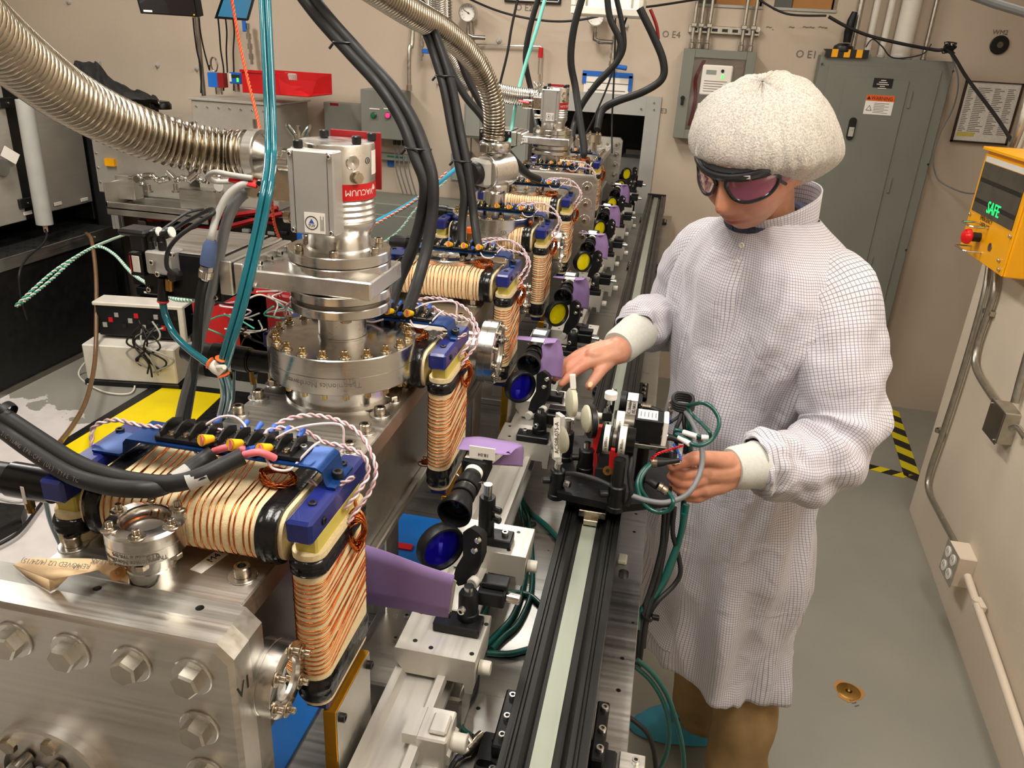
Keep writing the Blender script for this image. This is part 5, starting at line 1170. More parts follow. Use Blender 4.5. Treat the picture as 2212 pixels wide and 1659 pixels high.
 b=B();b.loft([[V((cx_-.112+.036*k/5,cy_-.066+.003*math.sin(a),z+.103-.004*k/5))+V((0,.0035*math.cos(a),.0032*(1+.3*k/5)*math.sin(a)))for a in[2*PI*i/10 for i in range(10)]]for k in range(6)]);wobj('red_plug',b,'red',t)
 b=B();b.cyl((cx_-.052,cy_-.03,z+.055),(cx_-.040,cy_-.03,z+.055),.0065,n=16);b.cyl((cx_-.060,cy_-.03,z+.055),(cx_-.052,cy_-.03,z+.055),.008,n=16);wobj('round_connector',b,'bolt',t)
 return t
tp1=turbo((-.4145,.961),'nearest turbo pump: upright silver cylinder with grey box and upside-down red VACUUM label')
SH=MX.Translation((0.001,1.839,0))
gv2=dup(gv,SH@W[gv.name],'flat steel gate valve marked Gate 1 under the far turbo pump')
tp2=dup(tp1,SH@W[tp1.name],'far turbo pump: silver cylinder with light grey box and red label, near the back wall')
b=B();p=(-.4145-.09,2.8-.0685);b.box(p[0]-.018,p[0]+.018,p[1]-.0005,p[1],1.500,1.514);wobj('label',b,'label',gv2);text('Gate 1',.009,frame((p[0],p[1]-.0007,1.507),(0,-1,0),(1,0,0)),'ink',gv2)
# corrugated hoses
def hose(pts,r,pitch,m,label,par=None,n=28,amp=.17):
 p=smooth_path(pts+up_to_ceiling(pts[-1],pts[-2]),14);L_=0;acc=[0]
 for i in range(len(p)-1):L_+=(p[i+1]-p[i]).length;acc.append(L_)
 nr=int(L_/pitch);N_=nr*6;q=[];j=0
 for i in range(N_+1):
  s=L_*i/N_
  while j<len(acc)-2 and acc[j+1]<s:j+=1
  f=(s-acc[j])/max(1e-9,acc[j+1]-acc[j]);q.append(p[j].lerp(p[j+1],f))
 rad_=[r*(1-amp*(0,.08,.45,1,.45,.08)[i%6])for i in range(N_+1)]
 b=B();b.tube(q,rad_,n);me=mesh_of(b,'corrugated_hose',m,80);o=link('corrugated_hose',me);return tag(o,label,'hose')
h1=hose([at(533,333,y=.990),at(490,331,y=.985),at(430,322,y=.965),at(340,298,y=.93),at(240,258,y=.87),at(140,203,y=.80),at(55,140,y=.73),at(-40,60,y=.65),at(-160,-60,y=.56)],.0315,.0098,'hose_steel','thick corrugated steel hose sweeping from the upper left to the nearest turbo pump')
t=thing('hose_coupling','bright aluminium ring coupling at the end of the thick corrugated hose','coupling',at(560,335,y=.99))
p=at(533,334,y=.990);q=at(548,336,y=.990);b=B();d=V((1,.02,0)).normalized();b.cyl(p-d*.002,p+d*.008,.029,n=36);wobj('collar',b,'steel',t)
M=frame(p+d*.008,d);b=B();b.lathe([(.028,0),(.0335,.0),(.0345,.001),(.0345,.013),(.0335,.014),(.026,.014),(.022,.009),(.013,.009)],48,M,cap=False);rg=wobj('clamp_ring',b,'alu',t)
b=B();b.lathe([(.028,.014),(.0135,.028)],36,M,cap=False);wobj('reducer',b,'steel',t);b=B();b.cyl(M@V((0,0,.020)),M@V((0,0,.046)),.0128,n=26);wobj('stub',b,'steel',t)
b=B();b.cyl(M@V((.0,.033,.007)),M@V((.0,.046,.007)),.003,n=8);wobj('clamp_bolt',b,'steel_dark',t)
h2=hose([at(1065,302,y=1.9),at(1068,270,y=1.9),at(1064,220,y=1.88),at(1042,160,y=1.84),at(1005,108,y=1.76),at(950,62,y=1.65),at(880,22,y=1.52),at(800,-30,y=1.40)],.0265,.0085,'hose_steel','curved corrugated steel hose arching down to the black motor valve')
h3=hose([at(1158,210,y=2.83),at(1140,210,y=2.83),at(1100,205,y=2.80),at(1050,192,y=2.75),at(1005,165,y=2.7),at(968,118,y=2.62),at(950,55,y=2.52),at(945,-20,y=2.42)],.030,.0085,'steel','corrugated steel hose behind, running to the far turbo pump')
h4=hose([at(1018,190,y=3.4),at(985,140,y=3.4),at(962,70,y=3.4),at(958,-20,y=3.4)],.035,.011,'steel','farthest corrugated steel hose hanging at the top edge behind the others')
# motor valve
t=thing('motor_valve','steel angle valve with round black motor cap on the second wide flange','valve',(-.4135,1.900,1.421));X_,Y_=-.4135,1.900
b=B();b.cyl((X_,Y_,1.421),(X_,Y_,1.475),.0265,n=36);wobj('lower_neck',b,'steel',t)
b=B();b.lathe([(.026,1.468),(.034,1.472),(.036,1.476),(.036,1.486),(.034,1.490),(.026,1.494)],36,MX.Translation((X_,Y_,0)),cap=False);cl=wobj('lower_clamp',b,'steel',t)
for i in range(4):b=B();b.cyl((X_-.03-.006*i,Y_-.03,1.474+.005*(i%2)),(X_-.022-.006*i,Y_-.04,1.484+.004*(i%2)),.005,n=8);wobj('clamp_link',b,'steel_dark',cl)
b=B();b.cyl((X_,Y_,1.49),(X_,Y_,1.512),.020,n=30);wobj('upper_neck',b,'steel',t)
d=V((.50,.86,.04)).normalized();c=at(1066,368,y=1.9);b=B();b.cyl(c-d*.030,c+d*.048,.0405,n=44,ch=.002);wobj('valve_body',b,'steel_top',t)
M=frame(c-d*.030,-d,(1,0,0));b=B();b.lathe([(.040,0),(.040,.004),(1e-4,.004)],40,M,cap=False);wobj('end_plate',b,'steel',t)
b=B();b.M=M;b.box(-.031,.031,-.031,.031,.004,.028,.007);b.M=None;wobj('motor_housing',b,'grey_plastic',t)
b=B();b.lathe([(.0265,.028),(.0265,.044),(.024,.047),(.006,.047),(.005,.045),(1e-4,.045)],44,M,cap=False);wobj('motor_cap',b,'black',t)
b=B();b.cyl(c+UP(.036),V((X_-.002,Y_,1.60)),.0215,n=32);wobj('top_neck',b,'steel',t)
zt_=at(1065,318,y=1.9).z
b=B();b.lathe([(.028,zt_-.012),(.036,zt_-.009),(.038,zt_-.004),(.038,zt_+.010),(.036,zt_+.013),(.028,zt_+.016)],40,MX.Translation((X_-.003,Y_,0)),cap=False);cl=wobj('top_clamp',b,'steel',t)
b=B();b.box(X_-.03,X_-.012,Y_-.044,Y_-.036,zt_-.010,zt_+.010,.002);b2=B();wobj('clamp_latch',b,'steel_dark',cl)
t=thing('relief_valve','small brass valve with orange cap between the two black cables','valve',at(1016,545,y=1.62));p=at(1016,545,y=1.62)
b=B();b.cyl(p,p+UP(.028),.010,n=6);b.cyl(p+UP(.012),p+UP(.042),.0085,n=18);wobj('body',b,'brass',t);b=B();b.cyl(p+UP(.042),p+UP(.054),.0095,n=20,ch=.001);wobj('cap',b,'orange',t)
# black vacuum gauges
def gauge_body(c,L_,label,par=None,hook=True):
 t=thing('vacuum_gauge',label,'gauge',c);M=frame(c,(-1,-.05,.03))
 b=B();b.lathe([(.0155,-.03),(.0155,.02),(.017,.0205),(.017,.0225),(.0185,.023),(.0185,L_*.62),(.0175,L_*.63)],36,M);wobj('body',b,'black_gloss',t)
 b=B();b.lathe([(.0162,L_*.63),(.0162,L_*.9),(.012,L_*.97),(.012,L_)],30,M);wobj('tail_cap',b,'black',t)
 for k in(.02,.058):
  p=M@V((0,0,k))+UP(-.0165);b=B();b.cyl(p,p+UP(-.016),.0052,n=6);b.cyl(p+UP(-.016),p+UP(-.021),.0042,n=12);wobj('hose_fitting',b,'brass',t)
 p=M@V((0,0,.045));b=B();b.M=frame(p+V((0,-.0184,-.002)),(0,-1,0),(1,0,0));b.box(-.0015,.0025,-.012,.008,0,.0006);b.M=None;wobj('white_mark',b,'label',t)
 return t
vg0=gauge_body(at(165,1057,y=.60),.115,'black cylindrical vacuum gauge at the left edge, left of the nearest magnet')
vg1=gauge_body(at(572,782,y=.965),.125,'black cylindrical vacuum gauge left of the wide flange under the nearest pump')
vg2=gauge_body(at(985,462,y=1.90),.09,'small black vacuum gauge left of the second wide flange')
vg3=gauge_body(at(940,534,y=1.62),.10,'black vacuum gauge lying behind the medium viewport flange')
# table and cabinet on the left
t=thing('optical_bench','long optical bench with metal breadboard top and black skirt panels on the left','optical bench',(-3.8,3,0))
b=B();b.box(-4.6,-3.20,.9,4.10,.626,.686,.002);wobj('breadboard',b,'perf',t)
b=B();b.box(-3.205,-3.197,.9,4.10,.626,.688,.001);wobj('edge_strip',b,'alu_y',t)
b=B();b.box(-4.55,-3.22,.9,4.09,.02,.626,.002);wobj('skirt',b,'black',t)
b=B();b.box(-3.225,-3.21,.9,4.095,.0,.03);wobj('kick_strip',b,'steel_dark',t)
hb=mesh_of(B().lathe([(.0045,0),(.0045,.0006),(1e-4,.0006)],8,cap=False),'thread_hole','steel')
b=B()
for i in range(26):
 for j in range(12):
  x=-3.235-j*.05;y=2.55+i*.06
  if y<4.08:b.add([(x-.004,y-.004,.6868),(x+.004,y-.004,.6868),(x+.004,y+.004,.6868),(x-.004,y+.004,.6868)],[(0,1,2,3)])
o=wobj('thread_holes',b,'steel',t);o['kind']='stuff'
for y in(2.6,2.63,3.9,3.93):link('screw',ME['m6'],t,frame((-3.1965,y,.657),(1,0,0)))
t=thing('laser_enclosure','tall brushed metal enclosure with black edges standing on the left optical bench','enclosure',(-3.6,3.4,.69))
b=B();b.box(-3.9,-3.352,3.72,4.15,.81,1.56,.004);wobj('side_panel',b,'alu_panel',t)
b=B();b.box(-3.9,-3.36,4.15,4.17,.70,1.3,.004);wobj('back_sheet',b,'black',t)
b=B();b.box(-3.9,-3.345,2.2,3.62,.80,1.50,.003);wobj('cover_panel',b,'alu_panel',t)
b=B();b.box(-3.9,-3.350,3.62,3.72,.80,1.5,.003);wobj('corner_strip',b,'black',t)
for v in(222,438):
 p=at(15 if v<300 else 58,v,x=-3.335);b=B();b.box(-3.35,-3.33,p.y-.05,p.y+.04,p.z-.025,p.z+.025,.003);o=wobj('hinge_block',b,'black',t);link('screw',ME['m6'],t,frame((-3.329,p.y,p.z),(1,0,0)))
for u,v in((125,442),(182,433),(60,462)):p=at(u,v-2,x=-3.343);b=B();b.box(-3.345,-3.34,p.y-.03,p.y+.03,p.z-.01,p.z+.01,.003);wobj('slot',b,'label',t)
b=B();b.box(-4.3,-3.90,2.0,4.30,.69,1.30);b.box(-4.3,-3.24,4.20,4.22,.0,1.22);wobj('curtain',b,'black_cloth',t)
b=B();b.box(-3.9,-3.33,3.5,4.0,1.50,1.535,.003);wobj('top_panel',b,'alu_white',t)
p=at(3,362,x=-3.33);b=B();b.cyl(p,p+V((.012,0,0)),.045,n=30,ch=.003);wobj('round_cover',b,'alu_dull',t)
b=B();q=at(22,335,x=-3.32);b.M=frame(q,(1,-.2,0),(0,1,0))@MX.Rotation(R(-35),4,'Z');b.box(-.045,.045,-.028,.028,0,.001);b.M=None;wobj('note',b,'paper',t)
t=thing('grey_tube','slanting light grey tube hanging in front of the left enclosure','tube',at(95,485,x=-3.3));a=at(52,215,x=-3.25);e=at(97,485,x=-3.25);b=B();b.cyl(a,e,.042,n=28,ch=.002);wobj('tube',b,'grey_light',t);b=B();b.cyl(e,e+(e-a).normalized()*.04,.014,.01,n=12);wobj('nozzle',b,'manila',t)
cable('thin_tube',[at(98,496,x=-3.24),at(101,510,x=-3.2),at(90,530,x=-3.17),at(60,555,x=-3.15),at(42,590,x=-3.08),at(44,640,x=-3.1),at(58,690,x=-3.12)],.0055,'rubber','thin dark tube dangling from the grey tube over the bench edge','tube')
t=thing('profile_post','upright silver slotted aluminium post at the corner of the left bench','post',(-3.23,4.08,.69))
a=at(268,490,y=4.08);b=B();xx=a.x;S_=.045;pr=[]
for sx,sy in((-1,-1),(1,-1),(1,1),(-1,1)):pass
pr=[(-S_/2,-S_/2),(-.006,-S_/2),(-.006,-S_/2+.008),(.006,-S_/2+.008),(.006,-S_/2),(S_/2,-S_/2),(S_/2,-.006),(S_/2-.008,-.006),(S_/2-.008,.006),(S_/2,.006),(S_/2,S_/2),(-S_/2,S_/2)]
b.prism([(x+xx-.02,y+4.06)for x,y in pr],.688,1.60);wobj('post',b,'alu_white',t)
# shelf with aluminium boxes
SYY=4.0
def P4(u,v,y=SYY):return at(u,v,y=y)
t=thing('equipment_shelf','black equipment shelf with red straps behind the left bench','shelf',P4(450,700));a=P4(262,428);e=P4(486,430)
b=B();b.box(-2.96,-1.95,3.98,4.46,.862,.90,.003);wobj('shelf_board',b,'alu_dull',t)
b=B();b.box(-2.96,-1.95,4.02,4.46,.62,.862,.003);wobj('void_shade',b,'black',t)  # solid black block paints the dark void under the shelf board
for x in(-2.93,-1.99):b=B();b.box(x-.025,x+.025,4.05,4.10,0,.62,.003);wobj('leg',b,'black',t)
b=B();b.tube([P4(280,455,3.96),P4(330,470,3.95),P4(420,472,3.95),P4(520,463,3.95),P4(600,450,3.96)],.016,4,k=5);wobj('red_strap',b,'red_dark',t)
b=B();b.tube([P4(400,492,3.94),P4(470,494,3.93),P4(540,478,3.93),P4(610,462,3.94)],.014,4,k=5);wobj('red_strap',b,'red_dark',t)
b=B();b.box(-2.9,-1.95,4.30,4.46,.05,.60);wobj('back_panel',b,'black',t)
for i in range(26):
 u=random.uniform(300,620);v=random.uniform(470,520);p=P4(u,v,3.99+.05*random.random());s=random.uniform(.012,.03);b=B();b.cbox(p,s*2,.03,s,.004);wobj('clutter_part',b,random.choice(['black','black','steel_dark','red_dark','grey_light','black_anod']),t)
for(u0,v0,u1,v1,lab,y0,dp)in((190,262,408,332,'wide brushed aluminium box on the shelf behind the thick hose',4.02,.40),(412,222,592,345,'square aluminium box with riveted front under the red bin',3.98,.42)):
 a=P4(u0,v0-6,y0);e=P4(u1,v1+60,y0);t=thing('aluminium_box',lab,'box',(a.x,y0,e.z));z0=.90
 b=B();zt_=P4((u0+u1)/2,v0,y0).z;b.box(a.x,e.x if u0<300 else P4(590,250,y0).x,y0,y0+dp,z0,zt_,.004);wobj('housing',b,'alu_panel',t)
 b=B();b.box(a.x-.01,(e.x if u0<300 else P4(592,250,y0).x)+.01,y0-.01,y0+dp+.01,zt_,zt_+.012,.002);wobj('lid',b,'alu_white',t)
 for i in range(7):
  x=a.x+.03+i*(e.x-a.x-.06)/6;link('rivet',ME['m6'],t,frame((x,y0-.0005,zt_-.03),(0,-1,0)))
 for i in range(1,5):link('rivet',ME['m6'],t,frame((a.x+.02,y0-.0005,zt_-.03-.08*i),(0,-1,0)))
t=thing('aluminium_tray','open aluminium tray with chrome fittings on the shelf under the thick hose','tray',P4(370,425));a=P4(268,345);e=P4(480,420)
b=B();b.box(a.x,e.x+.02,3.80,3.985,.862,.872,.002);b.box(a.x,e.x+.02,3.80,3.81,.83,.90,.002);b.box(a.x,a.x+.01,3.80,3.98,.87,1.0,.002);wobj('tray',b,'alu',t)
b=B();b.box(a.x,a.x+.11,3.9,3.98,.90,1.03,.003);wobj('divider',b,'alu',t);b=B();b.box(e.x-.2,e.x+.02,3.9,3.98,.88,.99,.003);wobj('divider',b,'alu',t)
for i in range(12):
 u=290+i*16;v=385+5*math.sin(i*2.2);p=P4(u,v,3.86);b=B();d=V((math.cos(i*1.7),.2,math.sin(i*1.7)*.5)).normalized();b.cyl(p-d*.03,p+d*.03,.011+.004*(i%3),n=14,ch=.002);b.sph(p,.018,12,8);wobj('fitting',b,'steel',t)
for i,u in enumerate((322,380,470)):
 b=B();p=P4(u,410,3.83);b.cyl(p+UP(-.01),p+UP(.03),.012,n=14,ch=.002);b.cyl(p+UP(-.012),p+UP(-.004),.022,n=14);wobj('foot_fitting',b,'steel',t)
b=B();p=P4(300,386,3.82);b.cyl(p,p+V((0,-.02,0)),.028,n=24,ch=.003);b.m=1;b.cyl(p+V((0,-.02,0)),p+V((0,-.022,0)),.019,n=20);wobj('hand_wheel',b,['steel','steel_dark'],t)
b=B();p=P4(474,402,3.80);b.cyl(p,p+V((0,-.01,0)),.028,n=24,ch=.002);wobj('plastic_cap',b,'clear_lid',t)
b=B();q=P4(258,350,4.1);b.box(q.x-.02,q.x+.04,4.0,4.02,q.z-.01,q.z+.03);wobj('yellow_label',b,'yellow',t)
t=thing('storage_bin','red plastic storage bin on top of the square aluminium box','bin',P4(600,205));y0,y1=4.0,4.30
zb=P4(560,206,4.0).z+.012;zt_=P4(515,152,4.0).z
A0=P4(524,200,4.0).x;A1=P4(607,207,4.0).x;A2=P4(687,203,4.05).x
b=B()
def qd(b,p,th=.006):
 n=(V(p[1])-V(p[0])).cross(V(p[3])-V(p[0])).normalized()*th;b.add([V(x)for x in p]+[V(x)+n for x in p],[(0,1,2,3),(7,6,5,4),(0,1,5,4),(1,2,6,5),(2,3,7,6),(3,0,4,7)])
xl,xm,xr=P4(515,152).x,P4(594,165).x,A2
z_l=P4(607,207).z+.0
b.box(A0,A1,y0,y0+.006,zb,zt_,.002);wobj('back_wall',b,'red',t)
b=B();qd(b,[(A1,y0+.002,zb),(xr-.03,y0+.04,zb),(xr,y0+.03,zb+.075),(A1-.01,y0+.002,zt_-.03)]);wobj('front_lip',b,'red',t)
b=B();qd(b,[(A1-.01,y0,zb),(A1-.03,y0,zt_),(xr-.03,y1,zt_),(xr-.03,y1,zb)],.006);b.box(A0,xr-.03,y1-.006,y1,zb,zt_,.002);wobj('side_wall',b,'red',t)
b=B();b.box(A0,xr-.03,y0,y1,zb-.004,zb+.004,.002);wobj('floor',b,'red',t)
b=B();b.box(A0-.006,A1-.02,y0-.006,y0+.004,zt_-.008,zt_+.006,.002);wobj('rim',b,'red',t)
b=B();p=P4(628,180,4.1);b.cyl(p,p+UP(.05),.035,n=22,ch=.006);o=tag(obj('plastic_jar',b,'clear_lid'),'small clear plastic jar sitting in the red bin','jar')
zs=P4(500,222,4.05).z
t=thing('pressure_transducer','blue box sensor with coiled cable on the square aluminium box','sensor',(P4(463,195).x,4.1,1.45));a=P4(447,156,4.08);e=P4(483,190,4.08)
b=B();b.box(a.x,(a.x+e.x)/2+.012,4.08,4.13,e.z,a.z,.002);b.m=1;b.box((a.x+e.x)/2+.012,e.x,4.08,4.13,e.z,a.z,.002);wobj('sensor_box',b,['blue_box','red_dark'],t)
b=B();b.cyl((a.x+.05,4.1,e.z-.035),(a.x+.05,4.1,e.z),.02,n=16);wobj('stem',b,'steel',t)
b=B();c_=V((a.x+.03,4.1,a.z+.02));b.tube([c_+V((.02*math.cos(q_),.004*q_*.3,.035*math.sin(q_)+.02))for q_ in[i*.4 for i in range(30)]],.003,6);wobj('coiled_cable',b,'steel_dark',t)
t=thing('digital_gauge','small blue digital gauge with green display beside the red bin','gauge',(P4(505,195).x,4.1,1.45));a=P4(494,156,4.08);e=P4(519,182,4.08);b=B();b.box(a.x,e.x,4.08,4.12,e.z,a.z,.003);wobj('case',b,'blue_box',t);b=B();b.box(a.x+.015,e.x,4.077,4.08,e.z+.03,a.z-.01);o=wobj('display',b,'screen_dark',t);b=B();b.box(a.x+.045,a.x+.055,4.075,4.078,a.z-.045,a.z-.025);wobj('digit',b,'led_green',o);b=B();b.box(a.x+.002,a.x+.014,4.077,4.08,e.z+.01,a.z-.005);wobj('side_label',b,'label',t);b=B();b.cyl((a.x+.03,4.1,e.z-.04),(a.x+.03,4.1,e.z),.015,n=14);wobj('stem',b,'steel',t)
t=thing('rounded_cover','shiny black rounded cap lying on the wide aluminium box','cap',P4(345,205,4.1));p=P4(345,206,4.1);p.z=P4(300,212,4.02).z;b=B();b.lathe([(.055,0),(.055,.025),(.045,.04),(1e-4,.045)],26,MX.Translation((p.x,4.1,1.375)),cap=False);wobj('shell',b,'black_gloss',t)
t=thing('black_cloth','crumpled black cloth draped over the back of the left enclosure','cloth',at(230,180,y=3.9));rows=[]
crest=[(125,158,0),(160,142,.5),(190,133,1),(215,140,1),(235,165,.9),(265,182,.8),(300,197,.6),(342,214,.2)]
low=[(165,178),(170,195),(185,205),(215,218),(245,222),(275,218),(305,214),(342,216)]
cp=smooth_path([at(u,v,y=3.95)for u,v,_ in crest],8);lp=smooth_path([at(u,v,y=3.72)for u,v in low],8);bp_=smooth_path([at(u,v+30,y=4.25)for u,v,_ in crest],8)
for i in range(len(cp)):
 r_=[]
 for k in range(13):
  f=k/12;p=(bp_[i].lerp(cp[i],f*2)if f<.5 else cp[i].lerp(lp[i],f*2-1));q=p*9;d=NZ.noise(q)*.05+NZ.noise(q*2.7)*.03+abs(NZ.noise(q*1.6+V((5,1,2))))*.05
  r_.append(p+V((.3,-1,.6))*d*(0.3 if k in(0,12)else 1))
 rows.append(r_)
b=B();b.loft(rows,closed=False);o=wobj('cloth',b,'black_cloth',t,50);o.modifiers.new('s','SOLIDIFY').thickness=.003
t=thing('monitor','black computer monitor seen from below at the top left edge','monitor',at(360,10,y=3.6));a,bq,c_,d_=at(284,-22,y=3.55),at(402,-60,y=3.9),at(432,36,y=3.62),at(302,29,y=3.55)
def slab(b,p,n,th):n=V(n).normalized()*th;b.add([V(x)for x in p]+[V(x)+n for x in p],[(0,1,2,3),(7,6,5,4),(0,1,5,4),(1,2,6,5),(2,3,7,6),(3,0,4,7)])
p0=[at(288,-30,y=3.6),at(418,-30,y=3.6),at(430,37,y=3.62),at(304,29,y=3.62)]
b=B();slab(b,p0,(0,1,.2),.04);wobj('bezel',b,'black_anod',t);b=B();ctr=sum(p0,V())/4;slab(b,[ctr+(p-ctr)*.93+V((0,-.003,0))for p in p0],(0,1,.2),.002);wobj('screen',b,'optic_dark',t)
b=B();q=p0[3]+V((.02,-.004,.012));b.box(q.x,q.x+.045,q.y-.002,q.y,q.z-.004,q.z+.004);wobj('sticker',b,'label',t)
b=B();q=p0[2]+V((-.02,-.006,.008));b.sph(q,.004,8,6);wobj('power_led',b,'yellow',t)
t=thing('monitor','second tilted monitor with bluish screen at the top edge, left of the light blue tubes','monitor',at(500,10,y=3.5));p0=[at(487,-30,y=3.5),at(556,-30,y=3.7),at(535,45,y=3.66),at(463,40,y=3.46)]
b=B();slab(b,p0,(-.3,1,.2),.035);wobj('bezel',b,'black_anod',t);ctr=sum(p0,V())/4;b=B();slab(b,[ctr+(p-ctr)*.86+V((.004,-.004,0))for p in p0],(-.3,1,.2),.002);wobj('screen',b,'monitor_glow',t)
t=thing('monitor_pole','vertical steel pole with cables behind the two hanging monitors','pole',at(440,200,y=4.2));p=at(438,180,y=4.2);b=B();b.cyl((p.x,4.2,1.4),(p.x,4.2,ZC),.012,n=14);wobj('pole',b,'steel_dark',t)
for i,(u0,u1,v1)in enumerate(((417,434,195),(430,452,135),(471,483,190),(487,491,150),(503,505,190))):
 cable('hanging_cable',[at(u0,38,y=3.9),at(u0+3,70,y=4.0),at((u0+u1)/2,110,y=4.05),at(u1,150,y=4.1),at(u1,v1+6,y=4.12)],.004,'rubber','thin dark cable hanging behind the monitors, '+['leftmost of five','second from the left','middle one of five','second from the right','rightmost of five'][i],group='cables hanging behind the monitors')
 # low equipment behind the chambers
t=thing('computer_case','white computer case with bundled cables standing on the floor at left','computer',(-2.7,3.6,0));a=at(190,830,z=0);e=at(386,842,z=0);dr_=(e-a).normalized()
zz=.42
M=MX(((dr_.x,-dr_.y,0,a.x),(dr_.y,dr_.x,0,a.y),(0,0,1,0),(0,0,0,1)));Lx=(e-a).length
b=B();b.M=M;b.box(0,Lx,0,.22,.03,zz*.55,.006);b.M=None;wobj('case',b,'white_plastic',t);b=B();b.M=M;b.box(-.01,Lx+.01,-.01,.22,0,.03,.003);wobj('base',b,'black',t)
b=B();b.M=M;b.box(.02,Lx-.02,-.004,.0,.06,.20);b.M=None
b=B();b.M=M;b.box(.05,Lx+.02,.10,.22,.25,.42,.006);b.M=None;up=wobj('rear_panel',b,'black_anod',t);b=B();b.M=M;b.box(.04,Lx+.03,.09,.22,.42,.44,.004);wobj('cover',b,'white_plastic',t)
b=B();b.M=M;b.box(Lx-.0,Lx+.03,.09,.12,.24,.43,.004);wobj('side_rail',b,'white_plastic',t)
for i in range(12):
 b=B();b.M=M;x=.08+.035*i;b.box(x,x+.022,.095,.10,.30+.03*(i%3),.325+.03*(i%3));b.M=None;wobj('port',b,['grey_light','red','steel','black'][i%4],up)
for i in range(9):
 rnd=random.Random(i);pts=[M@V((.30+.15*rnd.random(),.04*rnd.random()-.02,.34-.09*k+.05*rnd.random()))for k in range(4)];cable('device_cable',[pts[0],pts[1]+V((rnd.uniform(-.08,.08),-.03,0)),pts[2]+V((rnd.uniform(-.1,.1),-.03,0)),pts[3]],.005,['black','black','grey_light'][i%3],'tangled '+['black','black','pale'][i%3]+' cable at the back of the white computer case',group=['black cables tangled on the computer case','black cables tangled on the computer case','pale cables tangled on the computer case'][i%3])
t=thing('rack_cabinet','black rack cabinet standing behind the yellow and black mat','cabinet',(-2.2,3.8,0));a=at(392,845,z=0);e=at(600,800,z=0);b=B();b.box(-2.42,-1.55,3.66,4.0,0,.50,.005);wobj('cabinet',b,'black',t)
b=B();b.box(-2.36,-2.34,3.652,3.66,.12,.36,.002);wobj('white_strip',b,'label',t);b=B();b.cyl((-2.37,3.655,.40),(-2.37,3.66,.40),.012,n=10);wobj('green_knob',b,'led_green_off',t)
t=thing('instrument_rack','black instrument rack with small white labels below the pilot valve','rack',(-2.6,3.7,.5));b=B();b.box(-2.88,-1.9,3.78,3.97,.52,.60,.004);wobj('frame',b,'black',t)
for i in range(5):
 b=B();b.box(-2.86+.01*(i%2),-2.44-.02*(i%2),3.76,3.95,.22+.06*i,.265+.06*i,.003);o=wobj('instrument',b,'black_anod',t)
 for j in range(3):b=B();x=-2.80+.06*j;b.box(x,x+.035,3.757,3.76,.235+.06*i,.245+.06*i);wobj('label',b,'label'if(i+j)%2 else 'grey_light',o)
p=at(278,675,y=3.7)
for(u,v,s,m,lab)in((520,660,.2,'red','large red case under the gate valve among loose wires'),(600,690,.16,'red_dark','dark red case behind the nearest gate valve neck'),(645,700,.04,'yellow','small yellow block among loose wires behind the gate valve'),(655,490,.13,'blue_box','blue round canister behind the nearest turbo pump'),(695,505,.07,'blue_tape','blue box with dark buttons behind the nearest turbo pump')):
 p=at(u,v,y=3.3 if v>600 else 3.6);b=B()
 if 'canister'in lab:b.cyl(V((p.x,p.y+.15,.501)),p+V((0,.15,.07)),.1,n=30,ch=.03)
 else:b.cbox(p,s*2,.2,s*(2 if v>600 else 1.6),.01)
 nm='instrument_case'if'case'in lab else('canister'if'canister'in lab else 'small_box');o=tag(obj(nm,b,m),lab,'case'if'case'in lab else('canister'if'canister'in lab else 'box'))
b=B();b.box(-2.3,-1.2,3.1,3.7,.0,.12);
for i in range(22):
 rnd=random.Random(100+i);u,v=rnd.uniform(470,640),rnd.uniform(640,760);pts=[]
 for k in range(5):pts.append(at(u,v,y=3.0+.3*rnd.random()));u+=rnd.uniform(-70,70);v+=rnd.uniform(-35,35);u=max(440,min(650,u));v=max(630,min(775,v))
 m=['grey_light','white_plastic','black','teal_wire','lilac_wire'][i%5];cable('loose_wire',pts,.004,m,'loose '+['grey','white','black','green','lilac'][i%5]+' wire tangled on the equipment behind the gate valve',group='loose '+['grey','white','black','green','lilac'][i%5]+' wires behind the gate valve')
a=at(752,428,y=4.2);e=at(985,560,y=4.2);t=thing('low_cabinet','dark grey metal cabinet on the floor behind the wide flanges','cabinet',(a.x,4.2,0));b=B();b.box(a.x,e.x+.1,4.15,YB-.01,0,a.z,.005);wobj('housing',b,'grey_paint',t);b=B();b.box(a.x+.05,e.x+.05,4.14,4.15,.08,a.z-.06,.004);wobj('door',b,'grey_paint',t)
t=thing('floor_mat','yellow floor mat with black diamond-plate border beside the machine','mat',at(300,900,z=0));q=[at(130,955,z=.0),at(352,838,z=0),at(490,853,z=0),at(330,985,z=0)]
b=B();b.prism([(p.x,p.y)for p in[at(100,975,z=0),at(345,826,z=0),at(540,850,z=0),at(520,1100,z=0),at(200,1100,z=0)]],.0,.006);wobj('rubber_sheet',b,'black',t)
b=B();b.prism([(p.x,p.y)for p in[at(112,985,z=0),at(352,840,z=0),at(482,855,z=0),at(330,1000,z=0)]],.006,.009);wobj('yellow_strip',b,'yellow_mat',t)
b=B()
for i in range(24):
 for j in range(10):
  x=-2.25+j*.045+.02*(i%2);y=2.55+i*.035;b.M=MX.Translation((x,y,.006))@MX.Rotation(R(45 if(i+j)%2 else-45),4,'Z');b.box(-.014,.014,-.003,.003,0,.0015)
b.M=None;o=wobj('tread',b,'black_anod',t);o['kind']='stuff'
cable('white_cable',[at(195,770,z=.1),at(170,810,z=.01),at(220,845,z=.01),at(280,850,z=.01),at(288,825,z=.01),at(245,810,z=.01),at(205,790,z=.01)],.005,'white_plastic','thin white cable looped on the floor in front of the white computer case')
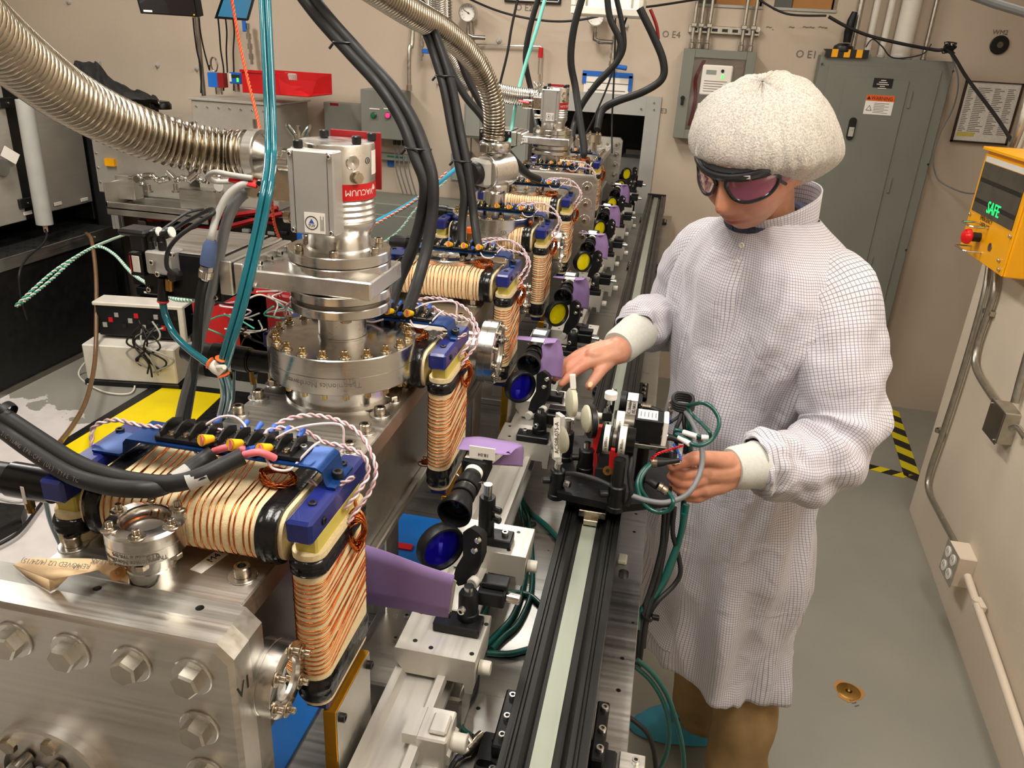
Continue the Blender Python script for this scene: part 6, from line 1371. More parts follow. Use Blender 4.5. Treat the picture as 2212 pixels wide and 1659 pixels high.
cable('floor_cable',[at(-10,1075,z=.02),at(40,1085,z=.02),at(100,1068,z=.02),at(170,1060,z=.02)],.006,'grey_light','pale cable crossing the floor at the left edge');cable('floor_cable',[at(-10,1180,z=.02),at(40,1150,z=.02),at(80,1100,z=.02),at(105,1065,z=.02)],.007,'black','black cable curving over the floor at the left edge')
b=B();a=at(0,1125,z=0);b.prism([(p.x,p.y)for p in[at(-30,1105,z=0),at(60,1115,z=0),at(50,1140,z=0),at(-30,1185,z=0)]],0,.05);tag(obj('power_strip',b,'black'),'black box on the floor at the left edge under the cables','box')
cable('brown_tube',[at(187,505,x=-3.18),at(198,520,x=-3.1),at(207,590,x=-3.0),at(208,680,x=-2.9),at(205,780,x=-2.8),at(188,860,x=-2.6),at(160,915,x=-2.4),at(130,955,x=-2.2)],.011,'brown_tube','brown translucent tube hanging from the bench edge down to the mat','tube')
# black power cables
def ties(par,pts,r):
 for p,d in pts:b=B();b.lathe([(r,-.003),(r*1.04,0),(r,.003)],16,frame(p,d),cap=False);b.box(p.x+r*.2,p.x+r*.9,p.y-.004,p.y+.004,p.z-r*1.25,p.z-r*.7,.001);wobj('cable_tie',b,'black',par)
def pair(name_,base,ends,r,label,tiepts,off=.0095):
 """two cables side by side along base path, splitting at the end"""
 out=[]
 e_=up_to_ceiling(base[0],base[1])[::-1];ne=len(e_);base=e_+base
 for s,tail in zip((-1,1),ends):
  pts=[p+V((s*off,0,0))for p in base]+tail;out.append(cable('power_cable',pts,r,'rubber',label[0 if s<0 else 1],n=14))
 b_=smooth_path(base[ne:],6)
 for k in tiepts:
  p=b_[int(k*(len(b_)-1))];q=b_[min(len(b_)-1,int(k*(len(b_)-1))+1)];d=q-p
  if d.length<1e-6:d=p-b_[-2]
  b=B();pts=[];X_,Y2,_=axes(d)
  for i in range(25):
   a=2*PI*i/24;sx=off+r*1.15;pts.append(p+V((math.cos(a)*sx,0,0))+Y2*0+V((0,math.sin(a)*r*1.3,0))-d.normalized()*0)
  b.tube(pts,.0016,6);b.cyl(p+V((-off-r*1.1,-.004,-.003)),p+V((-off-r*1.1-.006,-.004,-.010)),.0022,n=8);wobj('cable_tie',b,'black',out[0])
 return out
pair('a',[at(650,-25,y=1.30),at(700,40,y=1.28),at(770,118,y=1.25),at(835,190,y=1.22),at(882,265,y=1.2),at(910,340,y=1.18)],([at(918,400,y=1.17),at(910,470,y=1.17),at(890,540,y=1.16),at(862,605,y=1.14),at(845,655,y=1.10),at(838,680,y=1.06)],[at(935,395,y=1.17),at(933,470,y=1.16),at(920,545,y=1.14),at(900,615,y=1.1),at(884,662,y=1.05),at(878,680,y=1.03)]),.0092,('black power cable, left of the pair that runs to the second magnet','black power cable, right of the pair that runs to the second magnet'),(.35,.96))
pair('b',[at(876,-25,y=1.62),at(920,50,y=1.60),at(946,115,y=1.58),at(968,190,y=1.56),at(985,280,y=1.54),at(1000,355,y=1.52)],([at(1003,420,y=1.51),at(998,480,y=1.50),at(998,530,y=1.48),at(1002,550,y=1.46)],[at(1018,420,y=1.51),at(1024,470,y=1.50),at(1031,520,y=1.47),at(1038,548,y=1.45)]),.0085,('black power cable, left of the pair that runs to the third magnet','black power cable, right of the pair that runs to the third magnet'),(.55,.98),.0088)
for i,(pts,r,lab)in enumerate((([(940,30,2.1),(955,110,2.1),(1000,200,2.1),(1040,250,2.1),(1090,320,2.1),(1130,370,2.15),(1165,388,2.2)],.010,'thick black cable passing behind the curved hose toward the fourth magnet'),([(905,0,2.2),(980,100,2.2),(1010,170,2.2),(1050,245,2.2),(1085,310,2.2),(1120,355,2.2),(1158,392,2.25)],.010,'second thick black cable passing behind the curved hose'),([(1262,-20,2.7),(1240,60,2.7),(1233,130,2.7),(1243,190,2.7),(1253,260,2.65),(1262,325,2.6),(1258,335,2.6)],.0115,'left black cable dropping from the hanging tray to the fifth magnet'),([(1310,-20,3.1),(1318,40,3.1),(1340,90,3.1),(1335,130,3.1),(1290,180,3.1),(1255,230,3.1),(1240,270,3.1),(1236,300,3.0)],.0115,'middle black cable curling down in front of the taped notice'),([(1328,-20,3.15),(1345,60,3.15),(1346,110,3.15),(1320,150,3.15),(1270,205,3.15),(1250,240,3.15)],.0095,'thinner black cable beside the middle one in front of the taped notice'),([(1382,18,3.2),(1410,75,3.2),(1432,130,3.2),(1430,170,3.2),(1390,198,3.2),(1330,220,3.2),(1300,240,3.2),(1290,280,3.15)],.014,'thick black cable bowing right in front of the meter cabinet side'),([(1168,-20,3.0),(1145,60,3.0),(1135,130,3.0),(1148,200,3.0),(1154,250,2.92),(1164,300,2.85)],.010,'black cable dropping beside the aqua tube to the far turbo pump'),([(1120,-10,3.9),(1105,60,3.9),(1095,120,3.9),(1075,200,3.9)],.006,'thin dark cable hanging at the centre top, left of the aqua tube'),([(1358,25,3.5),(1340,80,3.5),(1318,170,3.5),(1285,250,3.5),(1265,290,3.5)],.004,'thin black wire hanging in front of the taped notice'),([(1330,10,3.7),(1327,150,3.7),(1322,260,3.7),(1322,330,3.6)],.004,'straight thin black wire hanging to the small blue clip'),([(975,-20,4.496),(1080,25,4.3),(1180,45,4.3),(1260,42,4.3),(1350,20,4.3),(1420,12,4.35),(1560,-10,4.496)],.0055,'black cable sagging across the top between the two pressure gauges'),([(1790,36,4.35),(1830,58,4.35),(1880,78,4.35),(1950,95,4.35),(2020,108,4.35),(2052,112,4.3),(2090,170,4.1),(2150,250,3.8),(2192,315,3.45)],.0075,'black cable running from the tall grey panel down to the yellow box'),([(1640,0,4.3),(1700,30,4.3),(1785,34,4.3)],.005,'thin dark cable across the upper wall opening'),([(2052,112,4.3),(2070,170,4.3),(2060,230,4.35),(2030,290,4.4),(2016,340,4.4),(2025,385,4.4),(2060,408,4.35),(2095,418,4.2),(2128,414,3.9)],.0035,'thin grey cable drooping along the panel edge to the yellow box'),([(1870,102,4.3),(1885,85,4.3),(1905,100,4.3),(1930,125,4.3),(1990,118,4.3),(2012,95,4.3)],.003,'thin wire looping on top of the tall grey panel'))):
 q_=Y(pts)
 if pts[0][1]<0:q_=up_to_ceiling(q_[0],q_[1])[::-1]+q_
 cable('black_cable',q_,r,'rubber'if'grey cable'not in lab else 'grey_cable',lab,n=12)
b=B()
for k in range(14):rnd=random.Random(k);p=at(2050,106,y=4.33);b.tube([p+V((rnd.uniform(-.03,.03),-.01*rnd.random(),rnd.uniform(-.02,.03)))for _ in range(4)],.003,5,k=3)
tag(obj('cable_knot',b,'black'),'tangle of black cable ties at the right end of the panel top','cable knot',kind='stuff')
cable('red_cable',Y([(1405,20,3.6),(1418,55,3.6),(1422,85,3.6)]),.007,'red_dark','short brown-red cable beside the thick bowing black cable')
t=thing('light_pole',None,'pole',at(2100,10,y=2.9));t['label']='dark conduit crossing the upper right corner';b=B();b.tube(Y([(2100,-10,2.6),(2150,8,2.6),(2230,32,2.6)]),.012,10);wobj('pipe',b,'grey_cable',t);b=B();b.box(1.17,1.21,2.59,2.63,1.86,1.95,.003);wobj('bracket',b,'grey_light',t)
def fcable(pts,r,lab):
 o=cable('power_cable',[at(u,v,y=y)for u,v,y in pts],r,'rubber',lab,n=18);return o
f1=fcable([(-70,850,.63),(0,893,.60),(80,946,.575),(165,1000,.555),(240,1028,.545),(320,1043,.54),(385,1043,.545),(440,1026,.555),(490,1002,.57),(525,985,.58)],.0082,'upper thick black power cable sweeping over the nearest magnet')
f2=fcable([(-70,880,.61),(0,925,.585),(70,975,.56),(150,1025,.54),(230,1050,.53),(300,1057,.53),(350,1052,.54),(400,1022,.56),(435,997,.58),(460,978,.59)],.0080,'lower thick black power cable sweeping over the nearest magnet')
for o,pts in((f1,[(405,1041,.547),(448,1024,.557)]),(f2,[(378,1038,.549),(408,1018,.561)])):
 b=B();b.tube(Y(pts),.0085 if o is f1 else.0083,16);wobj('printed_sleeve',b,'grey_light',o)
for u,v,y,u2,v2,y2,o in((462,975,.592,530,972,.598,f2),(527,983,.582,594,990,.594,f1)):
 b=B();b.tube([at(u,v,y=y),at((u+u2)/2,min(v,v2)-6,y=(y+y2)/2-.004),at(u2,v2,y=y2)],.0036,12,k=8);wobj('pink_core',b,'pink',o)
p=at(12,890,y=.60);b=B();b.lathe([(.011,-.004),(.0115,0),(.011,.004)],18,frame(p,V((1,-.1,-.55))),cap=False);wobj('cable_tie',b,'black',f1)
def path_text(s,size,pts,start,m,par,lift,nrm):
 p=smooth_path(pts,12);pos=0;cum=[0]
 for i in range(len(p)-1):cum.append(cum[-1]+(p[i+1]-p[i]).length)
 for ch in s:
  adv=size*.72
  if ch!=' ':
   tgt=start+pos;j=0
   while j<len(cum)-2 and cum[j+1]<tgt:j+=1
   q=p[j].lerp(p[j+1],(tgt-cum[j])/max(1e-9,cum[j+1]-cum[j]));d=(p[j+1]-p[j]).normalized()
   n_=(V(nrm)-d*V(nrm).dot(d)).normalized();text(ch,size,frame(q+n_*lift,n_,d),m,par,extr=.00008)
  pos+=adv
path_text('FREP 2/C 10AWG EPR-CPE (UL) TYPE TC',.0058,[at(u,v,y=y)for u,v,y in[(-70,880,.61),(0,925,.585),(70,975,.56),(150,1025,.54),(230,1050,.53),(300,1057,.53)]],.065,'ink_grey',f2,.0081,(.35,-.75,.35))
cable('grey_cable',Y([(548,398,.90),(520,400,.89),(490,425,.88),(468,470,.87),(458,505,.86),(455,520,.86)]),.0045,'grey_light','light grey cable from the turbo pump plug to the blue connector')
t=thing('cable_connector','blue and silver round cable connector left of the gate valve','connector',at(450,560,y=.86));b=B();b.tube(Y([(457,518,.86),(454,530,.86),(449,565,.858),(447,574,.857)]),[.0055,.0085,.0095,.0085],16);wobj('blue_grip',b,'blue_grip',t)
b=B();b.tube(Y([(447,574,.857),(446,584,.857)]),.0082,8);b.tube(Y([(446,584,.857),(444,598,.857)]),.0092,20);b.tube(Y([(444,598,.857),(442,604,.857)]),[.0075,.0055],14);wobj('coupling_nut',b,'steel',t)
cable('black_cable',Y([(441,604,.857),(433,640,.86),(427,700,.87),(424,760,.89),(415,830,.92),(403,905,.95)]),.0062,'rubber','black cable running down from the blue connector toward the mat',n=14)
cable('grey_conduit',Y([(548,408,.915),(515,430,.90),(490,480,.885),(472,560,.88),(455,640,.88),(435,720,.89),(418,790,.905),(398,860,.93),(386,912,.95)]),.0068,'grey_cable','thick grey cable beside the black one, running down toward the mat',n=14)
cable('grey_cable',Y([(545,385,.895),(500,378,.89),(465,372,.89),(450,382,.9),(465,392,.92),(510,392,.93)]),.0034,'grey_light','thin grey cable looping out of the red plug')
for k,o_ in enumerate((-.0042,.0042)):
 cable('air_tube',[p+V((o_,0,0))for p in up_to_ceiling(at(571,-30,y=1.02),at(573,15,y=1.01))[::-1]+Y([(571,-30,1.02),(575,60,1.0),(580,160,.98),(584,250,.96),(585,330,.93),(578,400,.87),(565,470,.85),(545,560,.83),(520,660,.81),(495,745,.80),(482,790,.80)])],.0040,'teal_tube',('left'if k==0 else 'right')+' light blue air tube of the pair hanging from the top edge','tube',n=12)
 cable('air_tube',[p+V((o_,0,0))for p in Y([(481,808,.80),(488,835,.82),(488,865,.85),(480,898,.88)])],.0038,'teal_tube',('left'if k==0 else 'right')+' light blue air tube below the white fork fitting','tube')
cable('air_tube',Y([(352,655,.874),(358,685,.87),(375,720,.86),(405,752,.84),(435,775,.82),(452,787,.81)]),.0046,'teal_tube','light blue air tube from the pilot valve to the white fork fitting','tube',n=12)
t=thing('fork_fitting','white fork-shaped tube fitting with orange rings in front of the black gauge','fitting',at(465,795,y=.80));b=B();b.tube(Y([(455,786,.803),(468,795,.80),(481,806,.80)]),[.0065,.008,.0065],12);b.tube(Y([(476,782,.80),(470,795,.80)]),.0062,12);b.cyl(at(470,793,y=.795),at(485,793,y=.79),.003,n=10);wobj('body',b,'white_plastic',t)
for u,v,dx,dy in((455,785,-1,-.55),(478,777,.25,-1),(482,808,.5,1)):b=B();p=at(u,v,y=.80);q=at(u+dx*4,v+dy*4,y=.80);b.cyl(p,q,.0078,n=16,ch=.001);wobj('release_ring',b,'orange',t)
cable('aqua_tube',Y([(1182,-20,3.0),(1160,60,2.95),(1135,140,2.9),(1118,205,2.85),(1108,260,2.8),(1100,310,2.7),(1090,330,2.6)]),.0065,'aqua_tube','pale aqua tube hanging diagonally past the curved hose to the far gate valve','tube')
for o,pts in((vg0,[(98,1082,.60),(110,1130,.62),(130,1175,.64)]),(vg0,[(152,1098,.60),(160,1120,.62),(170,1145,.64)]),(vg1,[(505,800,.96),(504,850,.98),(498,890,1.0)]),(vg1,[(552,806,.96),(551,825,.97),(550,850,.98)])):
 b=B();b.tube(smooth_path(Y(pts),5),.0026,8);wobj('cooling_tube',b,'teal_tube',o)
def tw(name,pts,r,pitch,off,mats,label,strands=2):
 b=twist(pts,r,pitch,off,strands=strands);return tag(obj(name,b,mats,ang=80),label,'wire')
tw('twisted_wire',Y([(498,-20,1.1),(515,80,1.08),(535,170,1.05),(555,250,1.02),(562,285,1.0)]),.0012,.012,.0012,['orange_wire','orange_wire'],'orange twisted wire dropping from the top edge to the hose coupling')
tw('twisted_wire',Y([(586,424,.98),(592,480,1.0),(605,520,1.02),(618,542,1.05)]),.0012,.010,.0012,['orange_wire','orange_wire'],'orange twisted wire between the air tubes and the grey pump box')
b=B();b.tube(Y([(1000,352,2.3),(960,385,2.2),(900,430,2.1),(850,460,2.0),(800,485,1.9),(745,515,1.7)]),.0062,10,k=6);tag(obj('blue_cable',b,'blue_cable'),'bright blue cable slanting down behind the black power cables','cable')
tw('twisted_wire',Y([(965,372,2.2),(900,430,2.08),(850,462,1.98),(800,490,1.88)]),.0016,.018,.0018,['white_plastic','orange_wire'],'orange and white twisted wire beside the bright blue cable')
tw('twisted_wire',Y([(965,390,2.1),(900,450,2.05),(860,500,1.98),(800,540,1.9),(730,572,1.8)])+[V((-.52,1.52,1.342))],.0015,.018,.0017,['white_plastic','aqua_tube'],'pale green twisted wire below the bright blue cable')
tw('twisted_wire',[at(u,v,y=y)for u,v,y in((420,648,1.2),(375,645,1.3),(330,620,1.5),(285,590,1.7),(245,548,1.9),(208,533,2.0),(160,560,1.9),(110,605,1.8),(60,645,1.7),(35,662,1.65))],.0022,.022,.0024,['teal_wire','white_plastic'],'green and white twisted wire stretched across in front of the left bench')
tw('twisted_wire',[at(u,v,y=y)for u,v,y in((35,660,1.65),(75,622,1.7),(125,580,1.8),(190,540,1.95),(235,520,2.2),(275,505,2.5))],.0022,.022,.0024,['teal_wire','white_plastic'],'second green and white twisted wire returning above the first one')
def leads(y0,far,idx):
 s=y0-.6
 def W3(l):return[at(u,v,y=y)+V((0,s,0))for u,v,y in l]
 nm=['nearest','second','third','fourth','fifth','sixth','seventh'][idx]
 m=['lilac_wire','lilac_dark'];r=.0013;pt=.019
 tw('magnet_lead',W3([(575,935,.628),(615,908,.65),(670,897,.665),(730,908,.665),(775,935,.66),(800,975,.65),(812,1015,.64),(800,1060,.63),(772,1100,.615),(752,1130,.605)]),r,pt,.0015,m,'outer twisted lilac lead arching over the '+nm+' magnet to its side coil')
 tw('magnet_lead',W3([(560,945,.625),(600,925,.635),(655,930,.64),(700,955,.64),(745,965,.64),(785,985,.635),(795,1025,.63),(770,1068,.615),(745,1100,.605)]),r,pt,.0015,m,'inner twisted lilac lead arching over the '+nm+' magnet to its side coil')
 b=B();b.tube(smooth_path(W3([(590,950,.622),(640,925,.632),(700,915,.645),(738,920,.65),(742,950,.648),(738,975,.645),(700,985,.63),(640,970,.618)]),6),r,7);tag(obj('magnet_lead',b,'lilac_wire'),'single lilac lead looping above the terminals of the '+nm+' magnet','wire')
 b=B();b.tube(smooth_path(W3([(575,990,.592),(590,1012,.588),(625,1015,.59),(650,990,.60),(675,965,.61),(690,955,.62)]),6),r,7);tag(obj('magnet_lead',b,'lilac_wire'),'short lilac lead curling under the terminals of the '+nm+' magnet','wire')
 if idx<2:
  tw('magnet_lead',W3([(482,928,.62),(430,935,.62),(370,925,.62),(300,918,.62),(250,907,.62),(205,920,.615),(198,950,.61),(205,990,.60),(220,1020,.60)]),r,pt,.0015,m,'twisted lilac lead running left across the '+nm+' magnet')
  b=B();b.tube(smooth_path(W3([(480,928,.62),(475,935,.618),(418,925,.615),(420,960,.60),(440,990,.592),(480,985,.588)]),6),r,7);b=B();b.tube(smooth_path(W3([(418,932,.618),(416,955,.605),(425,980,.594),(455,992,.590),(490,985,.590)]),6),r,7);tag(obj('magnet_lead',b,'lilac_wire'),'lilac lead dropping beside the screws of the '+nm+' terminal strip','wire')
  b=B();b.tube(smooth_path(W3([(425,930,.62),(470,903,.63),(505,900,.632),(528,918,.63),(530,932,.626)]),6),r,7);tag(obj('magnet_lead',b,'lilac_wire'),'lilac lead arching to the blue lug of the '+nm+' terminal strip','wire')
  tw('magnet_lead',W3([(668,1038,.60),(700,1052,.60),(735,1045,.605),(765,1030,.61)]),r,pt,.0015,m,'short twisted lilac lead leaving the copper tail of the '+nm+' magnet')
for k in range(6):leads(.6+.425*k if k<5 else 2.70,k>1,k)
# sliding platform on the black rail
BT=1.138
t=thing('breadboard_platform','black perforated breadboard platform riding on the black rail beside the person','breadboard',(-.03,1.2,1.1))
b=B();b.prism([(-.113,1.100),(-.010,1.088),(.070,1.128),(.072,1.300),(-.055,1.335),(-.134,1.300)],1.1255,BT);wobj('board',b,'black_anod',t)
for i in range(7):
 for j in range(9):
  x=-.105+i*.0262;y=1.11+j*.025
  if y<1.29 and not(x>.05 and y<1.14):link('hole',ME['hole'],t,MX.Translation((x,y,BT))@MX.Scale(1.1,4))
b=B();b.box(-.100,-.006,1.125,1.27,1.1005,1.125,.002);wobj('carriage',b,'black',t)
b=B();b.box(-.075,-.031,1.098,1.128,1.1005,1.113,.001);b.box(-.066,-.042,1.088,1.100,1.092,1.102,.001);cl=wobj('slide_clip',b,'bolt',t)
for x in(-.062,-.046):link('hole',ME['hole'],cl,MX.Translation((x,1.110,1.113))@MX.Scale(1.5,4))
def G(u,v,y):return at(1160+u/5.3525,800+v/5.3525,y=y)
def post(nm,x,y,h,top,label,r=.0125,z=BT):
 t=thing(nm,label,'post',(x,y,z));b=B();b.lathe([(r*1.12,0),(r*1.12,.008),(r,.009),(r,h-.002),(r*.85,h)],26,MX.Translation((x,y,z)));wobj('holder',b,'black_anod',t)
 if top:b=B();b.cyl((x,y,z+h),(x,y,z+h+top),.0062,n=16);wobj('rod',b,'steel',t)
 b=B();b.cyl((x-r*.9,y-.004,z+h*.62),(x-r*1.9,y-.008,z+h*.62),.0058,n=14,ch=.001);wobj('thumb_screw',b,'black',t);return t
pa=post('lens_post',-.1165,1.118,.052,.012,'black post at the near left corner of the platform holding the AC508 lens',z=1.118)
b=B();b.cyl((-.104,1.112,1.150),(-.094,1.108,1.150),.0062,n=8,ch=.001);wobj('steel_screw',b,'steel',pa)
post('lens_post',-.1165,1.215,.055,.022,'black post at the far left corner of the platform holding the tall lens')
post('lens_post',-.078,1.185,.042,.012,'black post in the middle of the platform holding the black-ringed lens',.0130)
post('stage_post',-.018,1.098,.045,.0,'thick black post at the near edge of the platform under the labelled tubes',.0140,z=1.125)
b=B();b.tube([V((-.018,1.098,1.165)),V((-.019,1.10,1.215))],.0095,18);tag(obj('tube_stem',b,'black'),'black stem rising from the thick near post to the labelled tubes','stem')
t=thing('lens_plate','clear acrylic plate with round lens and label AC508-075-A','lens holder',(-.1175,1.125,1.18));n_=V((-.75,-.66,0));Mh=frame(V((-.119,1.127,1.222)),n_,(.66,-.75,0))
b=B();b.M=Mh;b.box(-.013,.005,-.042,.042,-.004,.004,.001);b.M=None;wobj('acrylic_bar',b,'clear_lid',t)
b=B();b.lathe([(.0245,-.002),(.0245,.002),(.021,.0065),(.014,.0095),(.006,.0105),(1e-4,.011)],40,Mh,cap=False);b.lathe([(.0245,-.002),(1e-4,-.0015)],40,Mh,cap=False);wobj('lens',b,'lens_glass',t)
Ml=frame(at(1205,948,y=1.112),(.25,-1,.1),(-.22,-.05,-1));b=B();p0=at(1203,905,y=1.115);p1=at(1203,985,y=1.115);up=(p0-p1).normalized();Ml=frame((p0+p1)/2,(.15,-1,.1),up);b.M=Ml;b.box(-.034,.034,-.0052,.0052,0,.0006);b.M=None;lb=wobj('label',b,'label',t);text('AC508-075-A',.0095,Ml@MX.Translation((0,0,.0009)),'ink',lb,extr=.0001)
def lens(c,nrm,r,th,label,cat='lens',ringm=None):
 t=thing('lens',label,cat,c);M=frame(c,nrm);b=B();b.lathe([(r,-th/2),(r,th/2),(r*.8,th/2+.0035),(r*.4,th/2+.0055),(1e-4,th/2+.006)],40,M,cap=False);b.lathe([(r,-th/2),(r*.6,-th/2-.001),(1e-4,-th/2-.0015)],40,M,cap=False);wobj('glass',b,'lens_edge',t)
 return t,M
t,M=lens(G(405,370,1.235),(-.93,-.36,0),.0250,.008,'pale round lens seen edge-on on the far left post of the platform')
p=G(415,130,1.235);b=B();b.M=frame(p,(0,-1,.1),(.15,0,-1));b.box(-.013,.013,-.005,.005,-.003,.003,.001);b.M=None;wobj('holder_block',b,'label',t)
b=B();b.cyl(G(370,560,1.235),G(385,690,1.225),.0045,n=12);b.m=1;b.cyl(G(368,620,1.232),G(368,690,1.224),.0048,n=12);wobj('stem',b,['clear_lid','red'],t)
t,M=lens(G(575,560,1.205),(-.93,-.36,0),.0235,.004,'pale round lens in a thin black ring in the middle of the platform')
b=B();c_=G(625,590,1.205);b.lathe([(.0225,-.004),(.0290,-.004),(.0290,.004),(.0225,.004),(.0225,-.004)],44,frame(c_,(-.93,-.36,0)),cap=False);wobj('black_ring',b,'black',t)
b=B();b.lathe([(.0225,.002),(.019,-.004),(1e-4,-.005)],36,frame(G(655,580,1.205),(-.93,-.36,0)),cap=False);wobj('rear_glass',b,'lens_edge',t)
b=B();p=G(710,525,1.2);b.cyl(p+V((-.004,0,0)),p+V((.006,0,0)),.0055,n=12);wobj('nut',b,'label',t)
t=thing('red_mount','bright red bracket standing behind the labelled tubes on the platform','bracket',(-.06,1.2,BT))
a=G(640,960,1.2);q4=[G(660,652,1.20),G(755,658,1.20),G(705,965,1.19),G(635,955,1.19)]
def plate4(nm,q4,th,m,par,dirv=(0,1,0)):
 b=B();n=len(q4);o_=V(dirv)*th;b.add(list(q4)+[p+o_ for p in q4],[list(range(n)),[2*n-1-i for i in range(n)]]+[(i,(i+1)%n,n+(i+1)%n,n+i)for i in range(n)]);return wobj(nm,b,m,par)
plate4('front',q4,.012,'red_glow',t);plate4('foot',[G(840,920,1.16),G(935,935,1.16),G(905,1200,1.15),G(825,1190,1.15)],.02,'red',t);plate4('foot',[G(650,960,1.18),G(700,965,1.18),G(700,1230,1.17),G(650,1230,1.17)],.02,'red_dark',t)
t=thing('slide_stage','black linear stage with white knob standing on the platform','stage',(-.04,1.18,BT))
plate4('upper_block',[G(765,495,1.185),G(865,500,1.185),G(860,595,1.185),G(760,590,1.185)],.02,'black',t)
plate4('side_bar',[G(855,250,1.20),G(918,250,1.20),G(880,500,1.20),G(830,500,1.20)],.012,'black_anod',t)
plate4('base_block',[G(720,960,1.175),G(840,970,1.175),G(840,1150,1.165),G(700,1140,1.165)],.025,'black_anod',t);plate4('lower_block',[G(670,1140,1.16),G(860,1150,1.16),G(850,1300,1.155),G(660,1290,1.155)],.03,'black',t);plate4('upright',[G(752,660,1.17),G(800,700,1.17),G(745,960,1.17),G(680,960,1.17)],.012,'black_anod',t)
b=B();p=G(855,290,1.195);b.cyl(p+UP(-.006),p+UP(.006),.0105,n=30,ch=.001);wobj('white_knob',b,'label',t);b=B();b.cyl(p+UP(-.016),p+UP(-.006),.004,n=12);b.cyl(G(822,480,1.19),G(822,425,1.19),.0030,n=12);b.cyl(G(880,240,1.2),G(882,205,1.2),.0022,n=10);wobj('pins',b,'steel',t)
b=B();b.cyl(G(815,1160,1.15),G(815,1160,1.146),.0078,n=22);b.m=1;b.cyl(G(815,1160,1.146),G(815,1160,1.144),.003,n=14);wobj('screw_plate',b,['brass','black'],t)
b=B();b.cyl(G(805,600,1.19),G(805,700,1.185),.0045,n=12);wobj('rod',b,'steel',t)
def htube(nm,label,cat,x0,z,y,segs,par=None):
 t=thing(nm,label,cat,(x0,y,z));x=x0
 for k,(L_,r,m,n2)in enumerate(segs):
  b=B();b.cyl((x,y,z),(x+L_,y,z),r,n=36,ch=.0006);wobj(n2,b,m,t);x+=L_
 return t,x
tz=G(960,820,1.12);
t,x=htube('lens_tube_stack','short black lens tubes with white labels reading 2x and 1x 800nm','lens tube',G(775,800,1.13).x,tz.z,1.125,[(.009,.0215,'label','label_band'),(.004,.020,'black','ring'),(.007,.014,'steel_dark','spacer'),(.004,.0215,'black','ring'),(.011,.0225,'label','label_band'),(.014,.0225,'black_gloss','barrel')])
text('2x 600nm',.0065,frame(V((G(775,800,1.13).x+.0045,1.1032,tz.z)),(0,-1,0),(0,0,1)),'ink',t,extr=.0001);text('1x 800nm',.0065,frame(V((G(775,800,1.13).x+.0295,1.1022,tz.z)),(0,-1,0),(0,0,1)),'ink',t,extr=.0001)
z2=G(1000,610,1.18).z
t,x=htube('white_camera','black cube camera with white ends and a silver lens at the centre of the platform','camera',G(885,610,1.18).x,z2,1.18,[(.004,.020,'glass','clear_ring'),(.013,.0195,'label','label_band'),(.017,.0165,'steel','lens_barrel')])
b=B();zc_=G(1230,670,1.17).z;b.box(x,x+.046,1.158,1.20,zc_-.021,zc_+.021,.0015);wobj('camera_body',b,'black_anod',t);b=B();b.box(x+.046,x+.054,1.157,1.201,zc_-.022,zc_+.022,.0015);wobj('end_plate',b,'label',t);b=B();b.box(x+.004,x+.036,1.161,1.197,zc_+.0211,zc_+.0216);wobj('rating_label',b,'label',t)
for i in range(5):b=B();b.box(x+.008+.006*i,x+.0095+.006*i,1.168,1.188,zc_+.0216,zc_+.0218);wobj('print_line',b,'ink_grey',t)
text('2x 450nm',.006,frame(V((x-.0235,1.1603,z2)),(0,-1,0),(0,0,1)),'ink',t,extr=.0001)
b=B();b.box(x-.002,x+.056,1.155,1.160,zc_-.030,zc_-.022,.001);wobj('base_plate',b,'steel',t);b=B();b.cyl((x+.02,1.18,BT),(x+.02,1.18,zc_-.022),.010,n=22);wobj('support_post',b,'black_anod',t);b=B();b.cyl((x+.02,1.18,zc_-.034),(x+.02,1.18,zc_-.0215),.0072,n=20);wobj('rod',b,'steel',t)
XC=x
z3=G(1080,420,1.25).z
t=thing('network_camera','black camera with white label reading UC_Undulator and an IP number','camera',G(1080,420,1.25));a=G(960,340,1.25);e=G(1195,520,1.25)
b=B();b.cyl((a.x,1.27,z3),(a.x+.010,1.27,z3),.018,n=32);wobj('lens_mount',b,'black',t);b=B();b.box(a.x+.010,e.x,1.25,1.29,e.z,a.z,.002);wobj('camera_body',b,'black_anod',t)
b=B();u0=G(1045,340,1.25).x;u1=G(1170,340,1.25).x;b.box(u0,u1,1.249,1.2505,e.z-.004,a.z+.001);b.box(u0,u1,1.249,1.285,a.z+.0003,a.z+.001);lb=wobj('label',b,'label',t)
for i,s in enumerate(('UC_Undulator','192.168.0.1')):text(s,.0078,frame(V((u0+(u1-u0)*(.3+.42*i),1.2485,(a.z+e.z)/2+.001)),(0,-1,0),(0,0,1)),'ink',lb,extr=.0001,sx=.62)
def conn(pts,r,m,nm,label,cat='connector'):
 b=B();b.tube(pts,r,16);return tag(obj(nm,b,m),label,cat)
conn([G(1195,400,1.245),G(1215,415,1.245),G(1215,418,1.245),G(1310,432,1.245),G(1316,440,1.245)],[.0035,.0035,.006,.0065,.004],'bolt','round_connector','brassy round connector at the back of the UC_Undulator camera');conn([G(1310,440,1.245),G(1380,465,1.245),G(1440,470,1.245)],[.006,.0055,.003],'rubber','cable_boot','black strain relief on the UC_Undulator camera connector','boot')
for v0,lab in((745,'lower'),(640,'upper')):
 conn([G(1380,v0,1.165),G(1395,v0,1.165),G(1395,v0+2,1.165),G(1455,v0+12,1.165),G(1510,v0+22,1.165)],[.0052,.0052,.0070,.0070,.0060],'bolt','bnc_connector',lab+' coaxial connector behind the cube camera')
conn([G(1510,770,1.165),G(1560,780,1.165),G(1690,825,1.165)],[.0058,.0052,.0042],'rubber','cable_boot','black boot behind the lower coaxial connector','boot')
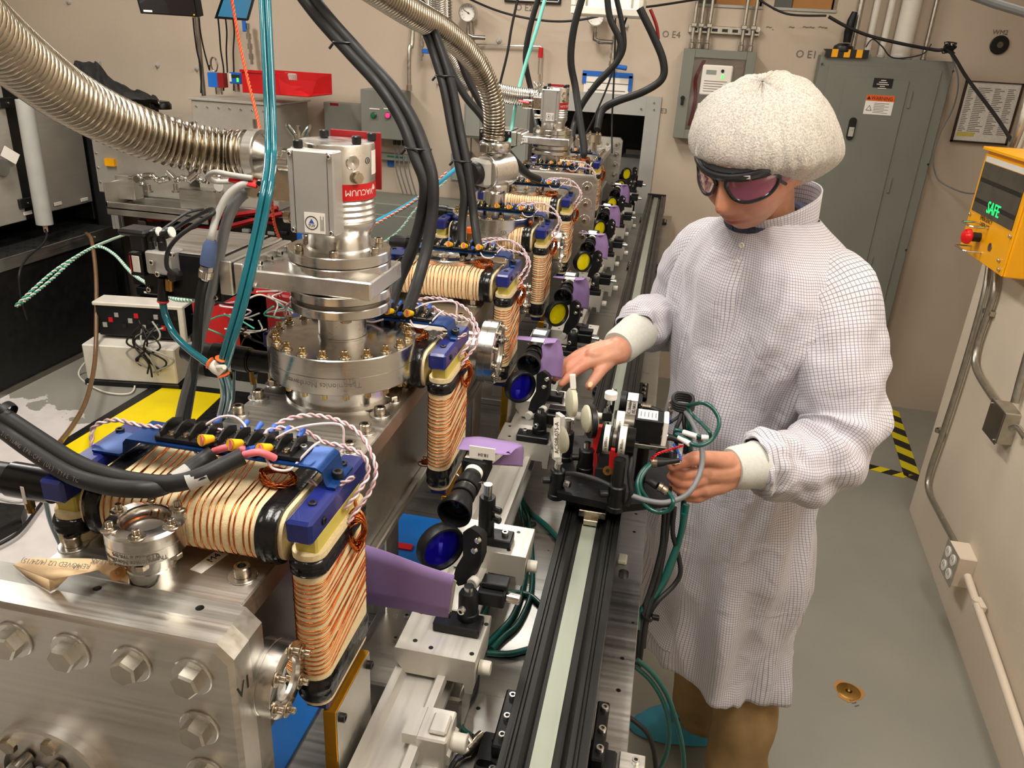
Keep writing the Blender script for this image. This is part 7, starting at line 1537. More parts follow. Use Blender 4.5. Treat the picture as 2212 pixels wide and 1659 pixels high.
t=thing('bnc_connector','silver coaxial connector held between thumb and platform in front of the left hand','connector',G(1360,1065,1.13));b=B();b.tube([G(1320,1060,1.13),G(1335,1062,1.13),G(1335,1062,1.13),G(1390,1068,1.13)],[.005,.005,.0078,.0078],18);wobj('sleeve',b,'bolt',t);b=B();b.tube([G(1390,1068,1.13),G(1450,1065,1.13),G(1500,1060,1.13),G(1650,1040,1.13)],[.0072,.0065,.0045,.0040],14);wobj('boot',b,'rubber',t)
t=thing('bnc_connector','silver coaxial connector hanging at the near right corner of the platform','connector',G(1450,1370,1.10));b=B();b.tube([G(1395,1335,1.10),G(1430,1355,1.10),G(1440,1362,1.10),G(1480,1395,1.10),G(1515,1400,1.10)],[.0065,.0080,.0060,.0075,.0055],16);wobj('sleeve',b,'bolt',t)
conn([G(1255,1275,1.11),G(1320,1290,1.105),G(1385,1335,1.10)],[.003,.006,.0065],'rubber','cable_boot','black boot above the hanging coaxial connector','boot')
t=thing('acrylic_block','clear and silver standing bracket behind the cable bundle on the platform','bracket',G(1550,420,1.25));plate4('plate',[G(1515,365,1.25),G(1595,375,1.25),G(1540,620,1.24),G(1500,600,1.24)],.006,'steel',t);link('screw',ME['m6'],t,frame(G(1548,372,1.248),(0,-1,.3)));link('screw',ME['m6'],t,frame(G(1552,440,1.246),(0,-1,.3)))
t=thing('bracket_frame','upright black and white frame at the right rear of the platform','frame',G(1600,980,1.16));plate4('upright',[G(1590,780,1.17),G(1640,790,1.17),G(1610,1080,1.15),G(1565,1070,1.15)],.008,'black',t);plate4('white_upright',[G(1645,860,1.175),G(1690,860,1.175),G(1655,1080,1.16),G(1610,1080,1.16)],.003,'label',t);plate4('cross_bar',[G(1380,940,1.17),G(1560,960,1.17),G(1560,1020,1.165),G(1370,1000,1.165)],.006,'black_anod',t);b=B();b.cyl(G(1490,800,1.18),G(1490,950,1.175),.0055,n=14);wobj('glass_post',b,'clear_lid',t)
def cab(l,r,m,lab,nm='signal_cable',n=10):return cable(nm,[G(u,v,y)for u,v,y in l],r,m,lab,n=n)
cab([(1700,405,1.22),(1790,400,1.2),(1900,375,1.18),(2010,420,1.17),(2095,540,1.16),(2100,660,1.15),(2020,800,1.14),(1900,865,1.13),(1800,855,1.13),(1700,790,1.14),(1600,740,1.15)],.0034,'green_cable','large green cable loop at the right of the platform')
cab([(1720,415,1.21),(1800,520,1.2),(1900,610,1.18),(1990,710,1.16),(2000,760,1.16),(1950,785,1.16),(1870,765,1.16),(1700,710,1.17),(1590,685,1.17)],.0032,'green_cable','green cable crossing inside the large loop at the right of the platform')
for l in([(1690,715,1.168),(1845,765,1.158)],[(1900,775,1.158),(1985,780,1.158)],[(1640,775,1.145),(1765,850,1.13)]):b=B();b.tube([G(*p)for p in l],.0045,12);tag(obj('cable_label',b,'label'),'white printed sleeve on a green cable, '+('middle one'if l[0][0]==1690 else 'rightmost one'if l[0][0]==1900 else 'lower left one'),'label')
for k in range(4):b=B();c_=G(1690,330+26*k,1.22);b.tube([c_+V((.0165*math.cos(a),.012*math.sin(a),.006*math.sin(a)+.001*math.sin(3*a)))for a in[2*PI*i/28 for i in range(29)]],.0030,8,cap=False);tag(obj('cable_coil',b,'rubber'),['top','second','third','lowest'][k]+' turn of the black cable coil above the green loops','cable coil')
cab([(1680,440,1.22),(1650,520,1.21),(1580,575,1.2),(1520,600,1.2),(1480,490,1.22),(1430,475,1.24)],.0028,'rubber','thin black cable from the coil to the UC_Undulator camera')
for i,l in enumerate(([(1690,440,1.22),(1655,560,1.2),(1600,700,1.19),(1590,800,1.19)],[(1700,440,1.22),(1700,600,1.2),(1720,800,1.2),(1710,960,1.2)],[(1715,445,1.22),(1760,600,1.2),(1770,820,1.2),(1760,1100,1.2),(1700,1500,1.2),(1660,1900,1.15),(1500,2400,1.12),(1300,2700,1.1),(1180,2850,1.08)])):cab(l,[.0035,.0035,.0048][i],['rubber','rubber','green_cable'][i],['black cable dropping from the coil behind the cube camera','second black cable dropping straight from the coil','thick dark green cable hanging from the coil down past the plate edge'][i])
cab([(1710,470,1.21),(1790,590,1.19),(1860,740,1.17),(1905,900,1.16),(1910,1050,1.14),(1880,1200,1.12),(1800,1360,1.1),(1700,1460,1.09),(1570,1510,1.085),(1430,1530,1.08),(1250,1500,1.085),(1100,1450,1.09)],.0044,'grey_cable','thick grey cable arching from the coil over the left hand',n=14)
cab([(1310,1080,1.13),(1230,1150,1.12),(1180,1240,1.11),(1160,1340,1.10),(1200,1480,1.09),(1300,1600,1.08),(1420,1640,1.08),(1530,1610,1.08),(1575,1530,1.08),(1555,1460,1.09),(1515,1410,1.10)],.0037,'green_cable','green cable loop hanging under the near right corner of the platform')
cab([(1325,1085,1.128),(1255,1160,1.118),(1205,1250,1.108),(1195,1350,1.1),(1240,1440,1.1),(1290,1500,1.1)],.0035,'green_cable','shorter green cable inside the hanging loop')
cab([(345,1200,1.11),(450,1205,1.10),(600,1240,1.09),(720,1280,1.085),(830,1330,1.085)],.0045,'rubber','black cable running along the near edge of the platform',n=12)
cab([(1080,960,1.12),(1090,1060,1.11),(1070,1180,1.10),(1075,1290,1.095),(1090,1400,1.09),(1070,1500,1.09),(1040,1560,1.09)],.004,'rubber','black cable hanging beside the thick near post of the platform')
for l,m,lab in(([(1690,870,1.16),(1600,900,1.15),(1480,935,1.14),(1380,975,1.13),(1320,1035,1.13)],'red','thin red twisted wire in front of the upright frame'),([(1580,850,1.16),(1620,920,1.15),(1650,980,1.14),(1665,1040,1.13)],'blue_lug','thin blue twisted wire beside the left thumb'),([(1510,500,1.21),(1530,560,1.2),(1520,620,1.19)],'blue_lug','thin blue twisted wire under the black cable coil')):
 b=twist([G(*p)for p in l],.0011,.009,.0013);tag(obj('twisted_wire',b,[m,m]),lab,'wire')
def tc(l,r,m,lab):return cable('table_cable',[at(u,v,z=z)for u,v,z in l],r,m,lab,n=10)
tc([(1120,1070,1.03),(1128,1130,.996),(1138,1200,.995),(1130,1270,.995),(1108,1330,.995),(1078,1365,.995),(1050,1392,.995)],.0046,'green_cable','left green cable curving over the table plate between the rails')
tc([(1124,1072,1.03),(1140,1120,.996),(1149,1200,.995),(1147,1280,.995),(1120,1345,.995),(1085,1378,.995),(1062,1402,.995)],.0046,'green_cable','right green cable curving over the table plate between the rails')
tc([(1122,1070,1.03),(1145,1105,.996),(1180,1135,.995),(1208,1166,.995)],.0045,'green_cable','green cable going diagonally to the black rail')
tc([(1010,1310,.995),(1040,1288,.995),(1090,1280,.995),(1140,1284,.995),(1172,1310,.995)],.0045,'green_cable','dark green cable arc behind the nearest mirror mount')
tc([(1050,1268,.996),(1056,1295,.995),(1045,1325,.995),(1036,1340,.995)],.0042,'green_cable','short green cable beside the nearest mirror post');tc([(1052,1410,.995),(1100,1412,.995),(1150,1400,.995)],.0046,'green_cable','green cable running right below the nearest carrier')
tc([(1018,1420,1.0),(1030,1455,.995),(1022,1500,.995),(990,1540,.995),(975,1560,.995)],.0042,'rubber','black cable bending down beside the pale rail');tc([(972,1440,1.0),(975,1500,.995),(985,1540,.995),(1000,1575,.995),(1020,1590,.997)],.0034,'green_cable','thin dark green cable under the pale rail')
t=thing('bnc_connector','silver coaxial tee connector lying on the table plate at bottom centre','connector',at(1020,1610,z=1.0));b=B();b.tube([at(998,1632,z=1.0),at(1008,1624,z=1.0),at(1012,1620,z=1.0),at(1030,1600,z=1.0),at(1042,1590,z=1.0)],[.005,.0078,.0065,.0078,.0078],18);wobj('sleeve',b,'bolt',t);b=B();b.tube([at(1018,1606,z=1.002),at(1008,1588,z=1.006)],.0055,14);wobj('side_arm',b,'bolt',t);b=B();b.tube([at(998,1632,z=1.0),at(985,1642,z=.999),at(970,1665,z=.998)],[.0045,.0032,.0032],10,k=4);wobj('cable_tail',b,'rubber',t)
def hc(l,r,m,lab):return cable('hanging_cable',Y(l),r,m,lab,n=10)
hc([(1436,1100,1.14),(1433,1150,1.13),(1428,1190,1.12),(1410,1260,1.1),(1390,1320,1.08),(1380,1370,1.06),(1376,1440,1.05)],.0048,'rubber','left black cable hanging along the plate edge in front of the white coat')
hc([(1445,1100,1.14),(1440,1150,1.13),(1432,1200,1.12),(1418,1270,1.1),(1398,1325,1.08),(1388,1380,1.06),(1380,1440,1.05)],.0045,'rubber','second black cable hanging along the plate edge')
hc([(1457,1095,1.14),(1453,1150,1.13),(1463,1190,1.13),(1470,1235,1.12),(1455,1265,1.11),(1420,1300,1.09),(1398,1340,1.08),(1390,1400,1.06)],.0042,'rubber','black cable bulging right in front of the white coat')
hc([(1483,1090,1.15),(1472,1150,1.14),(1450,1210,1.12),(1420,1280,1.1),(1385,1320,1.08),(1376,1360,1.06)],.0055,'green_cable','left green cable hanging in front of the white coat');hc([(1478,1110,1.14),(1464,1180,1.13),(1440,1245,1.11),(1405,1300,1.09),(1390,1330,1.08)],.0050,'green_cable','right green cable hanging in front of the white coat')
p=at(1398,1330,y=1.075);b=B();b.ring(.012,.010,-.003,.003,20,frame(p,(.3,0,1)));b.box(p.x+.008,p.x+.02,p.y-.005,p.y+.003,p.z-.004,p.z+.004,.001);tag(obj('cable_tie',b,'black'),'black cable tie binding the hanging cables at the plate edge','cable tie')
for i,l in enumerate(([(1376,1425,1.0),(1410,1455,1.0),(1440,1500,1.0),(1462,1560,1.0),(1475,1620,1.0),(1478,1680,1.0)],[(1372,1440,1.0),(1405,1470,1.0),(1432,1515,1.0),(1445,1570,1.0),(1440,1625,1.0),(1415,1680,1.0)],[(1360,1550,.95),(1395,1580,.95),(1412,1620,.95),(1418,1680,.95)])):hc(l,.004,['green_cable','green_cable','rubber'][i],['right green cable drooping below the plate edge toward the floor','left green cable drooping below the plate edge toward the floor','thin black cable below the plate edge at bottom'][i])
t=thing('corner_plate','small aluminium plate with a screw at the bottom of the table edge','plate',at(1372,1650,z=.99));p=at(1372,1650,z=.992);b=B();b.box(p.x-.02,p.x+.012,p.y-.04,p.y+.012,.9905,.996,.001);wobj('plate',b,'alu',t);link('screw',ME['m6'],t,MX.Translation((p.x,p.y-.002,.996)))
# right wall: yellow box, conduits, outlet
t=thing('safety_box','yellow laser safety box with SAFE display and red emergency button on the right wall','safety box',atw(2150,440));YX=1.095;M=None
y0,y1=2.72,3.15;x0=1.085;xw=1.212;zt_,zb=1.552,1.20
b=B();b.box(x0+.006,xw,y0,y1,zb,zt_,.004);wobj('housing',b,'yellow',t);b=B();b.box(x0,x0+.0065,y0+.006,y1-.0,zb+.002,zt_-.012,.002);dr=wobj('front_panel',b,'yellow',t);b=B();b.box(x0-.012,xw,y0-.006,y1+.006,zt_,zt_+.012,.002);wobj('drip_lid',b,'yellow',t)
b=B();b.box(x0-.002,x0,y0+.03,y1-.02,zb+.145,zt_-.038,.0005);dsp=wobj('display_window',b,'screen_dark',dr);b=B();b.box(x0-.0015,x0,y0+.03,y1-.02,zt_-.036,zt_-.018);wobj('name_strip',b,'label',dr)
for k in range(2):b=B();zz=zt_-.09-k*.07;b.box(x0-.0026,x0-.0019,y0+.035,y1-.025,zz-.014,zz);wobj('display_bar',b,'black',dsp)
text('SAFE',.055,frame(V((x0-.0026,(y0+y1)/2+.0,zb+.178)),(-1,0,0),(0,-1,0)),'screen_green',dsp,extr=.0004)
cY=(y0+y1)/2+.05;cZ=zb+.075
b=B();b.cyl((x0,cY,cZ),(x0-.030,cY,cZ),.016,n=22);wobj('button_stem',b,'black',dr);b=B();b.lathe([(.017,0),(.026,.006),(.027,.014),(.022,.026),(.012,.031),(1e-4,.032)],28,frame((x0-.028,cY,cZ),(-1,0,0)),cap=False);wobj('emergency_button',b,'red_glow',dr)
for s,w_ in((1,.05),(-1,.05)):b=B();zz=cZ+s*.042;b.tube([V((x0,cY-w_,zz)),V((x0-.050,cY-w_,zz)),V((x0-.056,cY-w_+.008,zz)),V((x0-.056,cY+w_-.008,zz)),V((x0-.050,cY+w_,zz)),V((x0,cY+w_,zz))],.0035,8);wobj('guard_bar',b,'steel',dr)
for yy,zz in((y0+.02,zb+.13),(y1-.02,zb+.13),(y0+.03,zb+.02),(y0+.05,zb+.045)):b=B();b.cyl((x0,yy,zz),(x0-.008,yy,zz),.006,n=12,ch=.001);wobj('panel_screw',b,'steel',dr)
for i,s in enumerate(('EMERGENCY','LASER OFF')):text(s,.020,frame(V((x0-.0008,cY-.01,zb+.136-.019*i)),(-1,0,0),(0,-1,0)),'ink',dr,extr=.0002)
b=B();b.cyl((x0,cY-.11,cZ-.01),(x0-.003,cY-.11,cZ-.01),.014,n=18);wobj('key_switch',b,'steel_dark',dr)
def cond(l,r,m,label,clamps=(),nm='conduit'):
 t=thing(nm,label,'conduit',l[0]);b=B();b.tube(smooth_path(l,6),r,16);wobj('pipe',b,m,t)
 for p in clamps:b=B();b.ring(r+.003,r,-.008,.008,20,frame(p,(0,.1,1)));b.box(p.x-.002,p.x+r+.004,p.y-r-.026,p.y+r+.005,p.z-.009,p.z+.009,.001);wobj('clamp',b,m if m=='wall_white'else'zinc',t)
 return t
def aw(l,off=.02):return[atw(u,v,off)for u,v in l]
cond(aw([(2138,560),(2125,640),(2080,800),(2035,940),(2008,1020),(2006,1060),(2030,1110),(2062,1170),(2072,1192)]),.0115,'zinc','long steel conduit from the yellow box down to the outlet box',[aw([(2028,930)])[0]])
cond(aw([(2152,560),(2150,620),(2136,670),(2115,730),(2106,775),(2112,805),(2140,850),(2162,878)]),.0125,'zinc','bent steel conduit from the yellow box to the grey junction box',[aw([(2132,672)])[0]])
cond([p for p in aw([(2188,316),(2205,270),(2225,190)],.03)],.014,'zinc','pale steel conduit rising from the top of the yellow box')
cond(aw([(2192,870),(2205,820),(2225,750)]),.0125,'zinc','steel conduit entering the grey junction box from above');cond(aw([(2185,925),(2200,925),(2218,950)],.035),.010,'steel','small elbow conduit on the front of the grey junction box')
t=thing('junction_box','square galvanised junction box on the right wall','junction box',atw(2160,920));p=atw(2185,915,.0);b=B();b.box(p.x-.052,p.x+.004,p.y-.055,p.y+.055,p.z-.055,p.z+.055,.003);wobj('box',b,'zinc',t);b=B();b.box(p.x-.0555,p.x-.0525,p.y-.058,p.y+.058,p.z-.058,p.z+.058,.002);wobj('cover',b,'steel_dark',t)
for s in(-1,1):link('screw',ME['m4'],t,frame((p.x-.0556,p.y+.045*s,p.z+.045*s),(-1,0,0)))
t=thing('outlet_box','cream outlet box with four white sockets low on the right wall','outlet',atw(2080,1220));p=atw(2092,1222,.0);b=B();b.box(p.x-.060,p.x+.006,p.y-.055,p.y+.055,p.z-.058,p.z+.058,.003);wobj('box',b,'wall_white',t);b=B();b.box(p.x-.0645,p.x-.0605,p.y-.06,p.y+.06,p.z-.062,p.z+.062,.004);cv=wobj('cover',b,'steel',t)
for dy in(-.026,.026):
 for dz in(-.028,.028):
  b=B();b.cyl((p.x-.0645,p.y+dy,p.z+dz),(p.x-.068,p.y+dy,p.z+dz),.020,n=24,ch=.001);so=wobj('socket',b,'label',cv)
  for q in(-.006,.006):b=B();b.box(p.x-.0684,p.x-.0678,p.y+dy+q-.001,p.y+dy+q+.001,p.z+dz-.002,p.z+dz+.008);wobj('slot',b,'ink',so)
cond(aw([(2090,1245),(2105,1290),(2150,1420),(2200,1570),(2240,1690)],.025),.0125,'wall_white','cream painted conduit running down from the outlet box',[aw([(2110,1300)],.025)[0]])
# person
def cloth_mat(name,col,line,sp,lw,rough=.75):
 m=bpy.data.materials.new(name);m.use_nodes=True;nt=m.node_tree;N=nt.nodes;L=nt.links;b=N['Principled BSDF']
 uv=N.new('ShaderNodeUVMap');uv.uv_map='UVMap';sx=N.new('ShaderNodeSeparateXYZ');L.new(uv.outputs[0],sx.inputs[0]);ms=[]
 for k in(0,1):
  a=N.new('ShaderNodeMath');a.operation='MULTIPLY';a.inputs[1].default_value=1/sp;L.new(sx.outputs[k],a.inputs[0])
  f=N.new('ShaderNodeMath');f.operation='FRACT';L.new(a.outputs[0],f.inputs[0])
  c=N.new('ShaderNodeMath');c.operation='LESS_THAN';c.inputs[1].default_value=lw/sp;L.new(f.outputs[0],c.inputs[0]);ms.append(c)
 mx=N.new('ShaderNodeMath');mx.operation='MAXIMUM';L.new(ms[0].outputs[0],mx.inputs[0]);L.new(ms[1].outputs[0],mx.inputs[1])
 mi=N.new('ShaderNodeMix');mi.data_type='RGBA';mi.inputs[6].default_value=lin(col);mi.inputs[7].default_value=lin(line);L.new(mx.outputs[0],mi.inputs['Factor']);L.new(mi.outputs[2],b.inputs['Base Color'])
 b.inputs['Roughness'].default_value=rough;b.inputs['Sheen Weight'].default_value=.2
 tc=N.new('ShaderNodeTexCoord');nz=N.new('ShaderNodeTexNoise');nz.inputs['Scale'].default_value=11;nz.inputs['Detail'].default_value=3;nz.inputs['Distortion'].default_value=1.2;L.new(tc.outputs['Object'],nz.inputs[0])
 bp=N.new('ShaderNodeBump');bp.inputs['Distance'].default_value=.012;bp.inputs['Strength'].default_value=.55;L.new(nz.outputs[0],bp.inputs['Height']);L.new(bp.outputs[0],b.inputs['Normal'])
 MATS[name]=m
cloth_mat('coat','#CFCACD','#7E7E94',.0056,.0009)
def skin_mat():
 m=bpy.data.materials.new('skin');m.use_nodes=True;nt=m.node_tree;N=nt.nodes;L=nt.links;b=N['Principled BSDF']
 a=N.new('ShaderNodeVertexColor');a.layer_name='Col';nz=N.new('ShaderNodeTexNoise');nz.inputs['Scale'].default_value=60;nz.inputs['Detail'].default_value=5;tc=N.new('ShaderNodeTexCoord');L.new(tc.outputs['Object'],nz.inputs[0])
 mr=N.new('ShaderNodeMapRange');mr.inputs[3].default_value=.82;mr.inputs[4].default_value=1.16;L.new(nz.outputs[0],mr.inputs[0]);s=N.new('ShaderNodeVectorMath');s.operation='SCALE';L.new(a.outputs[0],s.inputs[0]);L.new(mr.outputs[0],s.inputs['Scale']);L.new(s.outputs[0],b.inputs['Base Color'])
 b.inputs['Roughness'].default_value=.48;b.inputs['Subsurface Weight'].default_value=.12;b.inputs['Subsurface Radius'].default_value=(.01,.004,.002)
 bp=N.new('ShaderNodeBump');bp.inputs['Distance'].default_value=.0006;L.new(nz.outputs[0],bp.inputs['Height']);L.new(bp.outputs[0],b.inputs['Normal']);MATS['skin']=m
skin_mat()
def bouffant():
 m=bpy.data.materials.new('bouffant');m.use_nodes=True;nt=m.node_tree;N=nt.nodes;L=nt.links;b=N['Principled BSDF'];tc=N.new('ShaderNodeTexCoord');nz=N.new('ShaderNodeTexNoise');nz.inputs['Scale'].default_value=330;nz.inputs['Detail'].default_value=2;L.new(tc.outputs['Object'],nz.inputs[0])
 mr=N.new('ShaderNodeMapRange');mr.inputs[1].default_value=.35;mr.inputs[2].default_value=.62;mr.inputs[3].default_value=.62;mr.inputs[4].default_value=.96;L.new(nz.outputs[0],mr.inputs[0]);L.new(mr.outputs[0],b.inputs['Alpha'])
 b.inputs['Base Color'].default_value=lin('#CBC5BB');b.inputs['Roughness'].default_value=.8;bp=N.new('ShaderNodeBump');bp.inputs['Distance'].default_value=.0015;L.new(nz.outputs[0],bp.inputs['Height']);L.new(bp.outputs[0],b.inputs['Normal']);MATS['bouffant']=m
bouffant()
mat('hair','#6E5E4E',.7,bump=.002,bscale=200);mat('goggle_lens','#A85C7C',.08,trans=.45,coat=.6,var=0,rvar=0);mat('shirt','#3A3F55',.8,var=.6,scale=300)
HC=at(1628,345,y=1.475);F=V((-.48,-.76,-.46)).normalized();Sd=V((.83,-.56,0));Sd=(Sd-F*Sd.dot(F)).normalized();U=Sd.cross(F)*-1 if Sd.cross(F).z<0 else Sd.cross(F)
Sd=(MX.Rotation(R(-3),3,F)@Sd);U=(MX.Rotation(R(-3),3,F)@U)
HM=MX((Sd,-F,U)).transposed().to_4x4();HM=HM@MX.Scale(1.06,4);HM.translation=HC
per=thing('person','person in a white grid-patterned lab coat, hair net and laser goggles leaning over the platform','person',(.3,1.62,0))
def gs(x,c,w):return math.exp(-((x-c)/w)**2)
def head_pt(a,p):
 """a = azimuth (0 = face), p = polar from top"""
 sx,cy,cz=math.sin(a)*math.sin(p),-math.cos(a)*math.sin(p),math.cos(p)
 x,y,z=sx*.077,cy*.095,cz*.118
 if z>0:z*=.84
 if z<-.02:
  k=min(1,(-z-.02)/.1);x*=1-.30*k;y=y*(1-.10*k)+(-.006*k if cy<0 else-.02*k*1)
 f=max(0,-cy)
 if f>0:
  y-=f*(.023*gs(x,0,.0105+.005*max(0,-z/.04))*gs(z,-.029,.017)+.015*gs(x,0,.0085)*gs(z,-.004,.022))
  y+=f*.010*(gs(x,.033,.019)+gs(x,-.033,.019))*gs(z,.004,.013);y-=f*.006*gs(z,.026,.010)*gs(x,0,.05)
  y-=f*(.011*gs(x,0,.024)*gs(z,-.060,.0055)+.013*gs(x,0,.021)*gs(z,-.073,.0065));y+=f*.007*gs(x,0,.026)*gs(z,-.0665,.0025)
  y-=f*.009*gs(x,0,.022)*gs(z,-.100,.014);y+=f*.004*gs(x,0,.02)*gs(z,-.083,.006)
  y-=f*.005*(gs(x,.045,.02)+gs(x,-.045,.02))*gs(z,-.025,.02);y+=f*.0045*(gs(abs(x)-(.026+(-z-.04)*.35),0,.004))*gs(z,-.055,.018)
 return V((x,y,z))
hb_=B();na,npp=72,60;rows=[]
for j in range(npp+1):
 p=max(.02,min(PI-.02,PI*j/npp));rows.append([head_pt(2*PI*i/na,p)for i in range(na)])
hb_.M=HM;hb_.loft(rows)
for s in(-1,1):hb_.loft([[V((s*(.072+.014*k/3*(1+.2*math.sin(a))),.008+.016*math.cos(a)*(1-.15*k)+.006*k,-.012+(.030-.004*k)*math.sin(a)))for a in[2*PI*i/16 for i in range(16)]]for k in range(4)])
hb_.M=None
def rc(b,a,c,r0,r1,n=14):
 a=V(a);c=V(c);d=c-a;L_=d.length;M=frame(a,d);pr=[(max(1e-4,r0*math.cos(t)),-r0*math.sin(t))for t in[PI/2*k/4 for k in(4,3,2,1,0)]]+[(max(1e-4,r1*math.cos(t)),L_+r1*math.sin(t))for t in[PI/2*k/4 for k in(0,1,2,3,4)]];b.lathe(pr,n,M)
def chain(b,pts):
 for i in range(len(pts)-1):rc(b,pts[i][:3]if len(pts[i])==4 else pts[i][0],pts[i+1][:3]if len(pts[i+1])==4 else pts[i+1][0],pts[i][-1],pts[i+1][-1])
def Pp(u,v,y,r):return(at(u,v,y=y),r)
nb=HC+U*-.07-F*.03;NB=V((.20,1.60,1.47))
body=hb_;chain(body,[(nb,.054),(NB+V((0,0,0)),.058)])
LS=V((.345,1.465,1.40));RS=V((.085,1.765,1.40));PV=V((.238,1.622,.93));CHs=V((.22,1.63,1.36));LE=V((.355,1.378,1.158));RE=V((.045,1.81,1.225))
chain(body,[(CHs+UP(.03),.125),(V((.235,1.62,1.15)),.115),(PV,.105)]);chain(body,[(CHs+UP(.06),.07),(LS,.042),(LE,.034),(at(1650,1008,y=1.27),.028),(at(1585,1008,y=1.235),.0285)]);chain(body,[(CHs+UP(.06),.07),(RS,.042),(RE,.038),(at(1370,722,y=1.56),.032),(at(1335,755,y=1.495),.0275)])
LH,RH=V((.290,1.575,.88)),V((.215,1.685,.88));chain(body,[(PV,.10),(LH,.065),(V((.335,1.568,.50)),.042),(V((.360,1.530,.10)),.036)]);chain(body,[(PV,.10),(RH,.065),(V((.242,1.722,.48)),.042),(V((.275,1.765,.10)),.045)])
chain(body,[(V((.368,1.52,.06)),.03),(V((.30,1.51,.035)),.02)]);chain(body,[(V((.275,1.765,.06)),.03),(V((.19,1.765,.035)),.02)])
for l in([Pp(1335,757,1.495,.027),Pp(1308,763,1.475,.020),Pp(1280,768,1.455,.016)],[Pp(1335,762,1.49,.024),Pp(1300,775,1.462,.018),Pp(1267,785,1.44,.0125)],[Pp(1330,750,1.50,.020),Pp(1300,750,1.488,.014),Pp(1272,755,1.475,.011)],[Pp(1267,785,1.44,.0125),Pp(1243,802,1.425,.0102),Pp(1226,817,1.415,.0090),Pp(1213,829,1.408,.0076)],[Pp(1262,773,1.455,.0125),Pp(1234,788,1.44,.0100),Pp(1214,804,1.43,.0088),Pp(1200,817,1.424,.0074)],[Pp(1264,763,1.468,.0115),Pp(1236,774,1.458,.0094),Pp(1213,790,1.45,.0084),Pp(1196,805,1.444,.0070)],[Pp(1270,756,1.48,.0105),Pp(1248,764,1.482,.0085),Pp(1228,777,1.478,.0076),Pp(1212,791,1.474,.0064)],[Pp(1318,775,1.475,.0165),Pp(1300,797,1.448,.0125),Pp(1286,817,1.428,.0108),Pp(1273,834,1.415,.0092)]):chain(body,l)
for l in([Pp(1590,1010,1.237,.028),Pp(1560,1018,1.218,.025),Pp(1532,1022,1.205,.020)],[Pp(1585,1025,1.235,.024),Pp(1550,1045,1.212,.020),Pp(1525,1055,1.20,.016)],[Pp(1532,1012,1.203,.0135),Pp(1500,1022,1.188,.0112),Pp(1474,1026,1.180,.0098),Pp(1456,1018,1.178,.0084)],[Pp(1528,1030,1.20,.0135),Pp(1492,1044,1.185,.0112),Pp(1466,1042,1.178,.0098),Pp(1450,1030,1.178,.0082)],[Pp(1527,1048,1.20,.0125),Pp(1498,1064,1.188,.0104),Pp(1472,1060,1.181,.0092),Pp(1454,1050,1.18,.0078)],[Pp(1532,1062,1.205,.0115),Pp(1508,1076,1.196,.0092),Pp(1486,1074,1.19,.0082),Pp(1470,1068,1.188,.0070)],[Pp(1568,998,1.218,.018),Pp(1532,990,1.198,.0135),Pp(1500,990,1.182,.0122),Pp(1466,1002,1.170,.0100),Pp(1452,1008,1.166,.0085)]):chain(body,l)
me=mesh_of(body,'body','skin');o=link('body',me,per,MX.Identity(4));md=o.modifiers.new('r','REMESH');md.mode='VOXEL';md.voxel_size=.0026;md2=o.modifiers.new('s','SMOOTH');md2.iterations=3;md2.factor=.5
me=bpy.data.meshes.new_from_object(o.evaluated_get(bpy.context.evaluated_depsgraph_get()));o.modifiers.clear();o.data=me;me.materials.clear();me.materials.append(MATS['skin']);me.polygons.foreach_set('use_smooth',[True]*len(me.polygons))
ca=me.color_attributes.new('Col','FLOAT_COLOR','POINT');HI=HM.inverted();base=lin('#C18C70');lip=lin('#A85648');red=lin('#C67A5E');cols=[]
tips=[at(1273,836,y=1.412),at(1452,1004,y=1.160)]
for v in me.vertices:
 c=base
 if v.co.z>1.46:
  q=HI@v.co
  if q.y<-.045 and q.z<-.055 and q.z>-.082:w=min(1,1.3*gs(q.x,0,.024)*gs(q.z,-.067,.009));c=tuple(base[k]*(1-w)+lip[k]*w for k in range(4))
  elif q.y<0:w=.5*gs(q.z,-.03,.03);c=tuple(base[k]*(1-w)+red[k]*w for k in range(4))
 else:
  w=.6 if(v.co.x<-.11 or(v.co.y<1.19 and v.co.x<.12))else.2;c=tuple(base[k]*(1-w)+red[k]*w for k in range(4))
 cols+=list(c)
ca.data.foreach_set('color',cols)
for p,n_,d in((at(1275,831,y=1.406),(.1,-.85,.45),(-.4,-.2,-1)),(at(1457,999,y=1.160),(0,-.35,1),(-1,0,-.15))):b=B();b.sph((0,0,0),1,14,8);M=frame(p,n_,d);b2=B();b2.M=M;b2.add([V((q.x*.0062,q.y*.0048,q.z*.0016))for q in b.v],b.f);wobj('thumb_nail',b2,'manila',per)
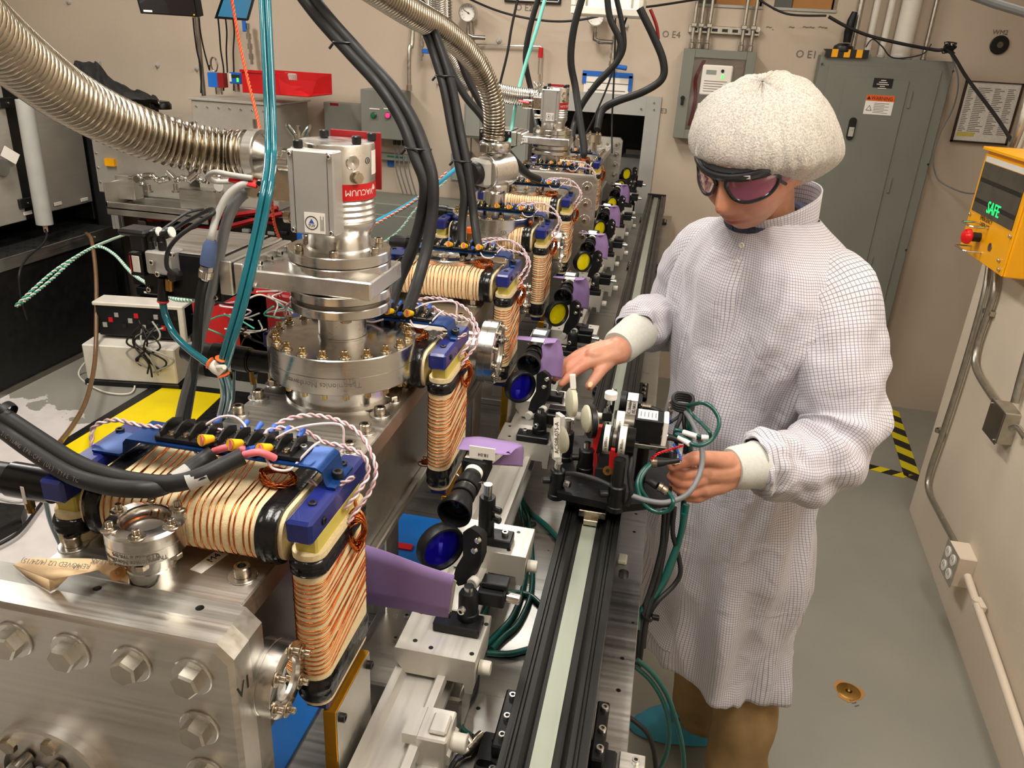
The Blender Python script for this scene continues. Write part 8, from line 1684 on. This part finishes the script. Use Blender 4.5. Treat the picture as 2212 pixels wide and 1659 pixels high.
def cloth(nm,rings,m,par,label=None,thick=.0012,cap=False):
 n=len(rings[0]);k=len(rings);vs=[p for r in rings for p in r];fs=[];uvs=[];vc=[0]
 for j in range(k-1):vc.append(vc[-1]+sum((rings[j+1][i]-rings[j][i]).length for i in range(0,n,4))/len(range(0,n,4)))
 circ=sum(sum((rings[j][(i+1)%n]-rings[j][i]).length for i in range(n))for j in(0,k//2,k-1))/3
 for j in range(k-1):
  for i in range(n):fs.append((j*n+i,j*n+(i+1)%n,(j+1)*n+(i+1)%n,(j+1)*n+i));uvs.append(((i*circ/n,vc[j]),((i+1)*circ/n,vc[j]),((i+1)*circ/n,vc[j+1]),(i*circ/n,vc[j+1])))
 me=bpy.data.meshes.new(nm);me.from_pydata([tuple(p)for p in vs],[],fs);ul=me.uv_layers.new(name='UVMap');ul.data.foreach_set('uv',[c for f_ in uvs for q in f_ for c in q]);me.materials.append(MATS[m]);me.polygons.foreach_set('use_smooth',[True]*len(me.polygons));o=link(nm,me,par,MX.Identity(4),label)
 md=o.modifiers.new('t','SOLIDIFY');md.thickness=thick;md.offset=0;return o
def interp(keys,t):
 for a,c in zip(keys,keys[1:]):
  if t<=c[0]:f=(t-a[0])/(c[0]-a[0]);f=f*f*(3-2*f)if 0 else f;return[a[k]+(c[k]-a[k])*f for k in range(1,len(a))]
 return list(keys[-1][1:])
KT=[(.455,.258,1.638,.190,.160),(.60,.252,1.634,.184,.156),(.80,.240,1.626,.178,.152),(.95,.234,1.622,.174,.150),(1.10,.232,1.618,.178,.154),(1.22,.232,1.616,.190,.156),(1.32,.230,1.612,.212,.150),(1.40,.226,1.608,.210,.138),(1.45,.220,1.600,.185,.118),(1.485,.214,1.592,.145,.098),(1.515,.208,1.584,.100,.080),(1.53,.205,1.580,.082,.072)]
fa=V((-.79,-.61,0));la=V((.61,-.79,0));rings=[];NK=110;NN_=96
for j in range(NK+1):
 z=.455+(1.53-.455)*j/NK;cx_,cy_,hw,hd=interp(KT,z);r_=[]
 for i in range(NN_):
  a=2*PI*i/NN_;ca_,sa=math.cos(a),math.sin(a);ex=.82;X_=math.copysign(abs(ca_)**ex,ca_)*hd;Y_=math.copysign(abs(sa)**ex,sa)*hw;p=V((cx_,cy_,z))+fa*X_+la*Y_
  dn=(fa*ca_+la*sa);low=max(0,min(1,(1.1-z)/.6));hz=-.035*low*0
  d=low*(.016*math.sin(7*a+2.2*z+.6)+.009*math.sin(12*a-3*z))+(.010*math.sin(22*z+5*a)*gs(a if a<PI else a-2*PI,.9,.9)*gs(z,1.12,.16))+.018*NZ.noise(V((math.cos(a)*2.2,math.sin(a)*2.2+z*2,z*5)))+.013*(1-abs(NZ.noise(V((math.cos(a)*3.5+z*3,math.sin(a)*3.5,z*4))))*3)
  d*=max(.15,min(1,(1.50-z)/.14))
  w=gs(((a+PI)%(2*PI))-PI,.10,.10);d+=.004*w*(1 if z>.44 else 0);p+=dn*d
  p.z+=(1-min(1,(z-.455)/.5))*(.035*(-sa)+.02*ca_)if z<.955 else 0
  r_.append(p)
 rings.append(r_)
coat=cloth('lab_coat',rings,'coat',per,'white lab coat with fine grey grid')
b=B()
for z,k in((.64,2),(.80,2),(1.46,1),(1.49,1)):
 j=int((z-.455)/(1.075)*NK);p=rings[j][2];q=rings[j][1];n_=(p-V((KT[3][1],KT[3][2],z)));n_.z=0;link('snap_button',ME.setdefault('snap',mesh_of(B().lathe([(.0055,0),(.0055,.0012),(.004,.002),(.0035,.001),(1e-4,.001)],16,cap=False),'snap','label')),coat,frame(p+n_.normalized()*.0015,n_))
st_=[[rings[j][i%NN_]+fa*(.006 if i not in(-3,3)else.0005)for i in range(-3,4)]for j in range(6,104)];b=B();b.loft(st_,closed=False);me=mesh_of(b,'placket','coat');ul=me.uv_layers.new(name='UVMap')
for lp_ in me.loops:q=me.vertices[lp_.vertex_index].co;ul.data[lp_.index].uv=(q.dot(la),q.z)
link('placket',me,coat,MX.Identity(4))
b=B();rg2=[]
for j in range(26):
 z_=j/25;rr=[]
 for i in range(48):
  a=2*PI*i/48;c_=V((.206,1.582,1.515)).lerp(V((.196,1.572,1.562)),z_);tilt=(math.cos(a)*-.030+.004)*z_-.012*max(0,math.cos(a));rr.append(c_+fa*(.078+.006*z_)*math.cos(a)+la*(.082+.004*z_)*math.sin(a)+UP(tilt+.0))
 rg2.append(rr)
cloth('collar',rg2[::3],'coat',coat,thick=.003)
b=B();b.tube([V((.190,1.572,1.528))+UP(-.018*math.cos(a))+fa*.068*math.cos(a)+la*.066*math.sin(a)for a in[2*PI*i/30 for i in range(31)]],.010,10,cap=False);wobj('shirt_collar',b,'shirt',per)
def sleeve(nm,keys,amp,seed,cuff):
 pts=[k[0]for k in keys];rr=[k[1]for k in keys];K_=12;p=smooth_path(pts,K_);rad_=[]
 for i in range(len(p)):f=i/K_;a=min(int(f),len(rr)-2);rad_.append(rr[a]+(rr[a+1]-rr[a])*(f-a))
 Fm=frames(p);rings=[];n=56
 for i,q in enumerate(p):
  x,y=Fm[i];t_=i/(len(p)-1);r_=[]
  for k in range(n):
   a=2*PI*k/n;d=amp*(.9*NZ.noise(V((math.cos(a)*1.5+seed,math.sin(a)*1.5,t_*9)))+.8*math.sin(t_*46+2.4*math.sin(a+seed)+1.2*math.cos(2*a))*(gs(t_,.52,.16)+.6*gs(t_,.93,.10))+.4*NZ.noise(V((math.cos(a)*3+seed,math.sin(a)*3,t_*24))));r_.append(q+(x*math.cos(a)+y*math.sin(a))*(rad_[i]+d))
  rings.append(r_)
 o=cloth(nm,rings,'coat',coat);c0,c1=cuff;L_=(c1-c0);b=B();b.tube([c0+L_*k/8 for k in range(9)],[.040,.0425,.0405,.0395,.039,.0385,.038,.0375,.034],40);o2=wobj('knit_cuff',b,'knit',coat,60);return o
sleeve('sleeve',[(V((.270,1.545,1.420)),.082),(V((.325,1.490,1.385)),.090),(V((.352,1.440,1.28)),.082),(V((.370,1.395,1.190)),.073),(V((.335,1.345,1.145)),.070),(V((.272,1.305,1.140)),.060),(at(1655,1000,y=1.275),.055),(at(1628,1003,y=1.262),.042)],.013,1,(at(1640,1003,y=1.265),at(1578,1012,y=1.233)))
sleeve('sleeve',[(V((.165,1.69,1.415)),.080),(V((.105,1.755,1.39)),.084),(V((.070,1.79,1.31)),.074),(V((.050,1.800,1.235)),.066),(V((.020,1.745,1.228)),.066),(at(1400,690,y=1.64),.056),(at(1374,718,y=1.57),.044)],.010,7,(at(1384,712,y=1.585),at(1334,752,y=1.50)))
def trouser(pts,r,seed):
 p=smooth_path(pts,10);Fm=frames(p);rings=[]
 for i,q in enumerate(p):
  x,y=Fm[i];t_=i/(len(p)-1);rings.append([q+(x*math.cos(a)+y*math.sin(a))*(r+(.008*math.sin(t_*30+2*math.sin(a+seed))*t_+.008*NZ.noise(V((math.cos(a)*2+seed,math.sin(a)*2,t_*8))))-.004*math.cos(2*a))for a in[2*PI*k/40 for k in range(40)]])
 return cloth('trouser_leg',rings,'tan',tr,thick=.002)
tr=obj('trousers',B().lathe([(.11,0),(.125,.10),(.12,.2)],40,MX.Translation((.24,1.622,.78)),cap=False),'tan',per,MX.Identity(4),label='tan trousers');W[tr.name]=MX.Identity(4)
trouser([V((.290,1.575,.82)),V((.320,1.578,.60)),V((.345,1.560,.36)),V((.362,1.530,.085))],.069,2);trouser([V((.215,1.69,.82)),V((.235,1.715,.55)),V((.255,1.74,.33)),V((.285,1.765,.085))],.073,5)
def shoe(h,tdir):
 M=frame(h,(0,0,1),tdir);rows=[];b=B();n=26
 for j in range(9):
  f=j/8;sc=math.sin(PI*min(1,.08+f*.92))**.35 if f>0 else.3;rows.append([M@V((.085+(.155*math.cos(a))*(1-.12*f-(.32*f*f if math.cos(a)>0 else.0)),.055*math.sin(a)*(1-.20*f)*(1+.12*math.cos(a)),.004+.085*f-(.035*f*max(0,math.cos(a)))))+V((NZ.noise(V((a*3,f*4,h.x*9)))*.006,NZ.noise(V((a*4,f*5,3)))*.006,0))for a in[2*PI*i/n for i in range(n)]])
 b.loft(rows);o=wobj('shoe_cover',b,'shoe_cover',per,60);b=B();b.sph(M@V((.055,0,.078)),.05,16,10,(1.2,.8,.5));wobj('shoe',b,'shoe',per);b=B();b.tube([M@V((.055+.068*math.cos(a),.048*math.sin(a),.088))for a in[2*PI*i/30 for i in range(31)]],.004,6,cap=False);wobj('elastic_hem',b,'shoe_cover',o)
shoe(V((.325,1.785,0)),(-1,-.12,0));shoe(V((.41,1.52,0)),(-1,-.05,0))
b=B();b.M=HM;b.sph((0,.014,.018),1,28,18,(.083,.100,.088));b.M=None;wobj('hair',b,'hair',per)
b=B();rows=[];n=180
for j in range(57):
 k=j/56;p=.02+(PI*.74)*k;rr=[]
 for i in range(n):
  a=2*PI*i/n;sx=math.sin(a)*math.sin(p);cy=-math.cos(a)*math.sin(p);cz=math.cos(p);back=max(0,cy);fr=max(0,-cy)
  x,y,z=sx*.120,cy*.124+.034,cz*.094+.026
  z-=back*.060*math.sin(p)**2+.058*abs(sx)*k**2*(.25+back);y+=back*.012;z+=.052*fr*k**3+.010*fr*k
  pull=max(0,(k-.70)/.30)**1.5;x*=1-.34*pull;y=y*(1-.26*pull)-.004*pull
  w=1+.026*NZ.noise(V((x*26,y*26,z*8)))+.030*NZ.noise(V((x*9,y*9,z*9+5)))+.045*NZ.noise(V((math.sin(a)*9,math.cos(a)*9,k*1.6)))*k+.022*NZ.noise(V((math.sin(a)*24,math.cos(a)*24,k*4)))+.018*math.sin(30*a+3*math.sin(3*a))*k**5+.008*math.sin(52*a)*k**3
  rr.append(HM@V((x*w,y*w,z*w)))
 rows.append(rr)
b.loft(rows,cap=False);nt_=wobj('hair_net',b,'bouffant',per,80,label='white crinkled bouffant hair net')
GZ=.010
def gp(a,z,o=0):r=.092+o;return HM@V((math.sin(R(a))*r*.92,-math.cos(R(a))*(r+.014)+.004,z+GZ))
gg=link('goggles',None,per,MX.Translation(HC),'black laser goggles with pink lenses');
b=B();top=[gp(a,.024-.004*abs(math.cos(R(a*2))))for a in range(-72,73,6)];b.tube(top,lambda t:.0045+.002*math.sin(PI*t),8,k=0);
rows=[[gp(a,.012),gp(a,.029),gp(a,.030,-.012),gp(a,.016,-.008)]for a in range(-74,75,6)];b.loft(rows);wobj('brow_bar',b,'goggle',gg)
for s in(-1,1):
 lp=[(6,.004),(10,.016),(30,.019),(50,.017),(58,.006),(56,-.010),(46,-.022),(28,-.026),(14,-.018)];ring_p=smooth_path([gp(s*a,z)for a,z in lp+lp[:1]],5);b=B();b.tube(ring_p,.0034,8,cap=False);wobj('lens_rim',b,'goggle',gg)
 c_=gp(s*32,-.004);b=B();m_=len(ring_p);b.add([c_]+ring_p,[(0,i+1,(i+1)%m_+1)for i in range(m_)]);wobj('lens',b,'goggle_lens',gg)
 lp=[(62,.012),(76,.010),(76,-.010),(62,-.014)];rp=[gp(s*a,z)for a,z in lp];b=B();b.quad(*rp);wobj('side_lens',b,'goggle_lens',gg)
 b=B();rows=[[gp(s*70,.028)*1,gp(s*70,.010),gp(s*70,.010,-.005),gp(s*70,.028,-.005)]];e0=HM@V((s*.084,.02,.018));rows=[[gp(s*72,.028),gp(s*72,.008),gp(s*72,.008,-.004),gp(s*72,.028,-.004)],[e0+U*.008,e0-U*.004,e0-U*.004-Sd*s*.004,e0+U*.008-Sd*s*.004]];b.loft(rows);wobj('temple_arm',b,'goggle',gg)
 b=B();b.tube([gp(s*60,.018),gp(s*60,-.004),gp(s*66,-.016)],.003,8);wobj('side_strut',b,'goggle',gg)
for a in(-66,26):M=frame(gp(a,.022,.004),gp(a,.022,.01)-gp(a,.022,0),gp(a+4,.022)-gp(a,.022));b=B();b.M=M;b.box(-.009,.009,-.003,.003,0,.0006);b.M=None;wobj('label',b,'label',gg)
